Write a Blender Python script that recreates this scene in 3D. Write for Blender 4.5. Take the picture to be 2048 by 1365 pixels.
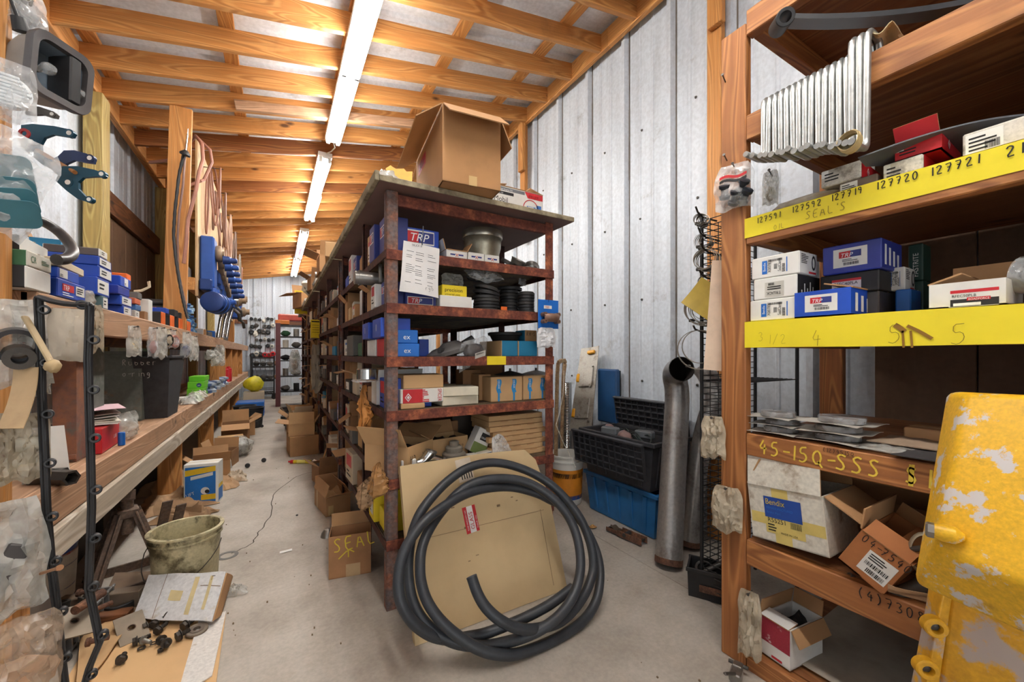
import bpy, bmesh, math, random
from mathutils import Vector, Matrix, Euler, noise as mnoise
R = math.radians
PI = math.pi
for _o in list(bpy.data.objects):
 bpy.data.objects.remove(_o)
SC = bpy.context.scene
COL = SC.collection
# ---------------------------------------------------------------- camera, sky, exposure
YAW = R(30.5)
FPX = 796.0            # focal length in pixels of the 2048 px frame (14 mm)
CAMZ = 1.10
cam_data = bpy.data.cameras.new('camera')
cam_data.sensor_width = 36.0
cam_data.lens = FPX / 2048 * 36.0
cam_data.shift_y = 25.5 / 2048
cam_data.clip_start = 0.02
cam = bpy.data.objects.new('camera', cam_data)
cam.location = (0, 0, CAMZ)
cam.rotation_euler = (R(90), 0, -YAW)
COL.objects.link(cam)
SC.camera = cam
world = bpy.data.worlds.new('world')
SC.world = world
world.use_nodes = True
_bg = world.node_tree.nodes['Background']
_bg.inputs[0].default_value = (0.95, 0.98, 1.0, 1)
_bg.inputs[1].default_value = 1.4      # sky as added fill, let in by the open end of the shed behind the camera
TUBE_POWER = 41.0
SC.view_settings.view_transform = 'Standard'
SC.view_settings.look = 'None'
SC.view_settings.gamma = 1
SC.view_settings.use_curve_mapping = False
SC.view_settings.exposure = 0.85
try:
 SC.cycles.max_bounces = 8
 SC.cycles.diffuse_bounces = 5
 SC.cycles.transparent_max_bounces = 12
 SC.cycles.caustics_reflective = False
 SC.cycles.caustics_refractive = False
except Exception:
 pass
random.seed(7)
RND = random.Random(11)
def at(px, py, X=None, Y=None, Z=None):
 """The place whose picture is at (px, py) and that lies on the plane X, Y or Z = given."""
 a = (px - 1024) / FPX
 b = (708 - py) / FPX
 s, c = math.sin(YAW), math.cos(YAW)
 d = Vector((s + a * c, c - a * s, b))
 if X is not None:
  t = X / d.x
 elif Y is not None:
  t = Y / d.y
 else:
  t = (Z - CAMZ) / d.z
 return Vector((0, 0, CAMZ)) + d * t
def atd(px, py, depth):
 a = (px - 1024) / FPX
 b = (708 - py) / FPX
 s, c = math.sin(YAW), math.cos(YAW)
 return Vector((0, 0, CAMZ)) + Vector((s + a * c, c - a * s, b)) * depth
def proj(p):
 s, c = math.sin(YAW), math.cos(YAW)
 d = p[0] * s + p[1] * c
 return 1024 + FPX * (p[0] * c - p[1] * s) / d, 708 - FPX * (p[2] - CAMZ) / d
# ---------------------------------------------------------------- materials
MATS = {}
def lin(v):
 v /= 255.0
 return v / 12.92 if v <= 0.04045 else ((v + 0.055) / 1.055) ** 2.4
def C(r, g, b):
 return (lin(r), lin(g), lin(b), 1)
class NT:
 def __init__(s, name):
  s.m = bpy.data.materials.new(name)
  s.m.use_nodes = True
  s.t = s.m.node_tree
  s.t.nodes.clear()
  s.out = s.n('ShaderNodeOutputMaterial')
  s.b = s.n('ShaderNodeBsdfPrincipled')
  s.l(s.b, 0, s.out, 0)
  s.tc = s.n('ShaderNodeTexCoord')
 def n(s, t, **k):
  x = s.t.nodes.new(t)
  for a, v in k.items():
   setattr(x, a, v)
  return x
 def l(s, a, i, b, j):
  s.t.links.new(a.outputs[i], b.inputs[j])
 def coords(s, scale, rnd=True, gen=False):
  mp = s.n('ShaderNodeMapping')
  mp.inputs['Scale'].default_value = scale
  s.l(s.tc, 'Generated' if gen else 'Object', mp, 'Vector')
  if rnd:
   oi = s.n('ShaderNodeObjectInfo')
   mu = s.n('ShaderNodeMath', operation='MULTIPLY')
   mu.inputs[1].default_value = 37.0
   s.l(oi, 'Random', mu, 0)
   s.l(mu, 0, mp, 'Location')
  return mp
 def noise(s, scale, detail=4, rough=.55, vec=None, dist=0):
  x = s.n('ShaderNodeTexNoise')
  x.inputs['Scale'].default_value = scale
  x.inputs['Detail'].default_value = detail
  x.inputs['Roughness'].default_value = rough
  x.inputs['Distortion'].default_value = dist
  if vec is not None:
   s.l(vec, 0, x, 'Vector')
  return x
 def ramp(s, src, stops, i=0):
  r = s.n('ShaderNodeValToRGB')
  e = r.color_ramp.elements
  while len(e) < len(stops):
   e.new(.5)
  for k, (p, c) in enumerate(stops):
   e[k].position = p
   e[k].color = c if isinstance(c, tuple) else (c, c, c, 1)
  s.l(src, i, r, 0)
  return r
 def mix(s, f, a, b, mode='MIX'):
  x = s.n('ShaderNodeMix', data_type='RGBA', blend_type=mode)
  if hasattr(f, 'outputs'):
   s.l(f, 0, x, 0)
  else:
   x.inputs[0].default_value = f
  for v, j in ((a, 6), (b, 7)):
   if hasattr(v, 'outputs'):
    s.t.links.new(v.outputs[2] if v.bl_idname == 'ShaderNodeMix' else v.outputs[0], x.inputs[j])
   else:
    x.inputs[j].default_value = v
  return x
 def base(s, node):
  s.t.links.new(node.outputs[2] if node.bl_idname == 'ShaderNodeMix' else node.outputs[0], s.b.inputs['Base Color'])
 def bump(s, node, strength=.3, dist=.01):
  b = s.n('ShaderNodeBump')
  b.inputs['Strength'].default_value = strength
  b.inputs['Distance'].default_value = dist
  s.l(node, 0, b, 'Height')
  s.l(b, 0, s.b, 'Normal')
 def done(s, rough=.6, metal=0.0, spec=None):
  s.b.inputs['Roughness'].default_value = rough
  s.b.inputs['Metallic'].default_value = metal
  if spec is not None:
   s.b.inputs['Specular IOR Level'].default_value = spec
  return s.m
def sh(c, k):
 return (min(c[0] * k, 1), min(c[1] * k, 1), min(c[2] * k, 1), 1)
def plain(name, col, rough=.5, metal=0.0, var=.25, scale=9, bump=0.0):
 """One colour, worn and dusted by noise."""
 if name in MATS:
  return MATS[name]
 t = NT(name)
 v = t.coords((1, 1, 1))
 n = t.noise(scale, 5, .6, v)
 r = t.ramp(n, [(.3, sh(col, 1 - var)), (.5, col), (.72, sh(col, 1 + var * .6))])
 t.base(r)
 if bump:
  t.bump(n, bump)
 MATS[name] = t.done(rough, metal)
 return MATS[name]
def wood(name, light, mid, dark, axis, rough=.62, freq=11, grime=None):
 if name in MATS:
  return MATS[name]
 t = NT(name)
 st = [6.5, 6.5, 6.5]
 st['xyz'.index(axis)] = .55
 v = t.coords(st)
 n = t.noise(1.0, 1.5, .4, v)
 m = t.n('ShaderNodeMath', operation='MULTIPLY')
 m.inputs[1].default_value = freq * 6.28
 t.l(n, 0, m, 0)
 sn = t.n('ShaderNodeMath', operation='SINE')
 t.l(m, 0, sn, 0)
 g = t.ramp(sn, [(0.0, mid), (.5, light), (.8, light), (1.0, tuple(.55 * mid[i] + .45 * dark[i] for i in range(3)) + (1,))])
 sf = [60, 60, 60]
 sf['xyz'.index(axis)] = 2.2
 v2 = t.coords(sf)
 n2 = t.noise(1.5, 4, .6, v2)
 f = t.ramp(n2, [(.35, .84), (.65, 1.1)])
 a = t.mix(1.0, g, f, 'MULTIPLY')
 kv = [3.0, 3.0, 3.0]
 kv['xyz'.index(axis)] = 1.3
 v3 = t.coords(kv)
 vo = t.n('ShaderNodeTexVoronoi')
 vo.inputs['Scale'].default_value = 1.6
 t.l(v3, 0, vo, 'Vector')
 k = t.ramp(vo, [(.05, 1.0), (.11, 0.0)])
 b = t.mix(k, a, sh(dark, .35))
 gr = grime if grime else sh(dark, .45)
 n4 = t.noise(2.3, 6, .65, t.coords((1, 1, 1)))
 gm = t.ramp(n4, [(.56, 0.0), (.78, .55)])
 t.base(t.mix(gm, b, gr))
 t.bump(n2, .15, .004)
 MATS[name] = t.done(rough)
 return MATS[name]
def rust(name, a, b, c, rough=.75, metal=.25, scale=14):
 if name in MATS:
  return MATS[name]
 t = NT(name)
 v = t.coords((1, 1, 1))
 n = t.noise(scale, 7, .7, v)
 n2 = t.noise(scale * 5, 5, .7, v)
 r = t.ramp(n, [(.33, a), (.52, b), (.68, c)])
 r2 = t.ramp(n2, [(.35, .6), (.65, 1.25)])
 t.base(t.mix(1.0, r, r2, 'MULTIPLY'))
 t.bump(n2, .35, .004)
 MATS[name] = t.done(rough, metal)
 return MATS[name]
def sheet_metal(name, col, stain, axis='z', rough=.5, metal=.0):
 if name in MATS:
  return MATS[name]
 t = NT(name)
 s3 = [7, 7, 7]
 s3['xyz'.index(axis)] = .45
 v = t.coords(s3, False)
 n = t.noise(1.6, 6, .62, v)
 r = t.ramp(n, [(.3, sh(col, .84)), (.52, col), (.7, sh(col, 1.1))])
 v2 = t.coords((1, 1, 1), False)
 n2 = t.noise(3.2, 8, .7, v2)
 r2 = t.ramp(n2, [(.6, 0.0), (.74, .7)])
 n3 = t.noise(40, 3, .6, v2)
 r3 = t.ramp(n3, [(.4, .93), (.6, 1.05)])
 t.base(t.mix(1.0, t.mix(r2, r, stain), r3, 'MULTIPLY'))
 MATS[name] = t.done(rough, metal)
 return MATS[name]
def patchy(name, a, b, lo, hi, rough=.5, metal=0.0, scale=5, third=None, bump=.2):
 """Paint of colour a worn through to b in shaped patches."""
 if name in MATS:
  return MATS[name]
 t = NT(name)
 v = t.coords((1, 1, 1))
 n = t.noise(scale, 9, .68, v)
 n2 = t.noise(scale * 9, 4, .6, v)
 f = t.ramp(n, [(lo, 0.0), (hi, 1.0)])
 aa = t.ramp(n2, [(.3, sh(a, .82)), (.7, sh(a, 1.1))])
 m = t.mix(f, aa, b)
 if third:
  n3 = t.noise(scale * .8, 8, .7, t.coords((1.3, .9, 1.1)))
  m = t.mix(t.ramp(n3, [(.58, 0.0), (.66, 1.0)]), m, third)
 t.base(m)
 t.bump(n, bump, .004)
 MATS[name] = t.done(rough, metal)
 return MATS[name]
def film(name, col, lo=.12, hi=.6, rough=.16):
 if name in MATS:
  return MATS[name]
 t = NT(name)
 v = t.coords((1, 1, 1))
 n = t.noise(16, 3, .55, v, .3)
 vo = t.n('ShaderNodeTexVoronoi')
 vo.inputs['Scale'].default_value = 26
 t.l(v, 0, vo, 'Vector')
 t.b.inputs['Base Color'].default_value = col
 t.bump(vo, .7, .01)
 f = t.ramp(n, [(.38, lo), (.52, lo + (hi - lo) * .4), (.68, hi)])
 tr = t.n('ShaderNodeBsdfTransparent')
 mx = t.n('ShaderNodeMixShader')
 t.l(f, 0, mx, 0)
 t.l(tr, 0, mx, 1)
 t.l(t.b, 0, mx, 2)
 t.l(mx, 0, t.out, 0)
 MATS[name] = t.done(rough)
 return MATS[name]
def glow(name, col, strength):
 if name in MATS:
  return MATS[name]
 t = NT(name)
 t.b.inputs['Base Color'].default_value = (.9, .9, .9, 1)
 t.b.inputs['Emission Color'].default_value = col
 t.b.inputs['Emission Strength'].default_value = strength
 MATS[name] = t.done(.3)
 return MATS[name]
PINE = (C(206, 148, 84), C(190, 128, 66), C(148, 90, 42))
PINE_O = (C(210, 152, 88), C(194, 132, 70), C(148, 92, 44))
GREY_PINE = (C(194, 154, 122), C(176, 136, 104), C(130, 94, 68))
for _ax in 'xyz':
 wood('rafter_wood_' + _ax, *PINE, _ax)
 wood('post_wood_' + _ax, *PINE_O, _ax, grime=C(84, 50, 28))
 wood('old_wood_' + _ax, *GREY_PINE, _ax, freq=9)
 wood('dark_wood_' + _ax, C(120, 74, 42), C(98, 58, 32), C(60, 34, 20), _ax)
 wood('shelf_wood_' + _ax, C(168, 108, 56), C(144, 86, 42), C(96, 54, 26), _ax, grime=C(60, 36, 20))
 wood('treated_wood_' + _ax, C(190, 168, 104), C(172, 146, 84), C(128, 100, 52), _ax)
 wood('chalk_wood_' + _ax, C(206, 196, 180), C(186, 172, 152), C(140, 120, 98), _ax, freq=5, grime=C(96, 84, 66))
for _ax in 'yz':
 wood('upright_wood_' + _ax, C(178, 118, 66), C(156, 98, 52), C(108, 62, 32), _ax, grime=C(66, 40, 26))
wood('plywood_face', C(204, 172, 128), C(192, 156, 112), C(160, 122, 80), 'z', freq=3)
wood('plywood_under', C(152, 100, 58), C(134, 84, 46), C(92, 56, 30), 'y', freq=5)
sheet_metal('galvanised_wall', C(206, 213, 221), C(118, 112, 104))
sheet_metal('galvanised_roof', C(222, 225, 230), C(170, 164, 156), 'x')
sheet_metal('brown_siding_and_shade', C(112, 84, 62), C(70, 50, 38), rough=.7, metal=0)
rust('rack_rust', C(86, 44, 36), C(126, 68, 52), C(180, 108, 72))
rust('rack_dark', C(56, 34, 30), C(78, 46, 40), C(112, 66, 52))
rust('rack_grey_rust', C(104, 104, 108), C(126, 98, 88), C(160, 100, 74))
patchy('rack_board', C(168, 156, 128), C(104, 92, 72), .45, .62, .8, scale=7)
patchy('rack_deck', C(112, 94, 68), C(62, 46, 32), .42, .6, .8, scale=9)
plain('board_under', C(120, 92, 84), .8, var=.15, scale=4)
def concrete():
 t = NT('concrete')
 v = t.coords((1, 1, 1), False)
 n = t.noise(2.2, 8, .62, v)
 r = t.ramp(n, [(.3, C(152, 142, 130)), (.5, C(178, 169, 157)), (.7, C(194, 186, 175))])
 n2 = t.noise(60, 4, .6, v)
 r2 = t.ramp(n2, [(.35, .9), (.65, 1.05)])
 n3 = t.noise(5, 9, .75, v)
 r3 = t.ramp(n3, [(.6, 0.0), (.75, .35)])
 t.base(t.mix(r3, t.mix(1.0, r, r2, 'MULTIPLY'), C(146, 122, 92)))
 t.bump(n2, .12, .003)
 MATS['concrete'] = t.done(.62)
concrete()
def K(r, g, b, rough=.5, metal=0.0, var=.22, scale=9, bump=0.0):
 """A plain worn material by its colour as seen in the photograph."""
 return plain('paint_%d_%d_%d_%d_%d' % (r, g, b, int(rough * 100), int(metal * 100)), C(r, g, b), rough, metal, var, scale, bump)
CARD = K(176, 134, 92, .8, var=.14, scale=6)
CARD_D = K(146, 106, 70, .8, var=.18, scale=6)
CARD_L = K(198, 160, 114, .8, var=.12, scale=6)
CARD_P = K(206, 190, 164, .8, var=.12, scale=5)
WHITE = K(226, 224, 218, .6, var=.12, scale=7)
OFFW = K(206, 200, 186, .65, var=.16, scale=7)
BLUE = K(36, 74, 176, .42, var=.2)
BLUE_D = K(44, 56, 128, .45, var=.2)
BLUE_B = K(30, 104, 190, .42, var=.15)
TEAL = K(34, 120, 158, .55, var=.15)
RED = K(196, 36, 44, .45, var=.15)
BLACK = K(34, 33, 34, .55, var=.3)
BLACKP = K(44, 44, 46, .42, var=.3)
INK = K(28, 26, 26, .8, var=.05)
GREYB = K(96, 92, 88, .6, var=.2)
YEL = K(232, 206, 40, .5, var=.1)
ORANGE = K(226, 104, 36, .5, var=.15)
GREEN = K(58, 104, 70, .5, var=.2)
LIME = K(110, 196, 40, .5, var=.15)
STEEL = K(150, 146, 140, .35, .8, var=.3, scale=14)
STEEL_D = K(86, 82, 78, .42, .7, var=.35, scale=14)
CHROME = K(196, 196, 194, .18, .95, var=.15)
DIRTY = patchy('oily_iron', C(78, 70, 62), C(46, 40, 36), .45, .6, .6, .4, 14)
RUSTY = rust('rusty_iron', C(84, 58, 46), C(112, 78, 60), C(146, 98, 70), .8, .2, 22)
RUBBER = K(50, 53, 58, .46, var=.25, scale=20)
PAPER = K(224, 222, 220, .75, var=.06)
KRAFT = K(168, 134, 100, .85, var=.2, scale=12, bump=.3)
FILM = film('clear_film', (.82, .83, .83, 1), .16, .5, .1)
FILM_D = film('dusty_film', C(198, 184, 160), .55, .9, .4)
FILM_B = film('kraft_film', C(186, 164, 138), .75, 1.0, .5)
FILM_W = film('milky_film', C(214, 212, 204), .34, .72, .18)
TAPE = K(200, 168, 116, .35, var=.08)
CARDS = [CARD, CARD_D, CARD_L, CARD_P, OFFW]
# ---------------------------------------------------------------- mesh building
_TXT = {}
def text_geo(s):
 if s not in _TXT:
  cu = bpy.data.curves.new('lettering', 'FONT')
  cu.body = s
  cu.size = 1.0
  cu.resolution_u = 3
  o = bpy.data.objects.new('lettering', cu)
  COL.objects.link(o)
  dg = bpy.context.evaluated_depsgraph_get()
  me = o.evaluated_get(dg).to_mesh()
  vs = [tuple(v.co) for v in me.vertices]
  fs = [tuple(p.vertices) for p in me.polygons]
  o.evaluated_get(dg).to_mesh_clear()
  bpy.data.objects.remove(o)
  bpy.data.curves.remove(cu)
  _TXT[s] = (vs, fs)
 return _TXT[s]
STROKES = {  # hand lettering as pen strokes in a 0..1 by 0..1.4 box
 '0': [[(.5, 1.4), (.15, 1.1), (.1, .5), (.3, 0), (.65, .05), (.85, .6), (.8, 1.15), (.5, 1.4)]],
 '1': [[(.5, 1.4), (.45, 0)]],
 '2': [[(.1, 1.1), (.35, 1.4), (.75, 1.3), (.8, 1.0), (.1, 0), (.95, .05)]],
 '3': [[(.1, 1.25), (.5, 1.4), (.85, 1.1), (.4, .75), (.9, .45), (.55, 0), (.1, .1)]],
 '4': [[(.6, 1.4), (.1, .55), (.95, .6)], [(.75, 1.0), (.65, 0)]],
 '5': [[(.85, 1.4), (.25, 1.35), (.2, .8), (.7, .85), (.85, .4), (.5, 0), (.1, .1)]],
 '6': [[(.7, 1.4), (.2, .7), (.2, .2), (.6, 0), (.85, .4), (.5, .7), (.2, .4)]],
 '7': [[(.05, 1.3), (.9, 1.4), (.4, 0)], [(.3, .7), (.75, .75)]],
 '8': [[(.75, 1.25), (.4, 1.4), (.2, 1.1), (.8, .4), (.5, 0), (.15, .3), (.7, 1.0), (.75, 1.25)]],
 '9': [[(.8, 1.1), (.5, 1.4), (.15, 1.1), (.4, .75), (.8, 1.1), (.6, 0)]],
 '-': [[(.15, .65), (.85, .7)]], '/': [[(.1, -.1), (.9, 1.5)]], ' ': [], '.': [[(.4, .0), (.5, .06)]],
 "'": [[(.5, 1.4), (.45, 1.1)]],
 '(': [[(.7, 1.5), (.35, .9), (.4, .3), (.7, -.1)]], ')': [[(.3, 1.5), (.65, .9), (.6, .3), (.3, -.1)]],
 '$': [[(.85, 1.2), (.4, 1.3), (.2, .95), (.8, .5), (.6, .1), (.1, .2)], [(.45, 1.55), (.35, -.15)], [(.65, 1.55), (.55, -.15)]],
 'A': [[(.05, 0), (.5, 1.4), (.95, 0)], [(.2, .5), (.8, .5)]],
 'D': [[(.2, 1.4), (.15, 0)], [(.1, 1.35), (.7, 1.2), (.9, .6), (.6, .1), (.1, 0)]],
 'E': [[(.9, 1.4), (.15, 1.35), (.1, 0), (.9, .05)], [(.12, .7), (.75, .75)]],
 'H': [[(.15, 1.4), (.1, 0)], [(.85, 1.4), (.8, 0)], [(.1, .65), (.85, .75)]],
 'I': [[(.5, 1.4), (.45, 0)]], 'i': [[(.5, .9), (.45, 0)], [(.5, 1.25), (.52, 1.32)]],
 'L': [[(.2, 1.4), (.15, 0), (.9, .1)]],
 'O': [[(.5, 1.3), (.15, 1.0), (.1, .4), (.5, 0), (.9, .5), (.8, 1.1), (.5, 1.3)]],
 'Q': [[(.5, 1.3), (.15, 1.0), (.1, .4), (.5, 0), (.9, .5), (.8, 1.1), (.5, 1.3)], [(.55, .4), (1.0, -.15)]],
 'R': [[(.15, 0), (.2, 1.4), (.75, 1.25), (.7, .8), (.2, .7), (.85, 0)]],
 'S': [[(.9, 1.25), (.5, 1.4), (.15, 1.1), (.8, .5), (.6, .05), (.05, .1)]],
 'X': [[(.1, 1.4), (.9, 0)], [(.9, 1.4), (.1, 0)]],
 'Y': [[(.1, 1.4), (.5, .7), (.9, 1.4)], [(.5, .7), (.4, 0)]],
 'u': [[(.15, .9), (.15, .2), (.5, 0), (.8, .3), (.8, .9), (.85, 0)]],
 'b': [[(.15, 1.4), (.15, 0), (.7, .1), (.8, .6), (.15, .7)]],
 'e': [[(.15, .5), (.85, .55), (.6, .9), (.2, .7), (.2, .2), (.8, .1)]],
 'r': [[(.2, .9), (.2, 0)], [(.2, .6), (.5, .9), (.8, .85)]],
 'o': [[(.5, .9), (.15, .6), (.3, .05), (.75, .15), (.8, .7), (.5, .9)]],
 'n': [[(.15, .9), (.15, 0)], [(.15, .6), (.55, .9), (.8, .6), (.8, 0)]],
 'g': [[(.8, .8), (.3, .9), (.15, .4), (.7, .2), (.8, .9), (.75, -.4), (.2, -.45)]],
 '^': [[(.1, .4), (.95, 1.0), (1.5, .75)], [(1.0, 1.0), (1.0, .4)]],
 'Z': [[(.05, .6), (.95, .75)], [(.05, .2), (.9, .3)], [(.9, .95), (.1, .05)]],
}
class MB:
 def __init__(s):
  s.v, s.f, s.mi = [], [], []
 def add(s, vs, fs, m=0, M=None):
  b = len(s.v)
  if M is not None:
   vs = [tuple(M @ Vector(v)) for v in vs]
  s.v += [tuple(v) for v in vs]
  for f in fs:
   s.f.append(tuple(b + i for i in f))
   s.mi.append(m)
  return s
 def box(s, c, d, m=0, M=None, bev=0.0, fm=None):
  """Box centred on c with size d; bev chamfers the edges. fm: six material numbers -x +x -y +y -z +z."""
  hx, hy, hz = d[0] / 2, d[1] / 2, d[2] / 2
  fm = fm or (m,) * 6
  T = Matrix.Translation(c) if M is None else M @ Matrix.Translation(c)
  bev = min(bev, hx * .45, hy * .45, hz * .45)
  if bev <= 0:
   vs = [(x, y, z) for x in (-hx, hx) for y in (-hy, hy) for z in (-hz, hz)]
   F = [(0, 1, 3, 2), (4, 6, 7, 5), (0, 4, 5, 1), (2, 3, 7, 6), (0, 2, 6, 4), (1, 5, 7, 3)]
   for f, k in zip(F, fm):
    s.add([vs[i] for i in f], [(0, 1, 2, 3)], k, T)
   return s
  H = (hx, hy, hz)
  idx, vs = {}, []
  for sx in (-1, 1):
   for sy in (-1, 1):
    for sz in (-1, 1):
     sg = (sx, sy, sz)
     for ax in range(3):
      p = [sg[i] * (H[i] - (0 if i == ax else bev)) for i in range(3)]
      idx[(sg, ax)] = len(vs)
      vs.append(p)
  b = len(s.v)
  s.v += [tuple(T @ Vector(v)) for v in vs]
  def fc(q, k, want):
   q = [b + i for i in q]
   a, bb, c2 = (Vector(s.v[q[i]]) for i in range(3))
   nn = (bb - a).cross(c2 - a)
   if nn.dot(T.to_3x3() @ Vector(want)) < 0:
    q.reverse()
   s.f.append(tuple(q))
   s.mi.append(k)
  for ax in range(3):
   u, w = [i for i in range(3) if i != ax]
   for sg0 in (-1, 1):
    q = []
    for a, c2 in ((-1, -1), (1, -1), (1, 1), (-1, 1)):
     g = [0, 0, 0]
     g[ax], g[u], g[w] = sg0, a, c2
     q.append(idx[(tuple(g), ax)])
    nv = [0, 0, 0]
    nv[ax] = sg0
    fc(q, fm[ax * 2 + (1 if sg0 > 0 else 0)], nv)
  for ax in range(3):
   u, w = [i for i in range(3) if i != ax]
   for a in (-1, 1):
    for c2 in (-1, 1):
     g0, g1 = [0, 0, 0], [0, 0, 0]
     g0[ax], g1[ax] = -1, 1
     g0[u] = g1[u] = a
     g0[w] = g1[w] = c2
     nv = [0, 0, 0]
     nv[u], nv[w] = a, c2
     fc([idx[(tuple(g0), u)], idx[(tuple(g1), u)], idx[(tuple(g1), w)], idx[(tuple(g0), w)]], fm[u * 2 + (1 if a > 0 else 0)], nv)
  for sx in (-1, 1):
   for sy in (-1, 1):
    for sz in (-1, 1):
     sg = (sx, sy, sz)
     fc([idx[(sg, 0)], idx[(sg, 1)], idx[(sg, 2)]], fm[0], sg)
  return s
 def beam(s, a, b, w, h, m=0, up=(0, 0, 1), bev=0.003):
  """A board from a to b, w wide (sideways) and h deep (along up)."""
  a, b = Vector(a), Vector(b)
  x = (b - a).normalized()
  z = Vector(up)
  y = z.cross(x).normalized()
  z = x.cross(y).normalized()
  M = Matrix((x, y, z)).transposed().to_4x4()
  M.translation = (a + b) / 2
  return s.box((0, 0, 0), ((b - a).length, w, h), m, M, bev)
 def lathe(s, prof, seg=24, m=0, M=None, cap=True):
  n = len(prof)
  vs, fs = [], []
  for i in range(seg):
   t = 2 * PI * i / seg
   for r, z in prof:
    vs.append((r * math.cos(t), r * math.sin(t), z))
  for i in range(seg):
   j = (i + 1) % seg
   for k in range(n - 1):
    if prof[k][0] < 1e-6 and prof[k + 1][0] < 1e-6:
     continue
    fs.append((i * n + k, j * n + k, j * n + k + 1, i * n + k + 1))
  if cap:
   if prof[0][0] > 1e-6:
    fs.append(tuple((seg - 1 - i) * n for i in range(seg)))
   if prof[-1][0] > 1e-6:
    fs.append(tuple(i * n + n - 1 for i in range(seg)))
  return s.add(vs, fs, m, M)
 def cyl(s, a, b, r, r2=None, seg=16, m=0, bev=0.0):
  a, b = Vector(a), Vector(b)
  L = (b - a).length
  M = axis_matrix(b - a)
  M.translation = a
  r2 = r if r2 is None else r2
  pr = [(r, 0), (r2, L)] if bev <= 0 else [(r - bev, 0), (r, bev), (r2, L - bev), (r2 - bev, L)]
  return s.lathe(pr, seg, m, M)
 def ring(s, ro, ri, h, seg=28, m=0, M=None, bev=.0):
  pr = [(ri, 0), (ro - bev, 0), (ro, bev), (ro, h - bev), (ro - bev, h), (ri, h), (ri, 0)]
  return s.lathe(pr, seg, m, M, cap=False)
 def tube(s, pts, r, seg=8, m=0, closed=False, flat=1.0):
  pts = [Vector(p) for p in pts]
  n = len(pts)
  rad = r if isinstance(r, (list, tuple)) else [r] * n
  T = []
  for i in range(n):
   if closed:
    t = pts[(i + 1) % n] - pts[i - 1]
   else:
    t = pts[min(i + 1, n - 1)] - pts[max(i - 1, 0)]
   T.append(t.normalized() if t.length > 1e-9 else Vector((0, 0, 1)))
  u = T[0].orthogonal().normalized()
  vs, fs = [], []
  for i in range(n):
   u = (u - T[i] * u.dot(T[i]))
   u = u.normalized() if u.length > 1e-6 else T[i].orthogonal().normalized()
   w = T[i].cross(u)
   for k in range(seg):
    a = 2 * PI * k / seg
    vs.append(pts[i] + (u * math.cos(a) + w * math.sin(a) * flat) * rad[i])
  for i in range(n if closed else n - 1):
   j = (i + 1) % n
   for k in range(seg):
    k2 = (k + 1) % seg
    fs.append((i * seg + k, i * seg + k2, j * seg + k2, j * seg + k))
  if not closed:
   fs.append(tuple(reversed(range(seg))))
   fs.append(tuple(range((n - 1) * seg, n * seg)))
  return s.add(vs, fs, m)
 def prism(s, poly, h, m=0, M=None):
  """Polygon in the local xy plane extruded to z = h."""
  n = len(poly)
  ar = sum(poly[i][0] * poly[(i + 1) % n][1] - poly[(i + 1) % n][0] * poly[i][1] for i in range(n))
  if ar < 0:
   poly = list(reversed(poly))
  vs = [(x, y, 0) for x, y in poly] + [(x, y, h) for x, y in poly]
  fs = [tuple(reversed(range(n))), tuple(range(n, 2 * n))]
  fs += [(i, (i + 1) % n, n + (i + 1) % n, n + i) for i in range(n)]
  return s.add(vs, fs, m, M)
 def grid(s, fn, nu, nv, m=0, M=None, wrap=False):
  vs = [fn(i / (nu - (0 if wrap else 1)), j / (nv - 1)) for i in range(nu) for j in range(nv)]
  fs = []
  for i in range(nu if wrap else nu - 1):
   i2 = (i + 1) % nu
   for j in range(nv - 1):
    fs.append((i * nv + j, i2 * nv + j, i2 * nv + j + 1, i * nv + j + 1))
  return s.add(vs, fs, m, M)
 def sheet(s, fn, nu, nv, th, m=0, M=None):
  """A bent sheet of real thickness: fn(u, v) is its middle."""
  P = [[Vector(fn(i / (nu - 1), j / (nv - 1))) for j in range(nv)] for i in range(nu)]
  top, bot = [], []
  for i in range(nu):
   for j in range(nv):
    du = P[min(i + 1, nu - 1)][j] - P[max(i - 1, 0)][j]
    dv = P[i][min(j + 1, nv - 1)] - P[i][max(j - 1, 0)]
    n = du.cross(dv)
    n = n.normalized() if n.length > 1e-9 else Vector((0, 0, 1))
    top.append(P[i][j] + n * th / 2)
    bot.append(P[i][j] - n * th / 2)
  N = nu * nv
  fs = []
  for i in range(nu - 1):
   for j in range(nv - 1):
    a, b, c, d = i * nv + j, (i + 1) * nv + j, (i + 1) * nv + j + 1, i * nv + j + 1
    fs.append((a, b, c, d))
    fs.append((N + d, N + c, N + b, N + a))
  for i in range(nu - 1):
   fs.append((i * nv, N + i * nv, N + (i + 1) * nv, (i + 1) * nv))
   k = nv - 1
   fs.append(((i + 1) * nv + k, N + (i + 1) * nv + k, N + i * nv + k, i * nv + k))
  for j in range(nv - 1):
   fs.append((j + 1, N + j + 1, N + j, j))
   k = (nu - 1) * nv
   fs.append((k + j, N + k + j, N + k + j + 1, k + j + 1))
  return s.add(top + bot, fs, m, M)
 def text(s, txt, size, M, m=0, wmax=None, center=False):
  """Printed lettering lying in M's xy plane, baseline at the origin."""
  vs, fs = text_geo(txt)
  w = max(v[0] for v in vs) if vs else 1
  k = size
  kx = size if not wmax else min(size, wmax / max(w, 1e-6))
  ox = -w * kx / 2 if center else 0
  return s.add([(v[0] * kx + ox, v[1] * k, 0) for v in vs], fs, m, M)
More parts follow.
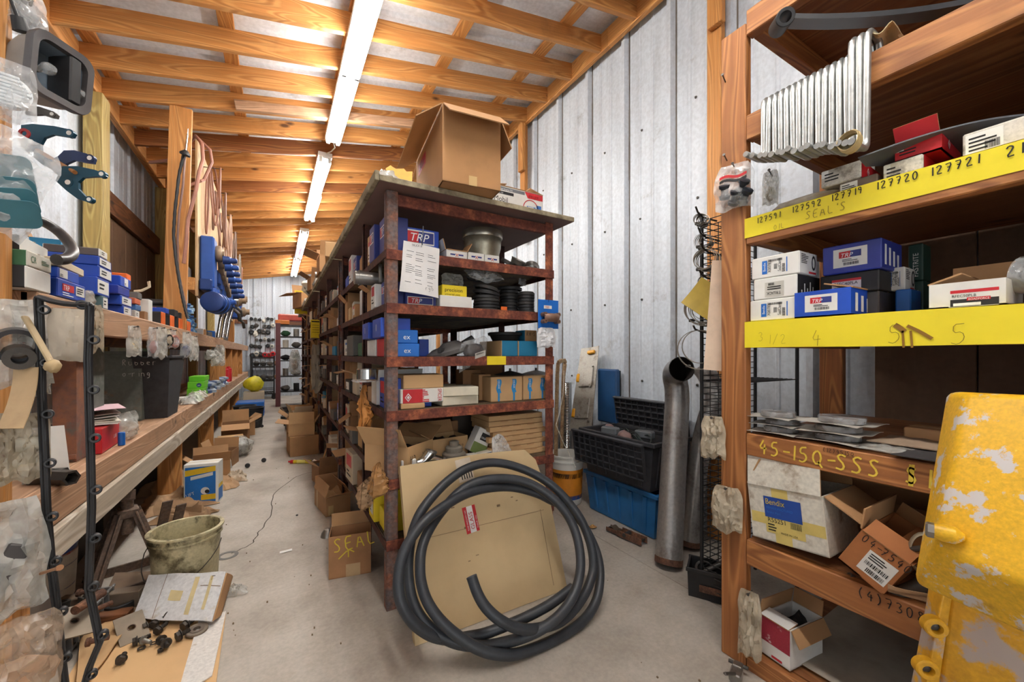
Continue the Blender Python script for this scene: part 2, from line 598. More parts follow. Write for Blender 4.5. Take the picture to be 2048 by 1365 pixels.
 def pen(s, txt, size, M, m=0, wd=.09, adv=1.15, jig=0.03):
  """Hand lettering lying in M's xy plane, drawn as flat pen strokes."""
  rr = random.Random(len(txt) * 7 + ord(txt[0]))
  x = 0
  for ch in txt:
   for st in STROKES.get(ch, []):
    pts = [Vector(((x + p[0] * .8 + rr.uniform(-jig, jig)) * size / 1.4, (p[1] + rr.uniform(-jig, jig)) * size / 1.4, 0)) for p in st]
    s.ribbon(pts, wd * size, M, m)
   x += adv * (.6 if ch in "1iI.' -" else .95)
  return s
 def ribbon(s, pts, w, M, m=0):
  # smooth the polyline once, then lay a flat strip along it
  if len(pts) > 2:
   q = [pts[0]]
   for i in range(len(pts) - 1):
    q.append(pts[i] * .75 + pts[i + 1] * .25)
    q.append(pts[i] * .25 + pts[i + 1] * .75)
   q.append(pts[-1])
   pts = q
  vs, fs = [], []
  n = len(pts)
  for i in range(n):
   t = pts[min(i + 1, n - 1)] - pts[max(i - 1, 0)]
   nn = Vector((-t.y, t.x, 0))
   nn = nn.normalized() * w / 2 if nn.length > 1e-9 else Vector((w / 2, 0, 0))
   vs += [pts[i] + nn, pts[i] - nn]
  for i in range(n - 1):
   fs.append((2 * i + 1, 2 * i + 3, 2 * i + 2, 2 * i))
  return s.add(vs, fs, m, M)
 def build(s, name, mats, parent=None, loc=None, smooth=35, M=None, solid=None):
  me = bpy.data.meshes.new(name)
  me.from_pydata(s.v, [], s.f)
  for mt in (mats if isinstance(mats, (list, tuple)) else [mats]):
   me.materials.append(MATS[mt] if isinstance(mt, str) else mt)
  me.polygons.foreach_set('material_index', s.mi)
  if smooth:
   me.polygons.foreach_set('use_smooth', [True] * len(me.polygons))
   try:
    me.set_sharp_from_angle(angle=R(smooth))
   except Exception:
    pass
  me.update()
  o = bpy.data.objects.new(name, me)
  COL.objects.link(o)
  if parent is not None:
   o.parent = parent
  if M is not None:
   o.matrix_local = M
  elif loc is not None:
   o.location = loc
  return o
def axis_matrix(d):
 d = Vector(d).normalized()
 return d.to_track_quat('Z', 'Y').to_matrix().to_4x4()
def frame(o, x, y):
 """A matrix whose xy plane is spanned by x and y at o (for writing on a face)."""
 x, y = Vector(x).normalized(), Vector(y).normalized()
 z = x.cross(y).normalized()
 M = Matrix((x, y, z)).transposed().to_4x4()
 M.translation = Vector(o)
 return M
def TR(x=0, y=0, z=0, rx=0, ry=0, rz=0):
 return Matrix.Translation((x, y, z)) @ Euler((rx, ry, rz)).to_matrix().to_4x4()
ALL_LABELS = {}
def tag(o, label, cat, group=None, kind=None):
 o['label'] = label
 o['category'] = cat
 if group:
  o['group'] = group
 if kind:
  o['kind'] = kind
 ALL_LABELS[label] = ALL_LABELS.get(label, 0) + 1
 return o
def thing(name, label, cat, loc=(0, 0, 0), rz=0.0, group=None, rx=0.0, ry=0.0):
 o = bpy.data.objects.new(name, None)
 COL.objects.link(o)
 o.location = loc
 o.rotation_euler = (rx, ry, rz)
 o.empty_display_size = .05
 return tag(o, label, cat, group)
def struct(o):
 o['kind'] = 'structure'
 return o
def copy_thing(o, loc, rz=None, label=None, rot=None):
 """A copy of a thing with copies of its parts and sub-parts."""
 def cp(a, par):
  c = a.copy()
  COL.objects.link(c)
  if par is not None:
   c.parent = par
   c.matrix_parent_inverse = a.matrix_parent_inverse
  for ch in list(KIDS.get(a.name, [])):
   cp(ch, c)
  return c
 KIDS.clear()
 for x in bpy.data.objects:
  if x.parent is not None:
   KIDS.setdefault(x.parent.name, []).append(x)
 c = cp(o, None)
 c.location = loc
 if rot is not None:
  c.rotation_euler = rot
 elif rz is not None:
  c.rotation_euler = (0, 0, rz)
 if label:
  c['label'] = label
  ALL_LABELS[label] = ALL_LABELS.get(label, 0) + 1
 return c
KIDS = {}
# ---------------------------------------------------------------- cartons and bags
def face_frame(face, w, d, h):
 """Origin at the lower corner of a face of a w x d x h box standing on z=0, seen from outside."""
 e = .0006
 if face == 'f':
  return frame((-w / 2, -d / 2 - e, 0), (1, 0, 0), (0, 0, 1)), w, h
 if face == 'b':
  return frame((w / 2, d / 2 + e, 0), (-1, 0, 0), (0, 0, 1)), w, h
 if face == 'l':
  return frame((-w / 2 - e, d / 2, 0), (0, -1, 0), (0, 0, 1)), d, h
 if face == 'r':
  return frame((w / 2 + e, -d / 2, 0), (0, 1, 0), (0, 0, 1)), d, h
 return frame((-w / 2, -d / 2, h + e), (1, 0, 0), (0, 1, 0)), w, d
def decal(mb, face, dims, u0, v0, u1, v1, m, lift=0.0):
 F, W, H = face_frame(face, *dims)
 mb.add([(u0 * W, v0 * H, lift), (u1 * W, v0 * H, lift), (u1 * W, v1 * H, lift), (u0 * W, v1 * H, lift)], [(0, 1, 2, 3)], m, F)
def words_on(mb, face, dims, u, v, txt, size, m, rot=0.0, lift=.0004, wmax=None, center=False, hand=False, wd=.09):
 F, W, H = face_frame(face, *dims)
 M = F @ Matrix.Translation((u * W, v * H, lift)) @ Matrix.Rotation(rot, 4, 'Z')
 if hand:
  mb.pen(txt, size, M, m, wd)
 else:
  mb.text(txt, size, M, m, wmax, center)
def barcode(mb, face, dims, u0, v0, u1, v1, m, seed=1, lift=.0005):
 rr = random.Random(seed)
 x = u0
 while x < u1:
  w = rr.choice((.004, .008, .012)) * (u1 - u0) * 4
  decal(mb, face, dims, x, v0, min(x + w, u1), v1, m, lift)
  x += w + rr.choice((.006, .01)) * (u1 - u0) * 4
def lines(mb, face, dims, u0, v0, u1, v1, n, m, seed=1, lift=.0005):
 """Rows of print too small to read."""
 rr = random.Random(seed)
 for k in range(n):
  v = v1 - (v1 - v0) * (k + .5) / n
  t = (v1 - v0) / n * .22
  decal(mb, face, dims, u0, v - t, u0 + (u1 - u0) * rr.uniform(.5, 1), v + t, m, lift)
def carton(name, label, cat, loc, size, rz=0.0, mat=None, group=None, top=None, ends=None, sticker=None, tape=True, flaps=None,
   rx=0.0, ry=0.0, fm=None, extra=None, extra_mats=(), fill=None, bev=.003):
 """A box standing on loc (the middle of its base). flaps: {'f','b','l','r': angle} makes it open."""
 w, d, h = size
 mat = mat or CARD
 mats = [mat, top or mat, ends or mat, TAPE, CARD] + list(extra_mats)
 mb = MB()
 if not flaps:
  mb.box((0, 0, h / 2), (w, d, h), bev=bev, fm=fm or (2, 2, 0, 0, 0, 1))
  if tape:
   decal(mb, 't', size, .0, .46, 1, .54, 3)
 else:
  th = .004
  mb.box((0, 0, th / 2), (w, d, th))
  mb.box((-w / 2 + th / 2, 0, h / 2), (th, d, h), 2)
  mb.box((w / 2 - th / 2, 0, h / 2), (th, d, h), 2)
  mb.box((0, -d / 2 + th / 2, h / 2), (w - 2 * th, th, h))
  mb.box((0, d / 2 - th / 2, h / 2), (w - 2 * th, th, h))
 if extra:
  extra(mb, size)
 simple = not flaps and not sticker and not fill
 if simple:
  o = mb.build(name, mats, smooth=0)
  o.location = loc
  o.rotation_euler = (rx, ry, rz)
  return tag(o, label, cat, group)
 t = thing(name, label, cat, loc, rz, group, rx, ry)
 mb.build('body', mats, t, smooth=0)
 if flaps:
  for k, a in flaps.items():
   fw, fl = ((w, min(d, w) * .5) if k in 'fb' else (d, min(d, w) * .5))
   g = MB()
   g.box((0, fl / 2, 0), (fw - .006, fl, .004), 0, fm=(4, 4, 4, 4, 0, 4))
   o = g.build('flap', mats, t, smooth=0)
   # hinge on the top edge; angle 0 = lying flat outwards, 90 = upright, 180 = closed, negative = hanging
   px, py, rzz = {'f': (0, -d / 2 - .003, PI), 'b': (0, d / 2 + .003, 0), 'l': (-w / 2 - .003, 0, PI / 2), 'r': (w / 2 + .003, 0, -PI / 2)}[k]
   o.matrix_local = Matrix.Translation((px, py, h)) @ Matrix.Rotation(rzz, 4, 'Z') @ Matrix.Rotation(R(a), 4, 'X')
 if fill:
  g = MB()
  rr = random.Random(len(label))
  g.grid(lambda u, v: ((u - .5) * (w - .012), (v - .5) * (d - .012), h * .72 + .02 * math.sin(u * 9 + v * 5) + rr.uniform(-.01, .01)), 9, 9)
  g.build('contents', fill, t)
 if sticker:
  g = MB()
  sticker(g, size)
  lm = g.mats if hasattr(g, 'mats') else [WHITE, INK, RED, BLUE_B]
  g.build('label', lm, t, smooth=0)
 return t
def stick(face, u0, v0, u1, v1, band=None, rows=3, head=None, hs=.012, bar=True, hm=1, rot=None):
 """A paper label with an optional colour band, a heading, rows of print and a bar code."""
 def fn(g, size):
  g.mats = [WHITE, INK, RED, BLUE_B, BLACK, BLUE_D]
  decal(g, face, size, u0, v0, u1, v1, 0)
  du, dv = u1 - u0, v1 - v0
  if band is not None:
   decal(g, face, size, u0, v1 - dv * .22, u1, v1, band, .0003)
  if head:
   F, W, H = face_frame(face, *size)
   words_on(g, face, size, u0 + du * .06, v1 - dv * .5, head, hs, hm, wmax=du * W * .85)
  if bar:
   barcode(g, face, size, u0 + du * .5, v0 + dv * .1, u0 + du * .92, v0 + dv * .35, 1, 3)
  if rows:
   lines(g, face, size, u0 + du * .06, v0 + dv * .08, u0 + du * .45, v0 + dv * .42, rows, 1, 5)
 return fn
def bag_mesh(w, h, t, seed=0, crumple=.012, neck=None, nu=15, nv=15):
 """A film bag hanging in the local xz plane: top edge at z = 0, w wide, h tall, t thick at its fullest low down."""
 mb = MB()
 off = Vector((seed * 3.7, seed * 1.3, seed * 2.1))
 rj = random.Random(seed)
 def prof(v):
  b = math.sin(min(v / .75, 1) * PI / 2) ** 1.3 * (1 if v < .8 else math.cos((v - .8) / .2 * PI / 2) ** .6 if v < 1 else 0)
  return b
 def wid(v):
  if neck:
   return w * (neck + (1 - neck) * min(v / .4, 1) ** .7)
  return w * (.72 + .28 * min(v / .25, 1) ** .6)
 for side in (-1, 1):
  def fn(u, v):
   e = 1 - abs(2 * u - 1) ** 2.6
   o1 = mnoise.noise(Vector((v * 3.1, round(u) * 4.0, seed * 1.7)))
   o2 = mnoise.noise(Vector((u * 3.3, round(v) * 5.0, seed * 2.3)))
   p = Vector(((u - .5) * wid(v) * (1 + .13 * o1), side * (t / 2 * prof(v) * e + .0008), -v * h + h * .13 * o2 * (v * 1.2 - .15)))
   pl = math.sin((u - .5) * 17 + 3 * o2 + seed) * (.3 + .5 * v) * e
   p.y += side * crumple * .30 * pl
   edge = e * min(1, v * 6) * min(1, (1 - v) * 6)
   nz = mnoise.noise_vector(p * 16 + off) * .6 + Vector((rj.uniform(-1, 1), rj.uniform(-.7, .7), rj.uniform(-1, 1))) * .32 * min(1, edge * 3 + .25)
   return p + Vector((nz.x * .5, nz.y, nz.z * .5)) * crumple * (.4 + edge)
  n0 = len(mb.f)
  mb.grid(fn, nu, nv)
  if side < 0:
   pass
  else:
   mb.f[n0:] = [tuple(reversed(f)) for f in mb.f[n0:]]
 return mb
def lump(mb, c, r, seed=0, rough=.25, seg=10, m=0, flat=1.0):
 off = Vector((seed * 5.1, seed * 2.3, seed))
 def fn(u, v):
  a, b = u * 2 * PI, (v - .5) * PI
  p = Vector((math.cos(a) * math.cos(b), math.sin(a) * math.cos(b), math.sin(b)))
  k = 1 + rough * mnoise.noise(p * 1.8 + off)
  return Vector(c) + Vector((p.x * r[0], p.y * r[1], p.z * r[2] * flat)) * k
 mb.grid(fn, seg * 2, seg, m, wrap=True)
def hang_bag(name, label, cat, loc, w, h, t, rz, mat=None, inside=None, seed=0, group=None, nail=True, neck=None, crumple=.012, tilt=0.0):
 o = thing(name, label, cat, loc, rz, group, 0, tilt)
 bag_mesh(w, h, t, seed, crumple, neck).build('film', mat or FILM, o, smooth=22)
 if inside:
  g = MB()
  inside(g, w, h, t)
  g.build('contents', getattr(g, 'mats', [STEEL_D]), o)
 if nail:
  g = MB()
  g.cyl((0, .03, -.012), (0, -.02, -.004), .0022, seg=6)
  g.cyl((0, -.02, -.004), (0, -.022, -.004), .005, seg=8)
  g.build('nail', STEEL_D, o)
 return o
def crumpled(mb, w, d, h, seed=0, amp=.04, n=14, fold=None, m=0, th=.0025, M=None):
 """A creased heap of paper or film lying on z = 0."""
 off = Vector((seed * 2.9, seed * 7.7, seed * 1.9))
 def fn(u, v):
  x, y = (u - .5) * w, (v - .5) * d
  e = (1 - abs(2 * u - 1) ** 3) * (1 - abs(2 * v - 1) ** 3)
  p = Vector((x, y, 0))
  q = mnoise.noise(p * (5 / max(w, .05)) * .5 + off)
  cr = abs(mnoise.noise(p * (16 / max(w, .05)) * .4 + off * 2))
  z = .004 + h * e * (.65 + .5 * q) + amp * cr * e
  ox = mnoise.noise(p * (9 / max(w, .05)) * .5 + off * 3) * amp * .7
  return Vector((x + ox, y - ox, z))
 mb.sheet(fn, n, n, th, m, M)
# ================================================================ THE SHED
XL, XR, YB, YF = -1.15, 2.30, 12.0, -3.2
def rz_of(x):
 """Height of the rafters' undersides."""
 return 2.89 + .189 * (x + 1.05)
# ---- floor: two pours with an open joint, a crack and some grit
mb = MB()
mb.box(((XL + 1.652) / 2, (YB + YF) / 2, -.06), (1.652 - XL + .0, YB - YF, .12))
mb.box(((1.664 + XR + .1) / 2, (YB + YF) / 2, -.066), (XR + .1 - 1.664, YB - YF, .12))
mb.box((1.658, (YB + YF) / 2, -.09), (.05, YB - YF, .1), 1)
rr = random.Random(3)
def floor_crack(pix, w):
 pts = [at(x, y, Z=0) for x, y in pix]
 q = []
 for i in range(len(pts) - 1):
  for k in range(5):
   p = pts[i].lerp(pts[i + 1], k / 5)
   q.append(Vector((p.x + rr.uniform(-.012, .012), p.y + rr.uniform(-.012, .012), 0)))
 q.append(pts[-1])
 mb.ribbon(q, w, Matrix.Translation((0, 0, .0006)), 1)
floor_crack([(648, 938), (588, 955), (545, 990), (540, 1035), (512, 1072), (505, 1088), (462, 1108)], .006)
for k in range(90):
 x, y = rr.uniform(-.55, 1.6), rr.uniform(.8, 5)
 s_ = rr.uniform(.002, .006)
 mb.box((x, y, s_ / 2), (s_, s_ * rr.uniform(.6, 1.6), s_), 2, TR(rz=0))
struct(mb.build('floor', ['concrete', K(70, 62, 54, .9), K(120, 100, 76, .9)], smooth=0))
# ---- roof: sheets with ribs, purlins, rafters
mb = MB()
xs = [XL - .1, XR + .1]
T_ = .175
vs, fs = [], []
y = YF
prof = []
while y < YB + .2:
 prof += [(y, 0), (y + .16, 0), (y + .175, .025), (y + .205, .025), (y + .22, 0)]
 y += .26
n = len(prof)
for x in xs:
 for (yy, dz) in prof:
  vs.append((x, yy, rz_of(x) + T_ + dz))
fs = [(i, n + i, n + i + 1, i + 1) for i in range(n - 1)]
mb.add(vs, fs)
ceiling = struct(mb.build('ceiling', 'galvanised_roof', smooth=0))
for px_ in (-1.0, -.28, .44, 1.16, 1.88):
 for ya, yb in ((YF, 1.6), (1.6, 4.6), (4.6, 8.2), (8.2, YB)):
  b = MB()
  b.beam((px_, ya, rz_of(px_) + .155), (px_, yb, rz_of(px_) + .155), .085, .03)
  b.build('purlin', 'rafter_wood_y', ceiling)
yk = 3.10 - .366 * 17
rr = random.Random(5)
while yk < YB - .1:
 b = MB()
 L = math.hypot(XR - XL, .189 * (XR - XL))
 b.box((0, 0, 0), (L - .11, .037, .138), bev=.003)
 xm = (XL + XR) / 2 + .0
 M = Matrix.Translation((xm, yk + .02, rz_of(xm) + .07)) @ Matrix.Rotation(-math.atan(.189), 4, 'Y')
 dark = abs(yk - 4.56) < .1 or abs(yk - 5.66) < .1
 b.build('rafter', 'rafter_wood_x' if not dark else 'shelf_wood_x', ceiling, M=M)
 if abs(yk - 3.832) < .12:  # a doubled, split rafter
  b = MB()
  b.box((0, 0, 0), (L * .62, .034, .075), bev=.003)
  b.build('rafter', 'old_wood_x', ceiling, M=M @ Matrix.Translation((.2, -.04, -.04)))
 yk += .366
for xx, nm in ((XL + .075, 'trim_1'), (XR - .06, 'trim_2')):
 for ya, yb in ((YF, 2.3), (2.3, 6.3), (6.3, YB)):
  b = MB()
  b.beam((xx, ya, rz_of(xx) + .065), (xx, yb, rz_of(xx) + .065), .04, .15)
  o = struct(b.build(nm, 'rafter_wood_y'))
# ---- walls of ribbed sheet
def ribbed(u0, u1, z0, z1f, to_xyz, pitch=.415, deep=.028, phase=0.0):
 pr = [(u0, 0)]
 u = u0 + phase
 while u < u1 - .1:
  pr += [(u, 0), (u + .012, deep), (u + .042, deep), (u + .054, 0), (u + pitch * .42, 0), (u + pitch * .42 + .008, .005), (u + pitch * .42 + .02, .005), (u + pitch * .42 + .028, 0),
    (u + pitch * .7, 0), (u + pitch * .7 + .008, .005), (u + pitch * .7 + .02, .005), (u + pitch * .7 + .028, 0)]
  u += pitch
 pr.append((u1, 0))
 g = MB()
 n = len(pr)
 vs = [to_xyz(u, dp, z0) for u, dp in pr] + [to_xyz(u, dp, z1f(u)) for u, dp in pr]
 g.add(vs, [(i, i + 1, n + i + 1, n + i) for i in range(n - 1)])
 return g
g = ribbed(YF, YB, -.03, lambda u: rz_of(XR) + .2, lambda u, dp, z: (XR + .02 - dp, u, z), phase=(2.62 - YF) % .415 - .03, deep=.036)
# screws with dark washers down the ribs
rr = random.Random(8)
for yy in (1.6, 2.05, 2.43, 2.86, 3.3):
 for zz in (.9, 1.5, 2.1, 2.75):
  M = TR(XR + .018, yy + rr.uniform(-.01, .01), zz, ry=-PI / 2)
  g.lathe([(.009, 0), (.009, .003), (.005, .005), (.005, .01), (0, .01)], 8, 1, M)
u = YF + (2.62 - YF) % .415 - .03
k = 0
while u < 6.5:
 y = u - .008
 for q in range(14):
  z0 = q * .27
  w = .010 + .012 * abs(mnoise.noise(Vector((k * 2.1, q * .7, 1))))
  g.box((XR + .0195, y, z0 + .135), (.001, w, .27), 2)  # dark strip beside each rib: the rib's shade put into the colour
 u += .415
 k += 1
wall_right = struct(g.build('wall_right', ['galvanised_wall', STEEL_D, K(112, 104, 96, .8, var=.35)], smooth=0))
g = ribbed(YF, YB, 0, lambda u: rz_of(XL) + .16, lambda u, dp, z: (XL + dp * .6, u, z), phase=.1)
wall_left = struct(g.build('wall_left', 'galvanised_wall', smooth=0))
g = ribbed(XL, XR + .02, 0, lambda u: rz_of(u) + .16, lambda u, dp, z: (u, YB - dp, z), phase=.2)
wall_back = struct(g.build('wall_back', 'galvanised_wall', smooth=0))
b = MB()
b.box(((XL + XR) / 2, YB - .05, 1.9), (XR - XL - .3, .04, .10), bev=.003)
b.build('girt', 'dark_wood_x', wall_back)
# brown sheeting and the girt above it, between the posts of the left wall
b = MB()
for k in range(5):
 y0 = 3.95 + k * .31
 b.box((XL + .036, y0 + .15, 1.65), (.012, .304, 1.0), bev=.002)
b.build('siding_and_shade', 'brown_siding_and_shade', wall_left)
for ya, yb in ((3.93, 5.55), (5.75, 7.4), (7.6, 9.4)):
 b = MB()
 b.beam((XL + .05, ya, 2.24), (XL + .05, yb, 2.24), .045, .17)
 b.build('girt', 'dark_wood_y', wall_left)
for yy in (2.0, 3.82, 5.64, 7.46, 9.3, 11.1):
 b = MB()
 b.box((XL + .075, yy, 1.44), (.098, .14, 2.88), bev=.004)
 b.build('post', 'treated_wood_z', wall_left)
for k in range(5):  # added dark sheets: shade behind the right-hand shelves put into colour
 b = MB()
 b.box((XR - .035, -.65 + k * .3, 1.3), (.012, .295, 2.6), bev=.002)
 b.build('siding_and_shade', 'brown_siding_and_shade', wall_right)
# studs on the right wall
for yy, z0, top in ((3.58, 2.3, True), (1.43, 0, True), (6.2, 0, False), (8.6, 0, False)):
 b = MB()
 zt = rz_of(XR) - .01
 b.box((XR - .045, yy, (z0 + zt) / 2), (.04, .09, zt - z0), bev=.003)
 b.build('stud', 'rafter_wood_z', wall_right)
 if top:
  b = MB()
  b.box((XR - .09, yy - .03, zt - .22), (.04, .09, .55), bev=.003)
  b.build('stud', 'rafter_wood_z', wall_right)
# added wall behind the camera; its doorway keeps fill off the right-hand shelves
b = MB()
b.box((1.85, YF - .03, 1.8), (1.1, .05, 3.6))
b.box((0, YF - .03, 2.95), (2.6, .05, .9))
struct(b.build('wall_front_added', 'galvanised_wall', smooth=0))
# ---- the fluorescent battens under the rafters
tube_on = glow('tube_glow', (1, .985, .95, 1), TUBE_POWER)
tube_dim = glow('tube_dim_glow', (.9, .62, .82, 1), TUBE_POWER * .035)
batten_label = ['white twin fluorescent batten over the front rack with its cord running back', 'second white fluorescent batten along the aisle, past the brown open carton',
    'white fluorescent batten with a dim pink tube, third along the aisle', 'white fluorescent batten nearest the back wall', 'white fluorescent batten behind the doorway end, out over the front of the aisle']
for k, (xa, xb, ya, yb) in enumerate(((.45, .45, 1.96, 4.12), (.42, .40, 4.46, 6.64), (.38, .37, 7.3, 9.36), (.36, .35, 9.46, 11.5), (.47, .46, -.9, 1.26))):
 t = thing('fluorescent_batten', batten_label[k], 'light', (0, 0, 0), 0, 'fluorescent battens under the rafters')
 za, zb = rz_of(xa) - .012, rz_of(xb) - .012
 b = MB()
 b.beam((xa, ya, za - .022), (xb, yb, zb - .022), .13, .044)
 b.beam((xa, ya, za - .05), (xb, yb, zb - .05), .05, .02)
 hs = b.build('housing', K(232, 232, 228, .4), t)
 ym = (ya + yb) / 2
 for dx in (-.042, .042):
  for y0, y1 in ((ya + .05, ym - .02), (ym + .02, yb - .05)):
   b = MB()
   b.cyl((xa + dx, y0, za - .075), (xb + dx, y1, zb - .075), .0185, seg=12)
   b.build('tube', tube_dim if (k == 2 and y0 > ym) else tube_on, t)
   for yy in (y0 - .018, y1 + .018):
    b = MB()
    b.box((xa + dx, yy, za - .068), (.03, .018, .045), bev=.002)
    b.build('lamp_holder', WHITE, hs)
 if k < 3:
  b = MB()
  b.tube([(xa, yb, zb - .03), (xa + .03, yb + .08, zb - .06), (xa + .01, yb + .2, zb - .05), (xa - .02, yb + .33, zb - .02)], .006, 6)
  b.build('cord', OFFW, t)
# ================================================================ LEFT-HAND BENCH
XB = -.60                      # front of the benches
ZB, ZU = .678, 1.282           # bench top, upper shelf top
YS = 1.70                      # the benches' near end
def bench():
 t = thing('timber_bench', 'long timber bench of stained boards with a chalky white lower rail along the aisle', 'bench', (XB, YS, 0))
 L = 9.6
 for k, (x0, x1) in enumerate(((-.17, 0), (-.345, -.175), (-.51, -.35))):
  b = MB()
  b.box(((x0 + x1) / 2 - .04, L / 2, ZB - .02), (x1 - x0, L, .038), bev=.003)
  b.build('top_board', 'old_wood_y', t)
 for y0, y1 in ((0, 2.2), (2.205, 5.0), (5.005, L)):
  b = MB()
  b.box((-.02, (y0 + y1) / 2, ZB - .058), (.04, y1 - y0, .115), bev=.004)
  b.build('front_board', 'old_wood_y', t)
  b = MB()
  b.box((-.005, (y0 + y1) / 2 + .02, ZB - .168), (.04, y1 - y0, .10), bev=.005)
  b.build('lower_rail', 'chalk_wood_y', t)
 for yy in (.02, 2.2, 3.95, 5.7, 7.4):
  b = MB()
  b.box((-.1, yy, (ZB - .04) / 2), (.14, .038, ZB - .045), bev=.003)
  b.build('leg', 'post_wood_z', t)
 return t
bench()
def upper():
 t = thing('timber_shelf', 'upper timber shelf above the long bench, blue boxes stacked along it', 'shelf', (XB, YS, 0))
 L = 9.6
 b = MB()
 b.box((-.235, L / 2, ZU - .015), (.43, L, .03), bev=.003)
 b.build('shelf_board', 'old_wood_y', t)
 for y0, y1 in ((0, 2.15), (2.155, 5.2), (5.205, L)):
  b = MB()
  b.box((-.02, (y0 + y1) / 2, ZU - .055), (.038, y1 - y0, .11), bev=.004)
  b.build('front_board', 'old_wood_y', t)
 b = MB()
 b.box((-.40, L / 2, ZU - .09), (.04, L, .09), bev=.003)
 b.build('back_rail', 'dark_wood_y', t)
 for yy in (4.3, 5.0, 5.9, 6.9, 8.0):
  b = MB()
  b.box((-.06, yy, (ZU + ZB) / 2 - .03), (.09, .03, ZU - ZB - .09), bev=.002)
  b.build('divider', 'post_wood_z', t)
 return t
upper()
# uprights of the bench that reach the rafters
for yy, x0, x1, lab, lean, w in ((1.615, -.70, -.70, 'near timber upright hung with bags and a headlamp shell', 0, .15),
         (3.87, -.668, -.628, 'tall orange timber upright with a cable and hose hung on it', .05, .135),
         (7.6, -.655, -.655, 'plain timber upright at the far end of the plywood panel', 0, .14)):
 t = thing('timber_upright', lab, 'post', (0, 0, 0))
 b = MB()
 zt = rz_of(x1) - .005
 b.beam((x0, yy, 0 if yy < 2 else ZU + .001), (x1, yy, zt), .037, w, up=(1, 0, 0))
 b.build('board', 'post_wood_x' if False else 'post_wood_z', t)
# ================================================================ THE STEEL RACKS
RX0, RX1 = .40, 1.275
RACK_L = (1.545, 1.315, 1.085, .852, .56, .30)   # shelf heights
LEVEL_NAME = ('top', 'second', 'third', 'fourth', 'fifth', 'bottom')
def angle_post(b, x, y, z1, sx, sy, w=.045, m=0):
 b.box((x + sx * w / 2, y + sy * .003, z1 / 2), (w, .006, z1), m, bev=.001)
 b.box((x + sx * .003, y + sy * w / 2, z1 / 2), (.006, w, z1), m, bev=.001)
def rack(y0, y1, mids, label, board=True, ztop=1.80, levels=RACK_L, deck='rack_deck'):
 t = thing('steel_rack', label, 'rack', (0, 0, 0), 0, 'rusty steel racks down the middle')
 ys = [y0] + mids + [y1]
 for i, yy in enumerate(ys):
  for x, sx in ((RX0, 1), (RX1, -1)):
   b = MB()
   angle_post(b, x, yy, ztop, sx, 1 if i < len(ys) - 1 else -1, .048 if i == 0 else .042)
   b.build('upright', 'rack_grey_rust' if i == 0 and x < 1 else ('rack_rust' if i == 0 else 'rack_dark'), t)
 for z in levels:
  b = MB()
  b.box(((RX0 + RX1) / 2, (y0 + y1) / 2, z - .006), (RX1 - RX0 - .014, y1 - y0 - .014, .012))
  b.build('shelf', deck, t)
  for yy, sy in ((y0, 1), (y1, -1)):
   b = MB()
   b.box(((RX0 + RX1) / 2, yy - sy * .004, z - .02), (RX1 - RX0 + .004, .006, .044), bev=.001)
   b.build('front_beam', 'rack_rust', t)
  for x, sx in ((RX0, 1), (RX1, -1)):
   b = MB()
   b.box((x - sx * .004, (y0 + y1) / 2, z - .018), (.006, y1 - y0, .034), bev=.001)
   b.build('side_beam', 'rack_dark', t)
 for yy, sy in ((y0, 1), (y1, -1)):
  b = MB()
  b.box(((RX0 + RX1) / 2, yy + sy * .012, ztop - .035), (RX1 - RX0, .02, .05), bev=.002)
  b.build('top_beam', 'rack_rust', t)
 return t
rack(1.73, 3.10, [2.26], 'rusty steel rack at the front, a hose and cardboard leaning on it')
rack(3.26, 4.86, [4.1], 'rusty steel rack second from the front down the aisle')
rack(5.05, 6.7, [5.9], 'rusty steel rack third from the front down the aisle', ztop=1.80)
rack(6.9, 8.6, [7.7], 'rusty steel rack at the far end of the middle row')
for ya, yb, z, lab in ((1.655, 3.20, 1.802, 'long dusty plywood top on the front rack under the brown carton'),
      (3.22, 4.95, 1.802, 'plywood top on the second rack under the loose cartons'),
      (5.0, 6.75, 1.802, 'plywood top on the third rack of the middle row'),
      (6.85, 8.65, 1.802, 'plywood top on the far rack of the middle row')):
 t = thing('rack_cover_board', lab, 'board', (0, 0, 0))
 b = MB()
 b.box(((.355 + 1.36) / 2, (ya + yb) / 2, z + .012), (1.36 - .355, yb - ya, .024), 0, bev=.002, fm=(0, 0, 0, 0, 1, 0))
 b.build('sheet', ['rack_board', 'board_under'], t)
 b = MB()
 b.box((.345, (ya + yb) / 2, z + .018), (.018, yb - ya, .04), bev=.002)
 b.build('edge_strip', 'rack_board', t)
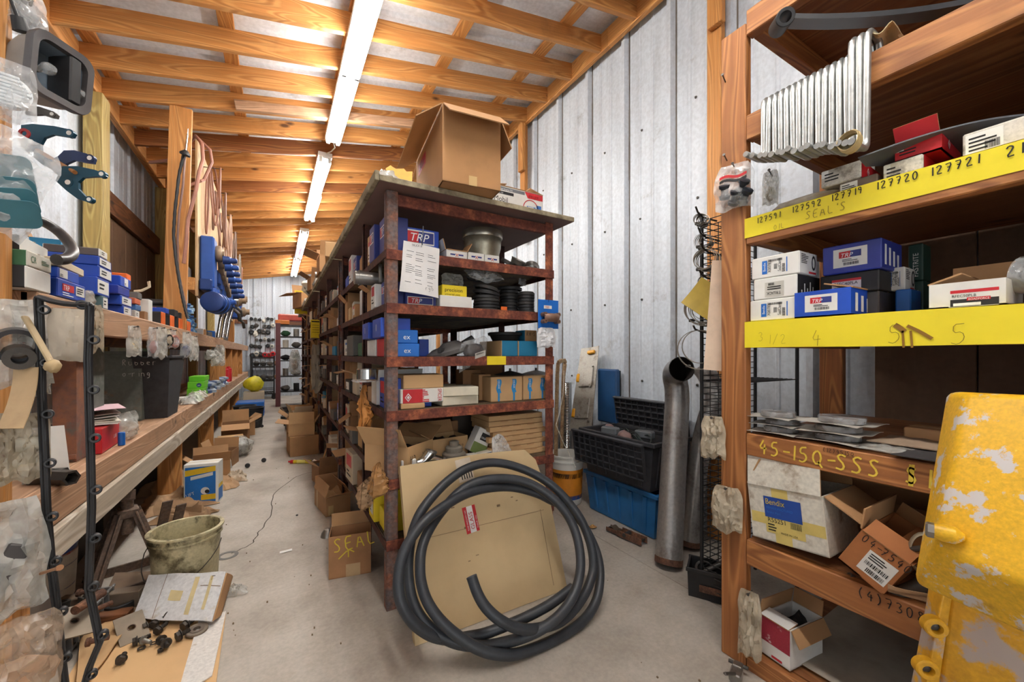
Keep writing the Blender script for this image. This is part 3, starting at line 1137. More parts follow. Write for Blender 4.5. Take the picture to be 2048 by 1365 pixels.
# ================================================================ RIGHT-HAND SHELVES
XS = 1.41
SH_TOP = (2.30, 1.933, 1.569, 1.209, .823, .452, .062)
def right_shelves():
 t = thing('timber_shelving', 'deep timber shelving on the right wall with yellow taped shelf edges', 'shelving', (0, 0, 0))
 y0, y1 = -.75, .875
 b = MB()
 b.box((XS + .019, y1 - .045, 1.13), (.037, .09, 2.26), bev=.004)
 b.build('upright', 'upright_wood_z', t)
 b = MB()
 b.box((2.2, y1 - .045, 1.13), (.037, .09, 2.26), bev=.004)
 b.build('upright', 'shelf_wood_z', t)
 b = MB()
 b.box((XS + .019, y0 + .05, 1.13), (.037, .09, 2.26), bev=.004)
 b.build('upright', 'post_wood_z', t)
 for k, z in enumerate(SH_TOP):
  h = .088 if k != 4 else .076
  b = MB()
  ye = y1 - .092
  b.box((XS + .019, (y0 + ye) / 2, z - h / 2), (.037, ye - y0, h), bev=.003)
  b.build('shelf_edge', 'upright_wood_y', t)
  b = MB()
  b.box(((XS + .04 + 2.24) / 2, (y0 + y1) / 2 - .045, z + .0065 - .012), (2.24 - XS - .04, y1 - y0 - .09, .013))
  b.build('deck', 'plywood_under', t)
  b = MB()
  b.box(((XS + .04 + 2.24) / 2, y1 - .115, z - .05), (2.24 - XS - .04, .037, .075), bev=.003)
  b.build('bearer', 'shelf_wood_x', t)
 b = MB()
 b.box(((XS + .04 + 2.24) / 2, y0 + .0, 1.15), (2.24 - XS - .04, .012, 2.28))  # added panel out of view, keeps fill light out of the shelves
 b.build('light_block_panel', 'plywood_under', t)
 # yellow tape round two shelf edges, and the writing
 for z, h in ((1.571, .068), (1.211, .09)):
  b = MB()
  ya, yb = y0 + .05, y1 - .088
  e = XS - .0012
  n = 40
  b.grid(lambda u, v: (e - .0012 * abs(mnoise.noise(Vector((u * 9, v * 2, z)))), ya + (yb - ya) * u, z - h + h * v + .002 * mnoise.noise(Vector((u * 6, v, 3)))), n, 3)
  b.grid(lambda u, v: (XS - .001 + .036 * v, ya + (yb - ya) * u, z + .001), n, 2)
  wr = [INK]
  if z > 1.4:
   for txt, pxa, pya, sz in (('127591', 1514, 448, .019), ('127592', 1584, 427, .019), ('127719', 1662, 404, .019), ('127720', 1752, 381, .02), ('127721', 1860, 354, .021), ('210', 2012, 316, .023)):
    p = at(pxa, pya, X=e)
    b.pen(txt, sz, frame((e - .003, p.y, p.z), (0, -1, .0), (0, 0, 1)), 1, .13)
   for txt, pxa, pya, sz in (('OIL', 1548, 461, .017), ("SEAL'S", 1612, 440, .024)):
    p = at(pxa, pya, X=e)
    b.pen(txt, sz, frame((e - .003, p.y, p.z), (0, -1, .0), (0, 0, 1)), 2, .07)
  else:
   for txt, pxa, pya, sz in (('3', 1517, 683, .03), ('1/2', 1536, 688, .03), ('4', 1622, 692, .046), ('5', 1775, 688, .05), ('5', 1900, 690, .05)):
    p = at(pxa, pya, X=e)
    b.pen(txt, sz, frame((e - .003, p.y, p.z), (0, -1, .0), (0, 0, 1)), 2, .028)
   # brown drips
   for pxa, pya, dx, dy, w in ((1790, 650, 20, 14, .012), (1806, 662, 2, 34, .005), (1822, 662, 3, 34, .005), (1815, 652, 50, 26, .008)):
    p, q = at(pxa, pya, X=e), at(pxa + dx, pya + dy, X=e)
    F = frame((e - .003, 0, 0), (0, -1, 0), (0, 0, 1))
    b.ribbon([Vector((-p.y, p.z, 0)), Vector((-(p.y + q.y) / 2, (p.z + q.z) / 2 + .002, 0)), Vector((-q.y, q.z, 0))], w, F, 3)
  b.build('yellow_tape', [K(236, 216, 44, .38, var=.07), INK, K(120, 104, 30, .6, var=.05), K(134, 96, 24, .7, var=.2)], t)
 e = XS - .001
 yl = K(226, 196, 70, .8, var=.15, scale=30)
 for txt, pxa, pya, sz, m, wd in (('45-15Q-SSS', 1517, 907, .047, 0, .11), ('$19', 1808, 967, .047, 0, .11), ('(12)4515Q', 1645, 903, .012, 1, .09)):
  p = at(pxa, pya, X=e)
  b = MB()
  b.pen(txt, sz, frame((e, p.y, p.z), (0, -1, .0), (0, 0, 1)), m, wd)
  b.build('chalk_writing' if m == 0 else 'pen_writing', [yl, INK], t)
 for txt, pxa, pya, sz in (('(4)7308E', 1714, 1192, .026),):
  p = at(pxa, pya, X=e)
  b = MB()
  b.pen(txt, sz, frame((e, p.y, p.z), (0, -1, .0), (0, 0, 1)), 1, .09)
  b.build('pen_writing', [yl, INK], t)
 return t
right_shelves()
# nails driven into the upright
# ================================================================ THINGS ON THE FRONT RACK
def fit(px, py, Z, corner='fl', rz=0.0, pu=None, pv=None, pt=None, w=None, d=None, h=None, X=None, Y=None):
 """Base centre and size of a box whose nearest base corner shows at (px, py) on height Z, or at column px on the plane X or Y."""
 if X is not None or Y is not None:
  c = at(px, 708, X=X, Y=Y)
  c.z = Z
 else:
  c = at(px, py, Z=Z)
 s, k = math.sin(YAW), math.cos(YAW)
 u = Vector((math.cos(rz), math.sin(rz), 0)) * (1 if corner == 'fl' else -1)
 v = Vector((-math.sin(rz), math.cos(rz), 0))
 r0, d0 = c.x * k - c.y * s, c.x * s + c.y * k
 def solve(a, q):
  a = (a - 1024) / FPX
  r1, d1 = q.x * k - q.y * s, q.x * s + q.y * k
  return (a * d0 - r0) / (r1 - a * d1)
 if pu is not None:
  w = solve(pu, u)
 if pv is not None:
  d = solve(pv, v)
 if pt is not None:
  h = CAMZ + (708 - pt) / FPX * d0 - Z
 return c + u * w / 2 + v * d / 2, (abs(w), abs(d), abs(h))
def box(name, label, cat, fitargs, mat=None, rz=0.0, group=None, **k):
 loc, size = fit(rz=rz, **fitargs)
 return carton(name, label, cat, loc, size, rz, mat, group, **k)
BAND = [WHITE, INK, RED, BLUE_B, BLACK, BLUE_D, K(240, 240, 240, .5), YEL]
def trp(face, u0, v0, u1, v1):
 """The red, white and blue lettered band on the blue boxes."""
 def fn(g, size):
  g.mats = BAND
  F, W, H = face_frame(face, *size)
  decal(g, face, size, u0, v0, u1, v1, 0)
  decal(g, face, size, u0 + .02, v0 + (v1 - v0) * .1, u0 + (u1 - u0) * .45, v1 - (v1 - v0) * .1, 2, .0003)
  decal(g, face, size, u0 + (u1 - u0) * .45, v0 + (v1 - v0) * .1, u1 - .02, v1 - (v1 - v0) * .1, 5, .0003)
  hh = (v1 - v0) * H
  M = F @ Matrix.Translation((u0 * W + (u1 - u0) * W * .12, v0 * H + hh * .2, .0008)) @ Matrix(((1, .25, 0, 0), (0, 1, 0, 0), (0, 0, 1, 0), (0, 0, 0, 1)))
  g.text('TRP', hh * .82, M, 6, wmax=(u1 - u0) * W * .66)
 return fn
def white_words(face, rows, col=6, seed=1):
 def fn(g, size):
  g.mats = BAND
  for (u, v, txt, hs, m, rot) in rows:
   words_on(g, face, size, u, v, txt, hs, m, rot)
 return fn
Z1, Z2, Z3, Z4, Z5, Z6 = [z + .001 for z in RACK_L]
FY = 1.755
# top shelf -----------------------------------------------------------------
box('parts_box', 'blue lettered parts box behind the hanging spec sheet', 'box', dict(px=806, py=0, Z=Z1, Y=1.80, pu=878, d=.2, pt=452), BLUE, sticker=trp('f', .06, .45, .86, .93))
for k, (a, b, yy, lab) in enumerate(((893, 934, 1.762, 'small white box with a red cross mark, open flap, by the spec sheet'), (937, 969, 1.755, 'small white box with a red cross mark, middle of three on the rack'), (970, 999, 1.755, 'small white box with a red cross mark, beside the dusty metal covers'))):
 def mk(g, size):
  g.mats = BAND
  decal(g, 'f', size, .18, .46, .42, .62, 5)
  decal(g, 'f', size, .58, .46, .82, .62, 5)
  words_on(g, 'f', size, .5, .3, 'X', .024, 2, center=True)
 box('parts_box', lab, 'box', dict(px=a, py=0, Z=Z1, Y=yy, pu=b, d=.10, h=.045), WHITE, sticker=mk, group='small white boxes on the top shelf', flaps={'l': 75, 'f': 172, 'b': 172, 'r': 60} if k == 0 else None)
t = thing('filter_can', 'big round tin can behind the small white boxes on the top shelf', 'can', (at(965, 708, Y=1.96).x, 1.96, Z1), 0)
b = MB()
b.lathe([(.085, 0), (.092, .1), (.1, .13), (.103, .175), (.1, .18)], 40)
b.build('body', K(168, 160, 140, .38, .75, var=.4, scale=12), t)
b = MB()
b.lathe([(.108, .178), (.11, .184), (.11, .212), (.106, .218), (.085, .22), (.08, .212), (0, .212)], 40)
b.build('lid', K(176, 170, 156, .32, .8, var=.3), t)
rr = random.Random(4)
for k, (px_, yy, r_, kind, lab) in enumerate(((1013, 1.80, .035, 'ring', 'dark ring leaning beside the white boxes on the top shelf'), (1032, 1.82, .04, 'cup', 'dusty metal cup lying tilted on the top shelf'),
            (1052, 1.79, .042, 'cover', 'flat dusty metal cover under the tilted cup'), (1062, 1.90, .045, 'cup', 'grey metal cup at the back near the post'), (1030, 1.95, .05, 'cover', 'dark round cover behind the dusty cup'), (1082, 1.80, .04, 'cover', 'thin dusty cover lying near the corner post'))):
 x = at(px_, 708, Y=yy).x
 b = MB()
 if kind == 'ring':
  b.ring(r_, r_ * .72, .02, 24, bev=.003)
 elif kind == 'cup':
  b.lathe([(0, .004), (r_ * .6, 0), (r_ * .9, .01), (r_, .03), (r_ * 1.08, .034), (r_ * 1.05, .038), (r_ * .9, .03), (r_ * .55, .012), (0, .012)], 24)
 else:
  b.lathe([(0, .012), (r_ * .3, .012), (r_ * .5, .005), (r_, 0), (r_ * 1.1, .004), (r_ * 1.08, .008), (r_ * .5, .016), (0, .018)], 24)
 o = b.build('metal_' + kind, STEEL if k % 2 else STEEL_D)
 o.location = (x, yy, Z1 + (.022 if kind != 'cover' else .001))
 o.rotation_euler = ((rr.uniform(.35, .7), rr.uniform(-.4, .4), rr.uniform(0, 3)) if kind != 'cover' else (0, 0, 0))
 tag(o, lab, kind if kind != 'cover' else 'cover')
# second shelf --------------------------------------------------------------
box('parts_box', 'dark blue lettered box under the hanging spec sheet', 'box', dict(px=811, py=0, Z=Z2, Y=1.77, pu=872, d=.2, pt=585), BLUE_D, sticker=trp('f', .06, .12, .9, .72))
box('parts_box', 'long plain white box under the yellow box', 'box', dict(px=880, py=0, Z=Z2, Y=1.756, pu=944, d=.12, pt=590), WHITE)
def prec(g, size):
 g.mats = BAND
 words_on(g, 'f', size, .1, .52, 'precision', .025, 1, wmax=size[0] * .8)
 words_on(g, 'f', size, .1, .26, 'universal joint', .014, 1, wmax=size[0] * .62)
box('parts_box', 'yellow box with black lettering on the long white box', 'box', dict(px=884, py=0, Z=Z2 + .0445, Y=1.775, pu=934, d=.1, h=.066), YEL, sticker=prec)
def diaphragm(mb, r, z, tilt=(0, 0), m=0, h=.012):
 M = TR(0, 0, z, tilt[0], tilt[1], 0)
 mb.lathe([(0, h * .5), (r * .5, h * .55), (r * .62, h * 1.5), (r * .86, h * 1.5), (r * .92, h), (r, h), (r, 0), (r * .9, 0), (r * .84, h * .7), (r * .62, h * .7), (r * .5, 0), (0, 0)], 28, m, M)
def rubber_stack(px_, yy, r_, n, z0, where, big=None, tilt=0.0, dz=.013):
 x = at(px_, 708, Y=yy).x
 rr = random.Random(int(px_))
 for k in range(n):
  b = MB()
  R_ = big if (big and k == n - 1) else r_ * rr.uniform(.97, 1.02)
  diaphragm(b, R_, 0, (0, 0))
  o = b.build('rubber_diaphragm', BLACK if k % 3 else K(52, 50, 48, .6))
  o.location = (x + rr.uniform(-.003, .003), yy + rr.uniform(-.003, .003), z0 + k * dz)
  if tilt and k >= n - 2:
   o.rotation_euler = (tilt * .3, tilt * (k - n + 3) * .35, 0)
   o.location.z += .006 * (k - n + 3)
  tag(o, 'rubber diaphragm, %s up the %s' % (['first', 'second', 'third', 'fourth', 'fifth', 'sixth', 'seventh', 'eighth', 'ninth', 'tenth', 'eleventh', 'twelfth'][k], where), 'diaphragm', 'rubber diaphragms on the second shelf')
rubber_stack(972, 1.83, .068, 7, Z2, 'stack beside the yellow box', tilt=.3, dz=.0165)
rubber_stack(1018, 1.90, .052, 9, Z2, 'middle stack with one wide one on top', big=.068, dz=.0165)
rubber_stack(1052, 1.82, .046, 7, Z2, 'stack by the corner post', dz=.0165)
for k, (px_, py_, yy, w_, h_, t_, lab) in enumerate(((960, 552, 1.88, .2, .10, .06, 'clear film bag slumped over the diaphragm stacks'), (905, 556, 1.9, .12, .07, .04, 'cloudy bag behind the yellow box'), (1043, 552, 1.95, .06, .08, .02, 'small clear bag standing between two diaphragm stacks'))):
 p = at(px_, py_, Y=yy)
 o = thing('plastic_bag', lab, 'bag', (p.x, p.y, p.z + h_ * .3), .1 * k)
 bag_mesh(w_, h_, t_, 20 + k, .02).build('film', FILM if k != 1 else FILM_W, o, smooth=22, M=TR(0, 0, 0, R(-55 if k == 0 else -8), 0, 0))
 g = MB()
 lump(g, (0, 0, -h_ * .45), (w_ * .35, t_ * .3, h_ * .2), k)
 g.build('contents', BLACK, o)
b = MB()
b.box((0, 0, .011), (.035, .002, .022), bev=.0005)
o = b.build('tag_label', ORANGE)
o.location = (at(1008, 708, Y=1.752).x, 1.752, Z2)
tag(o, 'small orange and white label at the foot of the diaphragm stacks', 'label')
# third shelf ---------------------------------------------------------------
def ex(txt):
 def fn(g, size):
  g.mats = BAND
  words_on(g, 'f', size, .40, .3, txt, .032, 6)
  g.mats = BAND
 return fn
box('parts_box', 'bright blue box with white letters, on top of its twin behind the post', 'box', dict(px=786, py=0, Z=Z3 + .0605, Y=1.762, pu=836, d=.13, h=.06), BLUE_B, sticker=ex('ex'))
box('parts_box', 'bright blue box with white letters, lower of two behind the post', 'box', dict(px=786, py=0, Z=Z3, Y=1.758, pu=839, d=.13, h=.0595), BLUE_B, sticker=ex('ex'))
box('parts_box', 'blue box on the third shelf just behind the bright blue pair', 'box', dict(px=838, py=0, Z=Z3, Y=1.90, w=.05, d=.1, h=.085), BLUE)
t = thing('brake_housing', 'grey moulded brake part lying under a film bag on the third shelf', 'casting', (at(905, 708, Y=1.87).x, 1.87, Z3), .1)
b = MB()
M = TR(0, 0, .01, 0, R(-16), 0)
b.lathe([(0, .0), (.06, 0), (.1, .012), (.105, .03), (.08, .045), (.05, .05), (.03, .066), (0, .066)], 32, 0, M @ Matrix.Diagonal((1.25, .8, 1, 1)))
b.build('housing', K(112, 108, 106, .55, var=.25), t)
b = MB()
b.cyl((.05, -.02, .06), (.1, -.03, .095), .02, .016, 16)
b.build('port', K(70, 68, 68, .5, .3), t)
b = MB()
b.cyl((-.07, -.04, .03), (-.1, -.06, .03), .012, seg=12)
b.build('port', K(70, 68, 68, .5, .3), t)
p = at(955, 690, Y=1.72)
t = thing('plastic_bag', 'clear bag with a white paper label hanging over the third shelf beam', 'bag', (p.x, 1.79, Z3 + .085), R(4))
bag_mesh(.17, .16, .05, 5, .014).build('film', FILM, t, smooth=22, M=TR(0, -.02, 0, R(28), R(-18), 0))
g = MB()
lump(g, (-.01, -.045, -.06), (.055, .02, .04), 3)
g.build('contents', K(74, 70, 70, .4), t)
g = MB()
g.box((0, 0, 0), (.058, .001, .03))
lines(g, 'f', (.058, .001, .015), .1, .2, .9, .9, 3, 1)
g.build('label', [WHITE, INK], t, M=TR(-.005, -.096, -.075, R(28), R(-16), 0))
t = thing('drain_pan', 'round black rubber dish lying on the teal boxes', 'dish', (at(1010, 708, Y=1.95).x, 1.95, Z3 + .083))
b = MB()
b.lathe([(0, 0), (.07, 0), (.085, .03), (.096, .034), (.098, .046), (.09, .05), (.075, .04), (.06, .012), (0, .012)], 36)
b.build('body', BLACK, t)
for k, (a, e, yy, h_, mat, lab) in enumerate(((1003, 1036, 1.79, .082, TEAL, 'teal cardboard box under the black dish'), (1037, 1075, 1.79, .082, TEAL, 'teal cardboard box next to the corner post'))):
 box('parts_box', lab, 'box', dict(px=a, py=0, Z=Z3, Y=yy, pu=e, d=.26, h=h_), CARD_L, group='teal boxes on the third shelf',
  fm=(0, 0, 5, 0, 0, 0), extra_mats=(TEAL,), tape=False)
box('parts_box', 'tan box with pen marks on the teal boxes by the post', 'box', dict(px=1049, py=0, Z=Z3 + .083, Y=1.86, pu=1074, d=.1, h=.062), CARD_L, ends=TEAL,
 extra=lambda mb, s: words_on(mb, 'f', s, .15, .5, 'RH-S', .022, 5, hand=True), extra_mats=(INK,))
o = MB()
o.sheet(lambda u, v: ((u - .5) * .105, -.0022 - .0006 * math.sin(u * 20), (v - .5) * .042), 12, 4, .0006)
q = o.build('yellow_tape', YEL)
q.location = (at(993, 708, Y=1.722).x, 1.7235, RACK_L[2] - .018)
tag(q, 'strip of bright yellow tape on the third shelf beam', 'tape')
# fourth shelf --------------------------------------------------------------
def spicer(g, size):
 g.mats = BAND
 decal(g, 'f', size, .05, .02, .5, .98, 2)
 rr2 = random.Random(2)
 for k in range(8):
  v = .05 + k * .115
  decal(g, 'f', size, .5, v, .5 + rr2.uniform(.02, .16), v + .07, 2)
 F, W, H = face_frame('f', *size)
 g.text('SPICER', .026, F @ Matrix.Translation((W * .86, H * .96, .0008)) @ Matrix.Rotation(-PI / 2, 4, 'Z'), 2, wmax=H * .92)
 c = F @ Matrix.Translation((W * .17, H * .42, .0009))
 for s_, m in ((.019, 6), (.014, 2), (.009, 6)):
  g.add([(-s_ * .8, 0, .0001 * (20 - s_ * 900)), (0, -s_, .0001 * (20 - s_ * 900)), (s_ * .8, 0, .0001 * (20 - s_ * 900)), (0, s_, .0001 * (20 - s_ * 900))], [(0, 1, 2, 3)], m, c)
box('parts_box', 'plain tan box at the foot of the pile behind the front post', 'box', dict(px=802, py=0, Z=Z4, Y=1.76, pu=850, d=.12, h=.024), CARD_L)
loc, size = fit(801, 0, Z4 + .0245, Y=1.765, pu=887, d=.13, h=.064)
carton('parts_box', 'red and white box with a diamond mark, between two tan boxes', 'box', loc, size, 0, WHITE, sticker=spicer)
box('parts_box', 'tan cardboard box on top of the red and white one', 'box', dict(px=807, py=0, Z=Z4 + .0895, Y=1.765, pu=887, d=.13, h=.062), CARD_L, group=None)
box('parts_box', 'dark tan box standing behind the cream boxes on the fourth shelf', 'box', dict(px=926, py=0, Z=Z4, Y=1.99, pu=962, d=.1, h=.16), CARD_D)
for k, (z, rzz, lab) in enumerate(((0, .05, 'flat cream box lying under another on the fourth shelf'), (.045, -.14, 'flat cream box lying askew on another on the fourth shelf'))):
 box('parts_box', lab, 'box', dict(px=885 + k, py=0, Z=Z4 + z + .0005, Y=1.77, pu=957, d=.15, h=.043), K(216, 208, 186, .7), rz=rzz, group='flat cream boxes', tape=False)
def flags(g, size):
 g.mats = BAND[:3] + [K(44, 136, 196, .5)] + BAND[4:]
 F, W, H = face_frame('f', *size)
 for u in (.24, .72):
  for k in range(8):
   dx = .004 * math.sin(k * .9)
   g.add([(u * W + dx - .012, H * (.9 - k * .068), .0003), (u * W + .012 + dx, H * (.9 - k * .068), .0003), (u * W + .012 + .004 * math.sin((k + 1) * .9), H * (.9 - (k + 1) * .068), .0003), (u * W - .012 + .004 * math.sin((k + 1) * .9), H * (.9 - (k + 1) * .068), .0003)], [(3, 2, 1, 0)], 3, F)
  decal(g, 'f', size, u - .03, .02, u + .03, .36, 3)
  g.text('DELBAR', .012, F @ Matrix.Translation((u * W - .004, H * .86, .0006)) @ Matrix.Rotation(-PI / 2, 4, 'Z'), 6, wmax=H * .42)
for k, (a, e, lab) in enumerate(((982, 1045, 'tan carton with blue flag marks, next to the cream boxes'), (1047, 1099, 'tan carton with blue flag marks, next to the corner post'))):
 box('parts_carton', lab, 'carton', dict(px=a, py=0, Z=Z4, Y=1.79, pu=e, d=.24, h=.128), CARD_L, sticker=flags, group='tan cartons with blue flags')
box('parts_carton', 'tan carton behind the first blue flag carton', 'carton', dict(px=958, py=0, Z=Z4, Y=1.89, pu=982, d=.12, h=.138), CARD)
box('parts_carton', 'dark brown carton at the back of the fourth shelf', 'carton', dict(px=938, py=0, Z=Z4, Y=2.12, pu=1005, d=.1, h=.20), CARD_D,
 extra=lambda mb, s: decal(mb, 'f', s, .42, .25, .58, .6, 5), extra_mats=(BLUE_D,))
for k, (px_, lab) in enumerate(((1020, 'shallow dark cone lid on the first blue flag carton'), (1072, 'shallow dark cone lid on the blue flag carton by the post'))):
 b = MB()
 b.lathe([(0, .024), (.006, .036), (.007, .022), (.05, .012), (.088, .001), (.09, 0), (0, 0)], 30)
 o = b.build('cone_lid', K(74, 70, 66, .6, .3))
 o.location = (at(px_, 708, Y=1.93).x, 1.93, Z4 + .129)
 tag(o, lab, 'lid', 'shallow dark cone lids')
# fifth shelf ---------------------------------------------------------------
loc, size = fit(728, 0, Z5, X=.415, rz=0, pu=None, w=.19, d=.2, h=.10)
t = carton('open_carton', 'open tan carton with black pen letters in the corner of the fifth shelf', 'carton', (.50, 1.90, Z5), (.20, .24, .125), R(38), CARD_L, flaps={'l': 60, 'b': 75, 'r': 30}, fill=BLACK,
   extra=lambda mb, s: (words_on(mb, 'f', s, .08, .4, 'HD', .032, 5, hand=True), words_on(mb, 'f', s, .55, .4, 'XY', .03, 5, hand=True)), extra_mats=(INK,))
t = carton('open_carton', 'tan carton flap box with scribbled pen number behind the front post', 'carton', (.745, 1.96, Z5), (.2, .14, .115), R(8), CARD_L, flaps={'b': 60, 'l': 30}, fill=STEEL_D,
   extra=lambda mb, s: words_on(mb, 'f', s, .55, .45, 'H532', .022, 5, hand=True), extra_mats=(INK,))
box('parts_box', 'white carton end standing beside the front post', 'box', dict(px=803, py=0, Z=Z5, Y=1.762, pu=833, d=.1, h=.066), WHITE)
t = thing('pipe_elbow', 'shiny bent exhaust tee lying behind the leaning cardboard', 'pipe', (at(858, 708, Y=1.80).x, 1.80, Z5 + .03))
b = MB()
b.tube([(-.065, .0, .0), (-.04, 0, .004), (-.02, 0, .012), (-.005, .0, .03), (.01, .0, .05)], .026, 18)
b.tube([(-.02, 0, .012), (.02, .0, .012), (.05, -.004, .0), (.066, -.012, -.008)], .025, 18)
b.build('body', CHROME, t)
for q, dd in (((-.066, 0, 0), (-1, 0, 0)), ((.066, -.012, -.008), (.8, -.3, -.2)), ((.011, 0, .051), (.3, 0, .9))):
 b = MB()
 M = axis_matrix(dd)
 M.translation = Vector(q) - Vector(dd).normalized() * .006
 b.ring(.0275, .020, .012, 20, 0, M, .002)
 b.build('collar', STEEL, t)
t = thing('stepped_pulley', 'grey stepped cone pulley lying behind the leaning cardboard', 'pulley', (at(908, 708, Y=1.83).x, 1.83, Z5))
b = MB()
b.lathe([(0, 0), (.072, 0), (.074, .02), (.066, .026), (.064, .03), (.058, .03), (.058, .05), (.052, .056), (.05, .058), (.042, .058), (.042, .08), (.036, .086), (.03, .088), (.024, .088), (.024, .108), (.018, .112), (0, .112)], 40)
b.build('body', K(124, 116, 104, .7, var=.2, scale=20), t)
def oildri(g, size):
 g.mats = BAND + [K(112, 128, 72, .6)]
 decal(g, 'f', size, .0, .0, 1, .42, 8)
 decal(g, 'f', size, .3, .55, .85, .85, 4)
 g.text('DELBAR', .013, face_frame('f', *size)[0] @ Matrix.Translation((size[0] * .34, size[2] * .62, .0008)), 6, wmax=size[0] * .45)
x0 = at(950, 708, Y=1.83).x
carton('parts_box', 'green and white box tipped over beside the thin wooden trays', 'box', (x0 + .01, 1.87, Z5 + .03), (.085, .07, .13), 0, WHITE, sticker=oildri, ry=R(28))
box('parts_box', 'small white box at the foot of the tipped green one', 'box', dict(px=938, py=0, Z=Z5, Y=1.775, pu=958, d=.05, h=.042), WHITE)
box('parts_box', 'small white printed box beside the clear hanging bag', 'box', dict(px=961, py=0, Z=Z5, Y=1.77, pu=985, d=.04, h=.046), OFFW, rz=.3, sticker=stick('f', .1, .1, .9, .9, 3, 2))
rr = random.Random(9)
for k in range(8):
 loc, size = fit(978 + rr.choice((0, 2, 5, 8)), 0, Z5 + k * .0275, Y=1.79 + rr.uniform(0, .012), w=.33 + rr.uniform(-.004, .006), d=.22, h=.0262)
 o = MB()
 w_, d_, h_ = size
 o.box((0, 0, h_ / 2), size, 0, bev=.002, fm=(0, 0, 0, 0, 0, 1))
 for u in (.2, .42, .68):
  decal(o, 'f', size, u, .80, u + .14, .99, 1)
 ob = o.build('flat_carton', [CARD_L, CARD], smooth=0)
 ob.location = loc
 tag(ob, 'flat tan tray box, %s from the bottom of the neat stack by the post' % ['first', 'second', 'third', 'fourth', 'fifth', 'sixth', 'seventh', 'topmost'][k], 'box', 'flat tan boxes stacked by the post')
for k, (px_, yy, mat, w_, h_, lab) in enumerate(((862, 2.10, CARD_D, .16, .16, 'dark carton deep in the fifth shelf behind the shiny pipe'), (905, 2.12, K(70, 60, 52, .8), .14, .2, 'dark brown carton deep behind the stepped pulley'), (1010, 2.08, CARD_D, .1, .1, 'small brown carton deep behind the trays'))):
 box('parts_carton', lab, 'carton', dict(px=px_, py=0, Z=Z5, Y=yy, w=w_, d=.12, h=h_), mat)
hang_bag('plastic_bag', 'clear bag snagged over the corner of the leaning cardboard', 'bag', (at(985, 708, Y=1.74).x, 1.712, .70), .10, .15, .03, R(10), FILM, seed=31, nail=False, neck=.4, tilt=R(-28), crumple=.02)
# hanging on the rack --------------------------------------------------------
PX = at(846, 560, Y=1.70)
t = thing('spec_sheet', 'white spec sheet of printed paper hanging on a wire from the rack', 'paper', (PX.x, 1.715, at(846, 484, Y=1.70).z + .0))
w_, h_ = .172, .222
b = MB()
def sheetfn(u, v):
 x = (u - .5) * w_ * (.92 + .1 * (1 - v))
 z = -(1 - v) * h_
 return (x - .012 * (1 - v), -.012 * math.sin(u * PI) * (1 - v) - .006 * math.sin(v * 5 + u * 3), z - .018 * u)
b.sheet(sheetfn, 14, 16, .0006)
b.build('page', PAPER, t, smooth=60)
b = MB()
M = Matrix(((1, 0, 0, 0), (0, 0, -1, 0), (0, 1, 0, 0), (0, 0, 0, 1)))
def on_sheet(u, v, lift=.0012):
 p = Vector(sheetfn(u, v))
 p.y -= lift
 return p
b.text('TRUCK SPEC SHEET', .013, Matrix.Translation(on_sheet(.22, .925) + Vector((0, -.004, 0))) @ M, 0, wmax=.095)
rr = random.Random(12)
for blk in (.82, .55, .36, .27, .2):
 for k in range(5 if blk in (.82, .55) else 1):
  v = blk - k * .04
  for c, u in enumerate((.1, .35, .68)):
   du = rr.uniform(.14, .26)
   p0, p1 = on_sheet(u, v), on_sheet(u + du, v)
   p2, p3 = on_sheet(u + du, v + .008), on_sheet(u, v + .008)
   if rr.random() < .75:
    b.add([p0, p1, p2, p3], [(0, 1, 2, 3)], 0)
b.pen('Rug', .02, Matrix.Translation(on_sheet(.62, .1)) @ M, 0, .06) if False else b.pen('rgb', .018, Matrix.Translation(on_sheet(.62, .1)) @ M, 0, .06)
b.build('print', K(90, 90, 96, .8), t, smooth=0)
b = MB()
b.tube([(.0, -.006, -.012), (-.004, -.01, .004), (.004, .0, .03), (.012, .02, .08)], .0022, 6)
b.build('hook_wire', K(60, 62, 70, .4, .6), t)
p = at(1099, 600, Y=1.69)
t = thing('clamp_card', 'blue card with a bronze pipe clamp hanging on the corner post', 'card', (p.x, 1.700, p.z))
b = MB()
b.box((0, 0, -.075), (.13, .002, .15), bev=.0008)
b.build('card', BLUE_B, t)
b = MB()
b.box((-.005, -.002, -.038), (.05, .001, .017))
b.text('TRP', .016, frame((-.024, -.0032, -.044), (1, 0, 0), (0, 0, 1)), 1)
b.build('logo', [WHITE, RED], t)
b = MB()
b.tube([(-.035, -.018, -.095), (-.02, -.03, -.095), (0, -.034, -.095), (.02, -.03, -.095), (.035, -.018, -.095)], .019, 14, flat=1.3)
for sx in (-1, 1):
 for zz in (-.078, -.114):
  b.cyl((sx * .042, -.004, zz), (sx * .042, -.03, zz), .011, seg=12)
  b.ring(.011, .006, .004, 12, 0, TR(sx * .042, -.034, zz, PI / 2))
b.build('clamp', K(140, 108, 92, .5, .4), t)
b = MB()
b.tube([(.0, -.003, -.012), (-.003, -.006, .02), (.01, -.004, .05), (.03, .018, .085)], .001, 6)
b.build('wire', BLACK, t)
hang_bag('plastic_bag', 'white plastic bag hanging under the blue clamp card', 'bag', (at(1094, 708, Y=1.69).x, 1.695, at(1094, 656, Y=1.69).z), .115, .105, .022, 0, K(222, 222, 224, .35), seed=41, nail=False, crumple=.016)
b = MB()
pts = [at(x, y, Y=1.70) for x, y in ((1128, 742), (1126, 790), (1118, 830), (1112, 850), (1124, 880), (1140, 912), (1151, 934))]
b.tube(pts, .0016, 6)
b.lathe([(0, -.004), (.004, 0), (0, .004)], 8, 0, Matrix.Translation(pts[-1]))
o = b.build('cord', OFFW)
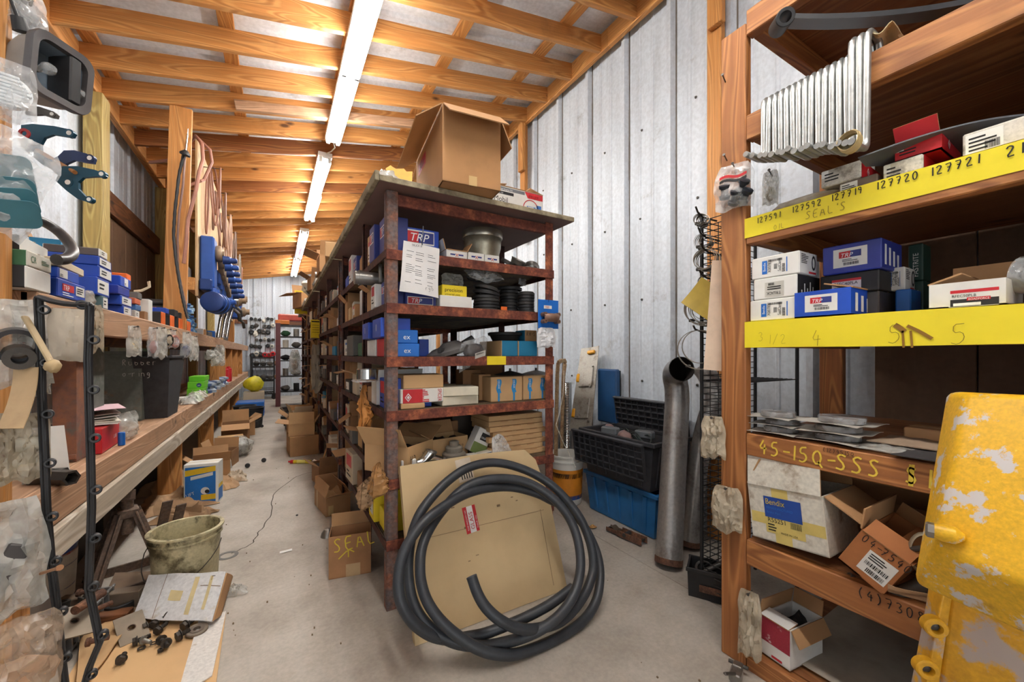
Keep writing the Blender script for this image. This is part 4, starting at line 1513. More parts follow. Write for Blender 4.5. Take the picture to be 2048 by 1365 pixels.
tag(o, 'thin pale cord hanging from the corner post with a bead end', 'cord')
# on the top board -----------------------------------------------------------
ZT = 1.828
c0 = at(884, 0 + 361, Z=ZT)
R_C = R(-13)
loc, size = fit(885, 361, ZT, corner='fl', rz=R(-6), pu=1001, pv=833, pt=206)
def redlab(g, s):
 g.mats = BAND + [K(176, 42, 62, .6)]
 decal(g, 'l', s, .1, .66, .42, .85, 8)
 lines(g, 'l', s, .14, .7, .38, .83, 3, 4)
 decal(g, 'f', s, .44, 0, .58, .13, 0)
 g.mats[0] = TAPE
t = carton('open_carton', 'big brown cardboard carton with open flaps on top of the front rack', 'carton', loc, size, R(-6), K(180, 134, 88, .8, var=.1), sticker=redlab,
   flaps={'f': -40, 'l': -36, 'r': -66, 'b': -20})
p = at(935, 210, Y=2.0)
b = MB()
b.lathe([(0, .05), (.06, .045), (.085, .02), (.09, 0), (0, 0)], 28)
o = b.build('tin_dome', STEEL)
o.location = (loc.x + .03, loc.y + .03, ZT + size[2] - .012)
tag(o, 'round metal dome poking out of the big open carton', 'tin')
bb = MB()
bb.box((loc.x + .03, loc.y + .03, ZT + (size[2] - .02) / 2 + .004), (.16, .16, size[2] - .03))
o = bb.build('inner_box', CARD_D)
tag(o, 'brown box packed inside the big open carton', 'box')
def oil(g, size):
 g.mats = BAND + [K(120, 122, 126, .5), K(60, 110, 176, .5)]
 decal(g, 'f', size, .02, .42 + .58 * .82, .62, .42 + .58 * .95, 8)
 words_on(g, 'f', size, .1, .42 + .58 * .84, 'Diesel Engine Oil', .014, 6, wmax=.1)
 decal(g, 'f', size, .02, .42 + .58 * .66, .40, .42 + .58 * .78, 4)
 words_on(g, 'f', size, .06, .42 + .58 * .68, '1 Mile Oil', .012, 6, wmax=.07)
 words_on(g, 'f', size, .02, .42 + .58 * .36, 'Mobil', .042, 1, wmax=.1)
 F, W, H = face_frame('f', *size)
 F = F @ Matrix.Translation((0, H * .42, 0))
 H *= .58
 g.add([(W * .62, H * .97, .0004), (W * .68, H * .72, .0004), (W * .99, H * .72, .0004), (W * .99, H * .97, .0004)], [(0, 1, 2, 3)], 2, F)
 words_on(g, 'f', size, .7, .42 + .58 * .77, 'API CJ-4', .02, 6, wmax=.085)
 M = F @ Matrix.Translation((W * .74, H * .3, .0005))
 g.ring(.055, .05, .0004, 30, 2, M)
 decal(g, 'f', size, .66, .42 + .58 * .1, .84, .42 + .58 * .4, 9, .0009)
 decal(g, 'f', size, .68, .42 + .58 * .28, .80, .42 + .58 * .38, 0, .0012)
 decal(g, 'f', size, .62, .42 + .58 * .05, .72, .42 + .58 * .2, 8, .0012)
 decal(g, 'f', size, .86, .42 + .58 * .05, .96, .42 + .58 * .5, 9, .0009)
box('oil_carton', 'white printed motor oil carton behind the big brown carton', 'carton', dict(px=985, py=0, Z=ZT, Y=2.02, pu=1086, d=.2, h=.25), WHITE, sticker=oil, flaps={'b': 60, 'f': 172, 'l': 170, 'r': 165})
b = MB()
poly = [(-.05, 0), (.05, 0), (.055, .055), (.03, .05), (.02, .062), (-.015, .055), (-.035, .068), (-.055, .05)]
b.prism(poly, .012)
b2 = b.build('crushed_box', K(236, 176, 30, .5))
pq = at(797, 352, Z=ZT)
b2.matrix_local = frame((pq.x + .02, pq.y + .06, ZT), (1, -.15, 0), (0, .25, .97))
tag(b2, 'crushed yellow box leaning on the corner of the rack top', 'box')
t = thing('plastic_bag', 'small clear bag crumpled at the corner of the rack top', 'bag', (pq.x - .03, pq.y + .07, ZT))
b = MB()
crumpled(b, .09, .07, .035, 4, .03, 12)
b.build('film', FILM_W, t, smooth=60)
for k, (px_, py_, w_, d_, h_, mat, kind, lab) in enumerate((
  (735, 388, .05, .07, .05, CARD_D, 'scrap', 'torn brown scrap on the edge of the front rack top'),
  (712, 410, .1, .08, .06, FILM_W, 'plastic_bag', 'white plastic bag hanging over the edge of the front rack top'),
  (704, 436, .06, .08, .06, K(188, 160, 80, .7), 'parcel', 'mustard wrapped parcel on the edge of the rack top'),
  (697, 448, .07, .08, .05, K(150, 50, 50, .6), 'parcel', 'red wrapped parcel further back on the rack top'),
  (690, 458, .06, .08, .04, K(120, 112, 106, .6), 'parcel', 'grey wrapped parcel beside the red one on the rack top'))):
 p = at(px_, py_, X=.42)
 b = MB()
 crumpled(b, w_, d_, h_, k + 3, .03, 12)
 o = b.build(kind, mat, smooth=50)
 o.location = (.40, p.y, 1.827)
 o.rotation_euler = (0, 0, k * .7)
 tag(o, lab, 'bag' if 'bag' in kind else kind)
# ================================================================ LEFT SIDE: UPPER SHELF
ZS = ZU + .001
LX = -.612
def lbox(name, label, px, pv, pt, w, mat, z=0.0, X=LX, cat='box', group=None, rz=0.0, **k):
 loc, size = fit(px, 0, ZS + z, 'fr', rz, pv=pv, pt=pt, w=w, X=X)
 o = carton(name, label, cat, loc, size, rz, mat, group, **k)
 return z + size[2] + .0008
def cr(g, s):
 g.mats = BAND + [GREEN]
 words_on(g, 'r', s, .12, .3, 'CR', s[2] * .6, 8, wmax=s[1] * .22)
 lines(g, 'r', s, .55, .35, .9, .7, 3, 8)
def endlab(g, s):
 g.mats = BAND
 decal(g, 'r', s, .08, .12, .92, .88, 0)
 lines(g, 'r', s, .2, .3, .8, .75, 2, 1, 4, .0008)
za = lbox('parts_box', 'white box with a dark end, bottom of the near pile on the upper shelf', 52, 102, 531, .13, WHITE, fm=(0, 0, 5, 5, 0, 0), extra_mats=(BLACK,), X=-.60)
zb = lbox('parts_box', 'white box with a green end and two green letters, middle of the near pile', 55, 103, 500, .13, OFFW, za, fm=(0, 0, 5, 5, 0, 0), extra_mats=(GREEN,), sticker=cr, X=-.60)
lbox('parts_box', 'white box with a torn dark end on top of the near pile', 42, 96, 470, .11, WHITE, zb, fm=(0, 0, 5, 5, 0, 0), extra_mats=(BLACK,), X=-.62, rz=.06)
def trpr(g, s):
 g.mats = BAND
 F, W, H = face_frame('r', *s)
 decal(g, 'r', s, .15, .38, .55, .78, 2)
 M = F @ Matrix.Translation((W * .18, H * .42, .0006))
 g.text('TRP', H * .42, M, 6, wmax=W * .3)
 decal(g, 'r', s, .62, .3, .95, .85, 0)
 lines(g, 'r', s, .15, .1, .55, .34, 2, 6)
 lines(g, 'r', s, .65, .4, .9, .78, 3, 1, 6, .0008)
z1 = lbox('parts_box', 'blue lettered box at the foot of the pile next to the green ended box', 115, 171, 555, .14, BLUE, sticker=trpr, X=-.60)
z2 = lbox('parts_box', 'blue box with a pale label lying on the blue lettered box', 114, 158, 532, .12, BLUE, z1, sticker=stick('r', .1, .15, .45, .9, None, 2, bar=False), X=-.605)
lbox('parts_box', 'flat tan box lid lying on the two blue boxes', 116, 168, 514, .13, CARD_P, z2, rz=.05, X=-.60)
p = at(163, 577, Z=ZS)
b = MB()
lump(b, (0, 0, .03), (.028, .03, .035), 3, .35)
o = b.build('plastic_bag', FILM_W, smooth=60)
o.location = (-.64, at(166, 708, X=-.64).y + .02, ZS)
tag(o, 'cloudy rolled bag stuffed between the blue pile and the white ended boxes', 'bag')
zc = lbox('parts_box', 'small teal and grey box under the pile of blue boxes with pale ends', 205, 216, 592, .10, K(84, 112, 116, .6), X=-.62, sticker=endlab)
for k, (px, pv, pt, w, mat, lab) in enumerate(((193, 219, 553, .16, BLUE, 'blue box with a pale end, lowest blue one of the tallest pile'), (197, 224, 531, .16, BLUE, 'blue box with a pale end, second blue one up the tallest pile'),
            (197, 223, 512, .17, BLUE, 'blue box with a pale end, third blue one up the tallest pile'), (199, 215, 497, .16, K(92, 84, 84, .7), 'dull grey box with a white end crowning the tallest blue pile'))):
 zc = lbox('parts_box', lab, px, pv, pt, w, mat, zc, X=-.625, sticker=endlab, ends=WHITE if k == 3 else None, group='blue boxes with pale ends')
lbox('parts_box', 'sky blue open box standing behind the near piles against the wall', 122, 132, 480, .1, TEAL, X=-.86, flaps={'l': 70})
zc = 0
for k, (px, pv, pt, mat, lab) in enumerate(((246, 263, 611, BLUE, 'blue box with a pale end, foot of the lower blue pile'), (242, 264, 590, BLUE, 'blue box with a pale end, second in the lower blue pile'),
           (236, 259, 570, K(40, 58, 152, .45), 'purple blue box with pink letters, third in the lower blue pile'), (241, 262, 551, BLUE, 'blue box with a square label on top of the lower pile'))):
 zc = lbox('parts_box', lab, px, pv, pt, .13, mat, zc, X=-.622, sticker=endlab if k in (0, 1) else (stick('r', .35, .15, .7, .9, None, 2, bar=False) if k == 3 else None), group='blue boxes of the lower pile',
    extra=(lambda mb, s: words_on(mb, 'f', s, .1, .3, 'COW', .02, 5)) if k == 2 else None, extra_mats=(K(220, 60, 150, .6),))
lbox('parts_box', 'flat orange box on top of the lower blue pile', 254, 262, 547, .12, ORANGE, zc, X=-.68)
rr = random.Random(6)
zg = 0
for k, (px, pv, w, h, z, mat, lab) in enumerate((
  (270, 279, .08, .04, 0, K(176, 170, 160, .7), 'small grey box next to the lower blue pile'), (272, 282, .07, .03, .041, K(70, 110, 160, .6), 'small blue and white box on the small grey one'),
  (270, 281, .08, .03, .072, K(196, 96, 60, .7), 'small orange and black box in the crowded middle of the shelf'), (276, 284, .08, .035, .103, K(110, 108, 104, .6), 'grey wrapped box topping the crowded middle pile'),
  (290, 296, .06, .05, 0, CARD_D, 'open brown box with a dark lining, crowded middle of the shelf'), (298, 305, .05, .125, 0, WHITE, 'tall white box standing before the black tubes'))):
 loc, size = fit(px, 0, ZS + z, 'fr', 0, pv=pv, w=w, h=h, X=-.625)
 carton('parts_box', lab, 'box', loc, size, 0, mat, 'small boxes in the middle of the upper shelf', sticker=endlab if k == 0 else None)
b = MB()
b.tube([(0, 0, 0), (.03, .0, .006), (.06, .01, .03), (.055, .02, .06)], .01, 8, flat=.5)
o = b.build('bracket', K(206, 190, 160, .6))
o.location = (-.66, at(268, 708, X=-.66).y, ZS + .15)
tag(o, 'pale curled strap sticking up from the small boxes', 'strap')
gx = -.618
row = [(323, .10, 0, 'foot', (BLACK, ORANGE)), (341, .1, 0, 'foot', (BLACK, ORANGE)), (358, .1, 0, 'foot', (BLACK, ORANGE)), (374, .1, 0, 'foot', (BLACK, ORANGE))]
nm = ['first', 'second', 'third', 'fourth']
for k, (px, w, z, _, m) in enumerate(row):
 loc, size = fit(px, 0, ZS, 'fr', 0, pv=px + 8, w=.10, h=.078, X=gx)
 size = (size[0], min(size[1], .14), size[2])
 carton('parts_box', 'black and orange box, %s along the front of the orange and black pile' % nm[k], 'box', loc, size, 0, BLACK, 'black and orange boxes', ends=ORANGE)
for k, (px, pv, w, h, z, mat, lab) in enumerate(((331, 338, .14, .035, .079, BLUE, 'flat blue box lying on the black and orange boxes'), (349, 356, .1, .05, .079, BLACK, 'plain black box lying on the black and orange boxes'),
             (361, 366, .06, .045, .079, K(50, 50, 54, .5), 'dark grey box end next to the plain black box'))):
 loc, size = fit(px, 0, ZS + z, 'fr', 0, pv=pv, w=w, h=h, X=gx - .005)
 size = (size[0], min(size[1], .16), size[2])
 carton('parts_box', lab, 'box', loc, size, 0, mat)
loc, size = fit(364, 0, ZS + .132, 'fr', 0, pv=369, w=.26, h=.045, X=gx - .01)
carton('parts_box', 'long black box with orange lettering and an orange end', 'box', loc, (.26, .1, .045), R(8), BLACK, ends=ORANGE,
  sticker=lambda g, s: (setattr(g, 'mats', BAND + [ORANGE]), words_on(g, 'f', s, .05, .3, 'POWER', .028, 8)))
t = thing('black_tube', 'short black tube with a mustard cloth end lying on the long black box', 'tube', (loc.x + .02, loc.y, loc.z + .0715), R(8))
b = MB()
b.cyl((-.13, 0, 0), (.12, 0, 0), .025, seg=18, bev=.003)
b.build('tube', BLACKP, t)
b = MB()
b.ring(.0275, .02, .03, 18, 0, TR(.1, 0, 0, 0, PI / 2, 0), .002)
b.build('clamp', STEEL, t)
b = MB()
lump(b, (-.15, 0, .004), (.035, .028, .028), 2)
b.build('cloth_end', K(188, 148, 70, .9), t)
# bags hung along the upper shelf edge ---------------------------------------
def rings_in(n, r, m):
 def fn(g, w, h, t):
  g.mats = [m]
  for k in range(n):
   g.ring(r, r * .78, .006, 20, 0, TR(0, (k - n / 2) * .007, -h + r * 1.15, PI / 2 + .1 * k, .15 * k, 0))
 return fn
def lump_in(m, k=1.0):
 def fn(g, w, h, t):
  g.mats = [m]
  lump(g, (0, 0, -h * .68), (w * .33 * k, t * .32, h * .22), 4)
 return fn
for k, (px, py, w, h, t_, rz, mat, ins, lab) in enumerate((
  (268, 652, .07, .145, .03, .9, FILM_W, lump_in(K(200, 184, 150, .7)), 'cream narrow bag tied on a nail under the upper shelf edge'),
  (306, 655, .07, .16, .03, 1.1, FILM, lump_in(K(150, 96, 90, .7)), 'clear bag with reddish parts on the upper shelf edge'),
  (322, 655, .08, .18, .03, 1.0, FILM_W, lump_in(K(150, 146, 136, .6)), 'long cloudy bag next to the one with reddish parts'),
  (334, 658, .06, .11, .035, 1.2, FILM_D, rings_in(3, .035, BLACK), 'bag of black rings on the upper shelf edge'),
  (345, 660, .075, .12, .05, 1.2, FILM, rings_in(4, .04, K(176, 120, 110, .5)), 'bag of pinkish rings on the upper shelf edge'),
  (372, 665, .10, .20, .05, 1.0, FILM_W, lump_in(K(70, 80, 130, .6)), 'long cloudy bag with blue parts hung before the tall upright'),
  (388, 672, .10, .20, .04, 1.1, FILM_W, lump_in(K(190, 186, 178, .6)), 'long white bag beside the tall upright'))):
 p = at(px, py, X=-.585)
 hang_bag('plastic_bag', lab, 'bag', p, w, h, t_, rz, mat, ins, 50 + k, 'bags nailed along the upper shelf edge')
for k, (px, py, w, h, lab) in enumerate(((436, 690, .2, .24, 'big crumpled clear bag hung on the far upper shelf edge'), (420, 700, .1, .1, 'small clear bag beside the big crumpled one'))):
 p = at(px, py, X=-.585)
 hang_bag('plastic_bag', lab, 'bag', p, w, h, .08, 1.0, FILM_W, lump_in(K(150, 150, 146, .6)), 70 + k, crumple=.03)
# things past the tall upright on the upper shelf
rr = random.Random(14)
cnt = ['first', 'second', 'third', 'fourth', 'fifth', 'sixth', 'seventh', 'eighth', 'ninth', 'tenth', 'eleventh', 'twelfth']
for k in range(12):
 y = 4.08 + (k % 5) * .13
 z = (k // 5) * .075
 b = MB()
 r_ = .05 - .004 * (k // 5)
 b.lathe([(0, 0), (r_, 0), (r_, .02), (r_ * .7, .03), (r_ * .7, .05), (r_ * .9, .056), (r_ * .9, .07), (0, .07)], 16)
 b.box((r_ * .8, 0, .035), (.03, .03, .03), bev=.004)
 o = b.build('blue_fitting', [K(92, 140, 176, .5), K(60, 100, 150, .5), K(140, 170, 190, .5)][k % 3])
 o.location = (-.68 + rr.uniform(-.02, .03) + (k // 5) * .006, y + rr.uniform(-.01, .01), ZS + z)
 o.rotation_euler = (0, 0, rr.uniform(0, 6))
 tag(o, 'pale blue pipe fitting, %s of the heap past the tall upright' % cnt[k], 'fitting', 'pale blue fittings past the tall upright')
for k in range(7):
 y = 4.75 + k * .33
 loc = (-.66 + rr.uniform(-.03, .02), y, ZS)
 carton('parts_box', 'small %s box, %s along the upper shelf past the blue fittings' % (['white', 'tan', 'grey', 'blue', 'white', 'tan', 'grey'][k], cnt[k]), 'box', loc, (rr.uniform(.06, .12), rr.uniform(.08, .16), rr.uniform(.05, .11)), rr.uniform(-.3, .3),
   [WHITE, CARD, GREYB, BLUE_B, OFFW, CARD_L, GREYB][k], 'small boxes far along the upper shelf')
# ================================================================ PLYWOOD PANEL WITH VALVES AND CABLES
t = thing('plywood_panel', 'tall plywood panel behind the blue valves and the cable coils', 'panel', (0, 0, 0))
b = MB()
b.box((-.605, 5.95, 2.28), (.018, 3.2, 1.36), bev=.002)
b.build('sheet', 'plywood_face', t)
b = MB()
b.box((-.64, 4.5, 1.70), (.05, .36, .11), bev=.003)
b.build('batten', 'post_wood_y', t)
b = MB()
b.box((-.64, 6.4, 1.70), (.05, 2.2, .09), bev=.003)
b.build('batten', 'post_wood_y', t)
VB = K(44, 84, 160, .42, .15, var=.18)
VBD = K(32, 60, 120, .42, .15, var=.2)
t = thing('valve_block', 'big blue hydraulic valve block on the plywood panel above the shelf', 'valve', (-.595, 4.42, 1.66))
b = MB()
b.box((.055, .10, .26), (.105, .20, .46), bev=.012)
b.build('body', VB, t)
b = MB()
b.box((.05, .5, .05), (.09, 1.1, .1), bev=.01)
b.build('manifold', VBD, t)
rr = random.Random(17)
for k in range(7):
 y = .12 + k * .16
 b = MB()
 z = .36 - .035 * k
 b.lathe([(0, 0), (.07, 0), (.075, .012), (.075, .035), (.068, .045), (.03, .048), (.03, .062), (0, .062)], 24, 0, TR(.108 if k < 2 else .095, y, z, 0, PI / 2, 0))
 b.build('solenoid', K(150, 128, 104, .5, .35, var=.25), t)
 b = MB()
 M = TR(.16, y, z - .05, 0, PI / 2, 0)
 b.lathe([(0, 0), (.04, 0), (.036, .05), (.026, .06), (.024, .10), (.016, .11), (0, .11)], 18, 0, M)
 b.build('port', VB if k % 2 else VBD, t)
 if k > 1:
  b = MB()
  b.box((.06, y, z - .1), (.1, .1, .14), bev=.012)
  b.build('section', VB, t)
t = thing('air_tank', 'round ended blue cylinder slung under the blue valve block', 'cylinder', (-.50, 4.36, 1.562), R(-6))
b = MB()
M = TR(0, 0, 0, -PI / 2, 0, 0)
b.lathe([(0, 0), (.07, 0), (.086, .006), (.09, .02), (.09, .30), (.08, .32), (0, .32)], 32, 0, M)
b.build('body', VBD, t)
for y in (.07, .2):
 b = MB()
 b.ring(.097, .091, .03, 28, 0, TR(0, y, 0, -PI / 2))
 b.build('band', VB, t)
for y, z in ((.06, .09), (.16, .085), (.27, .02)):
 b = MB()
 if z > .05:
  b.cyl((0, y, .08), (0, y, .125), .03, .022, 16)
 else:
  b.cyl((.08, y, .02), (.13, y, .03), .022, seg=14)
 b.build('port', VB, t)
t = thing('spool_valve', 'blue valve with bright steel tubes standing on the shelf by the panel', 'valve', (-.55, 5.55, ZS))
b = MB()
for dx in (-.03, .012, .05):
 b = MB()
 b.tube([(dx, 0, 0), (dx + .02, .05, .2), (dx + .05, .12, .36)], .018, 12)
 b.build('tube', CHROME, t)
b = MB()
b.box((.04, .1, .40), (.16, .14, .1), bev=.015, M=TR(rz=.2))
b.build('body', VB, t)
b = MB()
b.lathe([(0, 0), (.06, 0), (.05, .03), (.03, .04), (0, .04)], 20, 0, TR(.12, .1, .42, 0, PI / 2, 0))
b.build('cap', STEEL, t)
for k, (y, z, s_, lab) in enumerate(((6.1, 1.78, .11, 'dusty blue pump body further along the plywood panel'), (6.6, 1.85, .1, 'dull blue pump at the far part of the plywood panel'), (7.1, 1.72, .1, 'farthest blue pump on the plywood panel'))):
 t = thing('pump', lab, 'pump', (-.597, y, z))
 b = MB()
 b.box((s_ * .7, 0, 0), (s_ * 1.4, s_ * 1.8, s_ * 2.2), bev=.02)
 b.build('body', VB, t)
 b = MB()
 b.lathe([(0, 0), (s_ * .7, 0), (s_ * .7, .04), (s_ * .4, .06), (s_ * .4, .1), (0, .1)], 20, 0, TR(s_ * 1.38, 0, 0, 0, PI / 2, 0))
 b.build('flange', K(150, 128, 104, .5, .35), t)
 b = MB()
 b.tube([(s_, -s_ * .5, -s_), (s_ * 1.6, -s_ * .4, -s_ * 1.6), (s_ * 1.7, .0, -s_ * 2.4)], .02, 10)
 b.build('hose_end', STEEL_D, t)
def coil(name, label, x, y, z, w, h, turns, r, mat, seed, cat='cable coil'):
 rr = random.Random(seed)
 b = MB()
 pts = []
 n = 26
 for k in range(turns * n):
  a = 2 * PI * k / n
  j = k / n
  ww, hh = w * (.8 + .35 * math.sin(j * 2.3 + seed)), h * (.82 + .22 * math.sin(j * 1.7 + seed * 2))
  pts.append((.075 + .055 * math.sin(j * 1.9), math.sin(a) * ww / 2 + .01 * math.sin(j * 5), -hh / 2 + math.cos(a) * hh / 2))
 b.tube(pts, r, 6)
 o = b.build(name, mat)
 o.location = (x, y, z)
 b = MB()
 b.cyl((-.01, 0, -.015), (.15, 0, -.005), .004, seg=6)
 n_ = b.build('nail', STEEL_D, o)
 return tag(o, label, cat, 'cable coils on the plywood panel')
WIRE = [K(150, 104, 84, .5), K(126, 92, 76, .5), K(166, 130, 108, .5), K(110, 88, 76, .5), K(148, 140, 128, .5)]
for k, (y, z, w, h, n, lab) in enumerate(((4.66, 2.86, .16, .62, 4, 'brown cable coil, first on the plywood panel from the tall upright'), (5.1, 2.78, .16, .6, 4, 'second brown cable coil along the plywood panel'),
           (5.6, 2.7, .2, .62, 5, 'third cable coil along the plywood panel, hanging in long loops'), (6.2, 2.66, .2, .66, 5, 'fourth cable coil along the plywood panel'),
           (6.9, 2.52, .28, .7, 5, 'wide pale cable coil at the far end of the plywood panel'), (7.35, 2.42, .22, .6, 4, 'last thin coil at the end of the panel'))):
 coil('cable_coil', lab, -.594, y, z, w, h, n, .0085, WIRE[k % 5], k + 2)
# the thick brown hose and the control cable on the tall upright
b = MB()
pts = [atd(x, y, d) for x, y, d in ((300, 325, 3.4), (345, 320, 3.36), (392, 272, 3.2), (404, 288, 3.1), (406, 320, 3.05), (398, 345, 3.0), (392, 380, 2.98), (384, 410, 2.97), (376, 440, 2.96), (372, 490, 2.95), (366, 540, 2.95))]
q = []
for i in range(len(pts) - 1):
 for k in range(4):
  q.append(pts[i].lerp(pts[i + 1], k / 4))
b.tube(q, .013, 8)
pts = [atd(x, y, d) for x, y, d in ((394, 275, 3.3), (420, 300, 3.3), (424, 325, 3.3), (408, 360, 3.28), (402, 362, 3.24), (375, 372, 3.2))]
b.tube(pts, .012, 8)
o = b.build('hose', K(158, 108, 90, .55))
tag(o, 'thick brown hose looped over the tall orange upright', 'hose')
t = thing('control_cable', 'black and silver control cable with a rubber disc hanging on the tall upright', 'cable', (0, 0, 0))
b = MB()
cp = [atd(x, y, 2.94) for x, y in ((368, 306), (358, 350), (350, 420), (347, 470), (352, 520), (360, 570), (366, 600), (372, 625), (376, 640))]
q = []
for i in range(len(cp) - 1):
 for k in range(6):
  q.append(cp[i].lerp(cp[i + 1], k / 6))
b.tube(q, [.009 + .002 * (k % 2) for k in range(len(q))], 8)
b.build('sheath', BLACK, t)
b = MB()
b.tube([atd(x, y, 2.955) for x, y in ((370, 310), (366, 370), (358, 430), (355, 480), (356, 540), (364, 580), (372, 612))], .0075, 8)
b.build('inner_cable', K(130, 96, 84, .5), t)
b = MB()
c = atd(370, 309, 2.93)
b.lathe([(0, -.012), (.03, -.008), (.034, 0), (.03, .01), (.012, .03), (0, .03)], 20, 0, Matrix.Translation(c) @ Euler((.2, .3, 0)).to_matrix().to_4x4())
b.build('rubber_disc', BLACK, t)
b = MB()
b.cyl(atd(371, 303, 2.94), atd(375, 268, 2.95), .007, .005, 10)
b.cyl(atd(375, 268, 2.95), atd(376, 258, 2.95), .003, .003, 8)
b.build('threaded_end', CHROME, t)
# ================================================================ LEFT SIDE: BENCH TOP
ZBT = ZB + .001
def bin_mesh(w0, d0, w1, d1, h, th=.006, m=0, lip=.0):
 mb = MB()
 A = [(-w0 / 2, -d0 / 2, 0), (w0 / 2, -d0 / 2, 0), (w0 / 2, d0 / 2, 0), (-w0 / 2, d0 / 2, 0)]
 B = [(-w1 / 2, -d1 / 2, h), (w1 / 2, -d1 / 2, h), (w1 / 2, d1 / 2, h), (-w1 / 2, d1 / 2, h)]
 Bi = [(x * (1 - th * 2 / w1), y * (1 - th * 2 / d1), h) for x, y, z in B]
 Ai = [(x * (1 - th * 2 / w0), y * (1 - th * 2 / d0), th) for x, y, z in A]
 vs = A + B + Bi + Ai
 fs = [(3, 2, 1, 0)]
 for i in range(4):
  j = (i + 1) % 4
  fs += [(i, j, 4 + j, 4 + i), (4 + i, 4 + j, 8 + j, 8 + i), (8 + i, 8 + j, 12 + j, 12 + i)]
 fs.append((12, 13, 14, 15))
 mb.add(vs, fs, m)
 if lip:
  for (cx, cy, sx, sy) in ((0, -d1 / 2, w1 + lip * 2, lip), (0, d1 / 2, w1 + lip * 2, lip), (-w1 / 2, 0, lip, d1), (w1 / 2, 0, lip, d1)):
   mb.box((cx, cy, h - .008), (sx, sy, .018), m, bev=.003)
 return mb
RB = patchy('rusty_red_bin', C(128, 92, 80), C(158, 102, 70), .45, .62, .75, .1, 7, C(106, 100, 92))
GB = patchy('grey_green_bin', C(112, 118, 110), C(140, 104, 74), .58, .68, .6, .2, 5, C(142, 146, 138))
for k, (px, pu, X, d, pt, mat, lab) in enumerate(((153, 104, -.675, .16, 700, RB, 'tall rust red metal bin on the bench'), (181, 157, -.70, .16, 695, GB, 'narrow green metal bin with rust streaks on the bench'),
             (284, 204, -.735, .11, 703, GB, 'tall grey metal bin with chalked words on the bench'))):
 loc, size = fit(px, 0, ZBT, 'fr', 0, pu=pu, pt=pt, d=d, X=X)
 t = thing('metal_bin', lab, 'bin', loc)
 bin_mesh(size[0] * .97, size[1] * .97, size[0], size[1], size[2], .004).build('body', mat, t, smooth=0)
 for zz in (.02, size[2] - .03):
  b = MB()
  b.box((0, -size[1] / 2 - .002, zz), (size[0] * .98, .006, .02), bev=.002)
  b.build('rim', mat, t)
 if k == 2:
  b = MB()
  words_on(b, 'f', size, .50, .80, 'Rubber', .036, 0, hand=True, wd=.08)
  words_on(b, 'f', size, .50, .64, 'o-ring', .034, 0, hand=True, wd=.08)
  b.build('chalk_words', K(214, 214, 206, .8), t, smooth=0, M=TR(0, -.008, 0))
loc, size = fit(335, 0, ZBT, 'fr', 0, pu=283, pt=712, d=.30, X=-.625)
t = thing('plastic_tote', 'tall black plastic tub on the bench in front of the grey bin', 'tub', loc)
b = bin_mesh(size[0], size[1], size[0] * 1.42, size[1] * 1.6, size[2], .006, 0, .014)
b.build('body', K(50, 50, 52, .62, var=.35, scale=26), t, smooth=0)
g = MB()
lump(g, (0, 0, size[2] * .6), (size[0] * .5, size[1] * .55, .06), 3)
g.build('contents', BLACK, t)
# papers, cartons and bags in front of the bins
loc, size = fit(156, 921, ZBT, 'fr', R(4), pu=113, pv=201, pt=866)
carton('open_carton', 'tan carton in front of the rust red bin on the bench', 'carton', loc, size, R(4), CARD_L, flaps={'f': 178, 'b': 165, 'l': 178, 'r': 170})
loc, size = fit(204, 0, ZBT, 'fr', R(3), pv=243, pt=858, w=.16, X=-.635)
carton('parts_box', 'bright red box with white letters near the bench edge', 'box', loc, size, R(3), RED, sticker=lambda g, s: (setattr(g, 'mats', BAND), words_on(g, 'r', s, .55, .35, 'LUBE', .022, 6, wmax=.05)))
lt = loc.z + size[2]
t = thing('paper_stack', 'slumped stack of envelopes and pale papers on the red box', 'papers', (loc.x - .02, loc.y + .02, lt + .001), R(20))
for k in range(6):
 b = MB()
 w_, d_ = .2 - .008 * (k % 3), .24 - .01 * (k % 2)
 b.sheet(lambda u, v: ((u - .5) * w_ + .01 * (k % 3), (v - .5) * d_ + .006 * k, .004 + k * .0075 + .006 * math.sin(u * 3 + k) * u), 8, 8, .004)
 b.build('envelope', [WHITE, OFFW, K(226, 220, 206, .7), OFFW, WHITE, OFFW][k], t)
b = MB()
b.sheet(lambda u, v: ((u - .5) * .19 + .03, (v - .5) * .25, .058 + .006 * math.sin(u * 3) + .012 * u), 8, 8, .0015)
b.build('pink_sheet', K(232, 196, 204, .7, var=.05), t)
o = thing('plastic_bag', 'clear bag spilling from the paper stack over the bench edge', 'bag', (-.64, at(252, 708, X=-.64).y, ZBT + .135), R(70))
bag_mesh(.16, .13, .06, 82, .02).build('film', FILM_W, o, smooth=60)
b = MB()
b.cyl((0, 0, 0), (0, 0, .06), .013, seg=14, bev=.002)
o = b.build('grease_tube', BLUE_B)
o.location = (-.618, at(243, 708, X=-.618).y, ZBT)
tag(o, 'small blue tube standing at the end of the red box', 'tube')
o = MB()
o.sheet(lambda u, v: ((u - .5) * .11, .02 * math.sin(u * 3) + .05 * v, v * .17), 8, 8, .0012)
q = o.build('paper_sheet', WHITE)
q.location = (-.66, at(95, 708, X=-.66).y, ZBT)
q.rotation_euler = (0, 0, R(35))
tag(q, 'white card standing behind the black gasket strip on the bench', 'card')
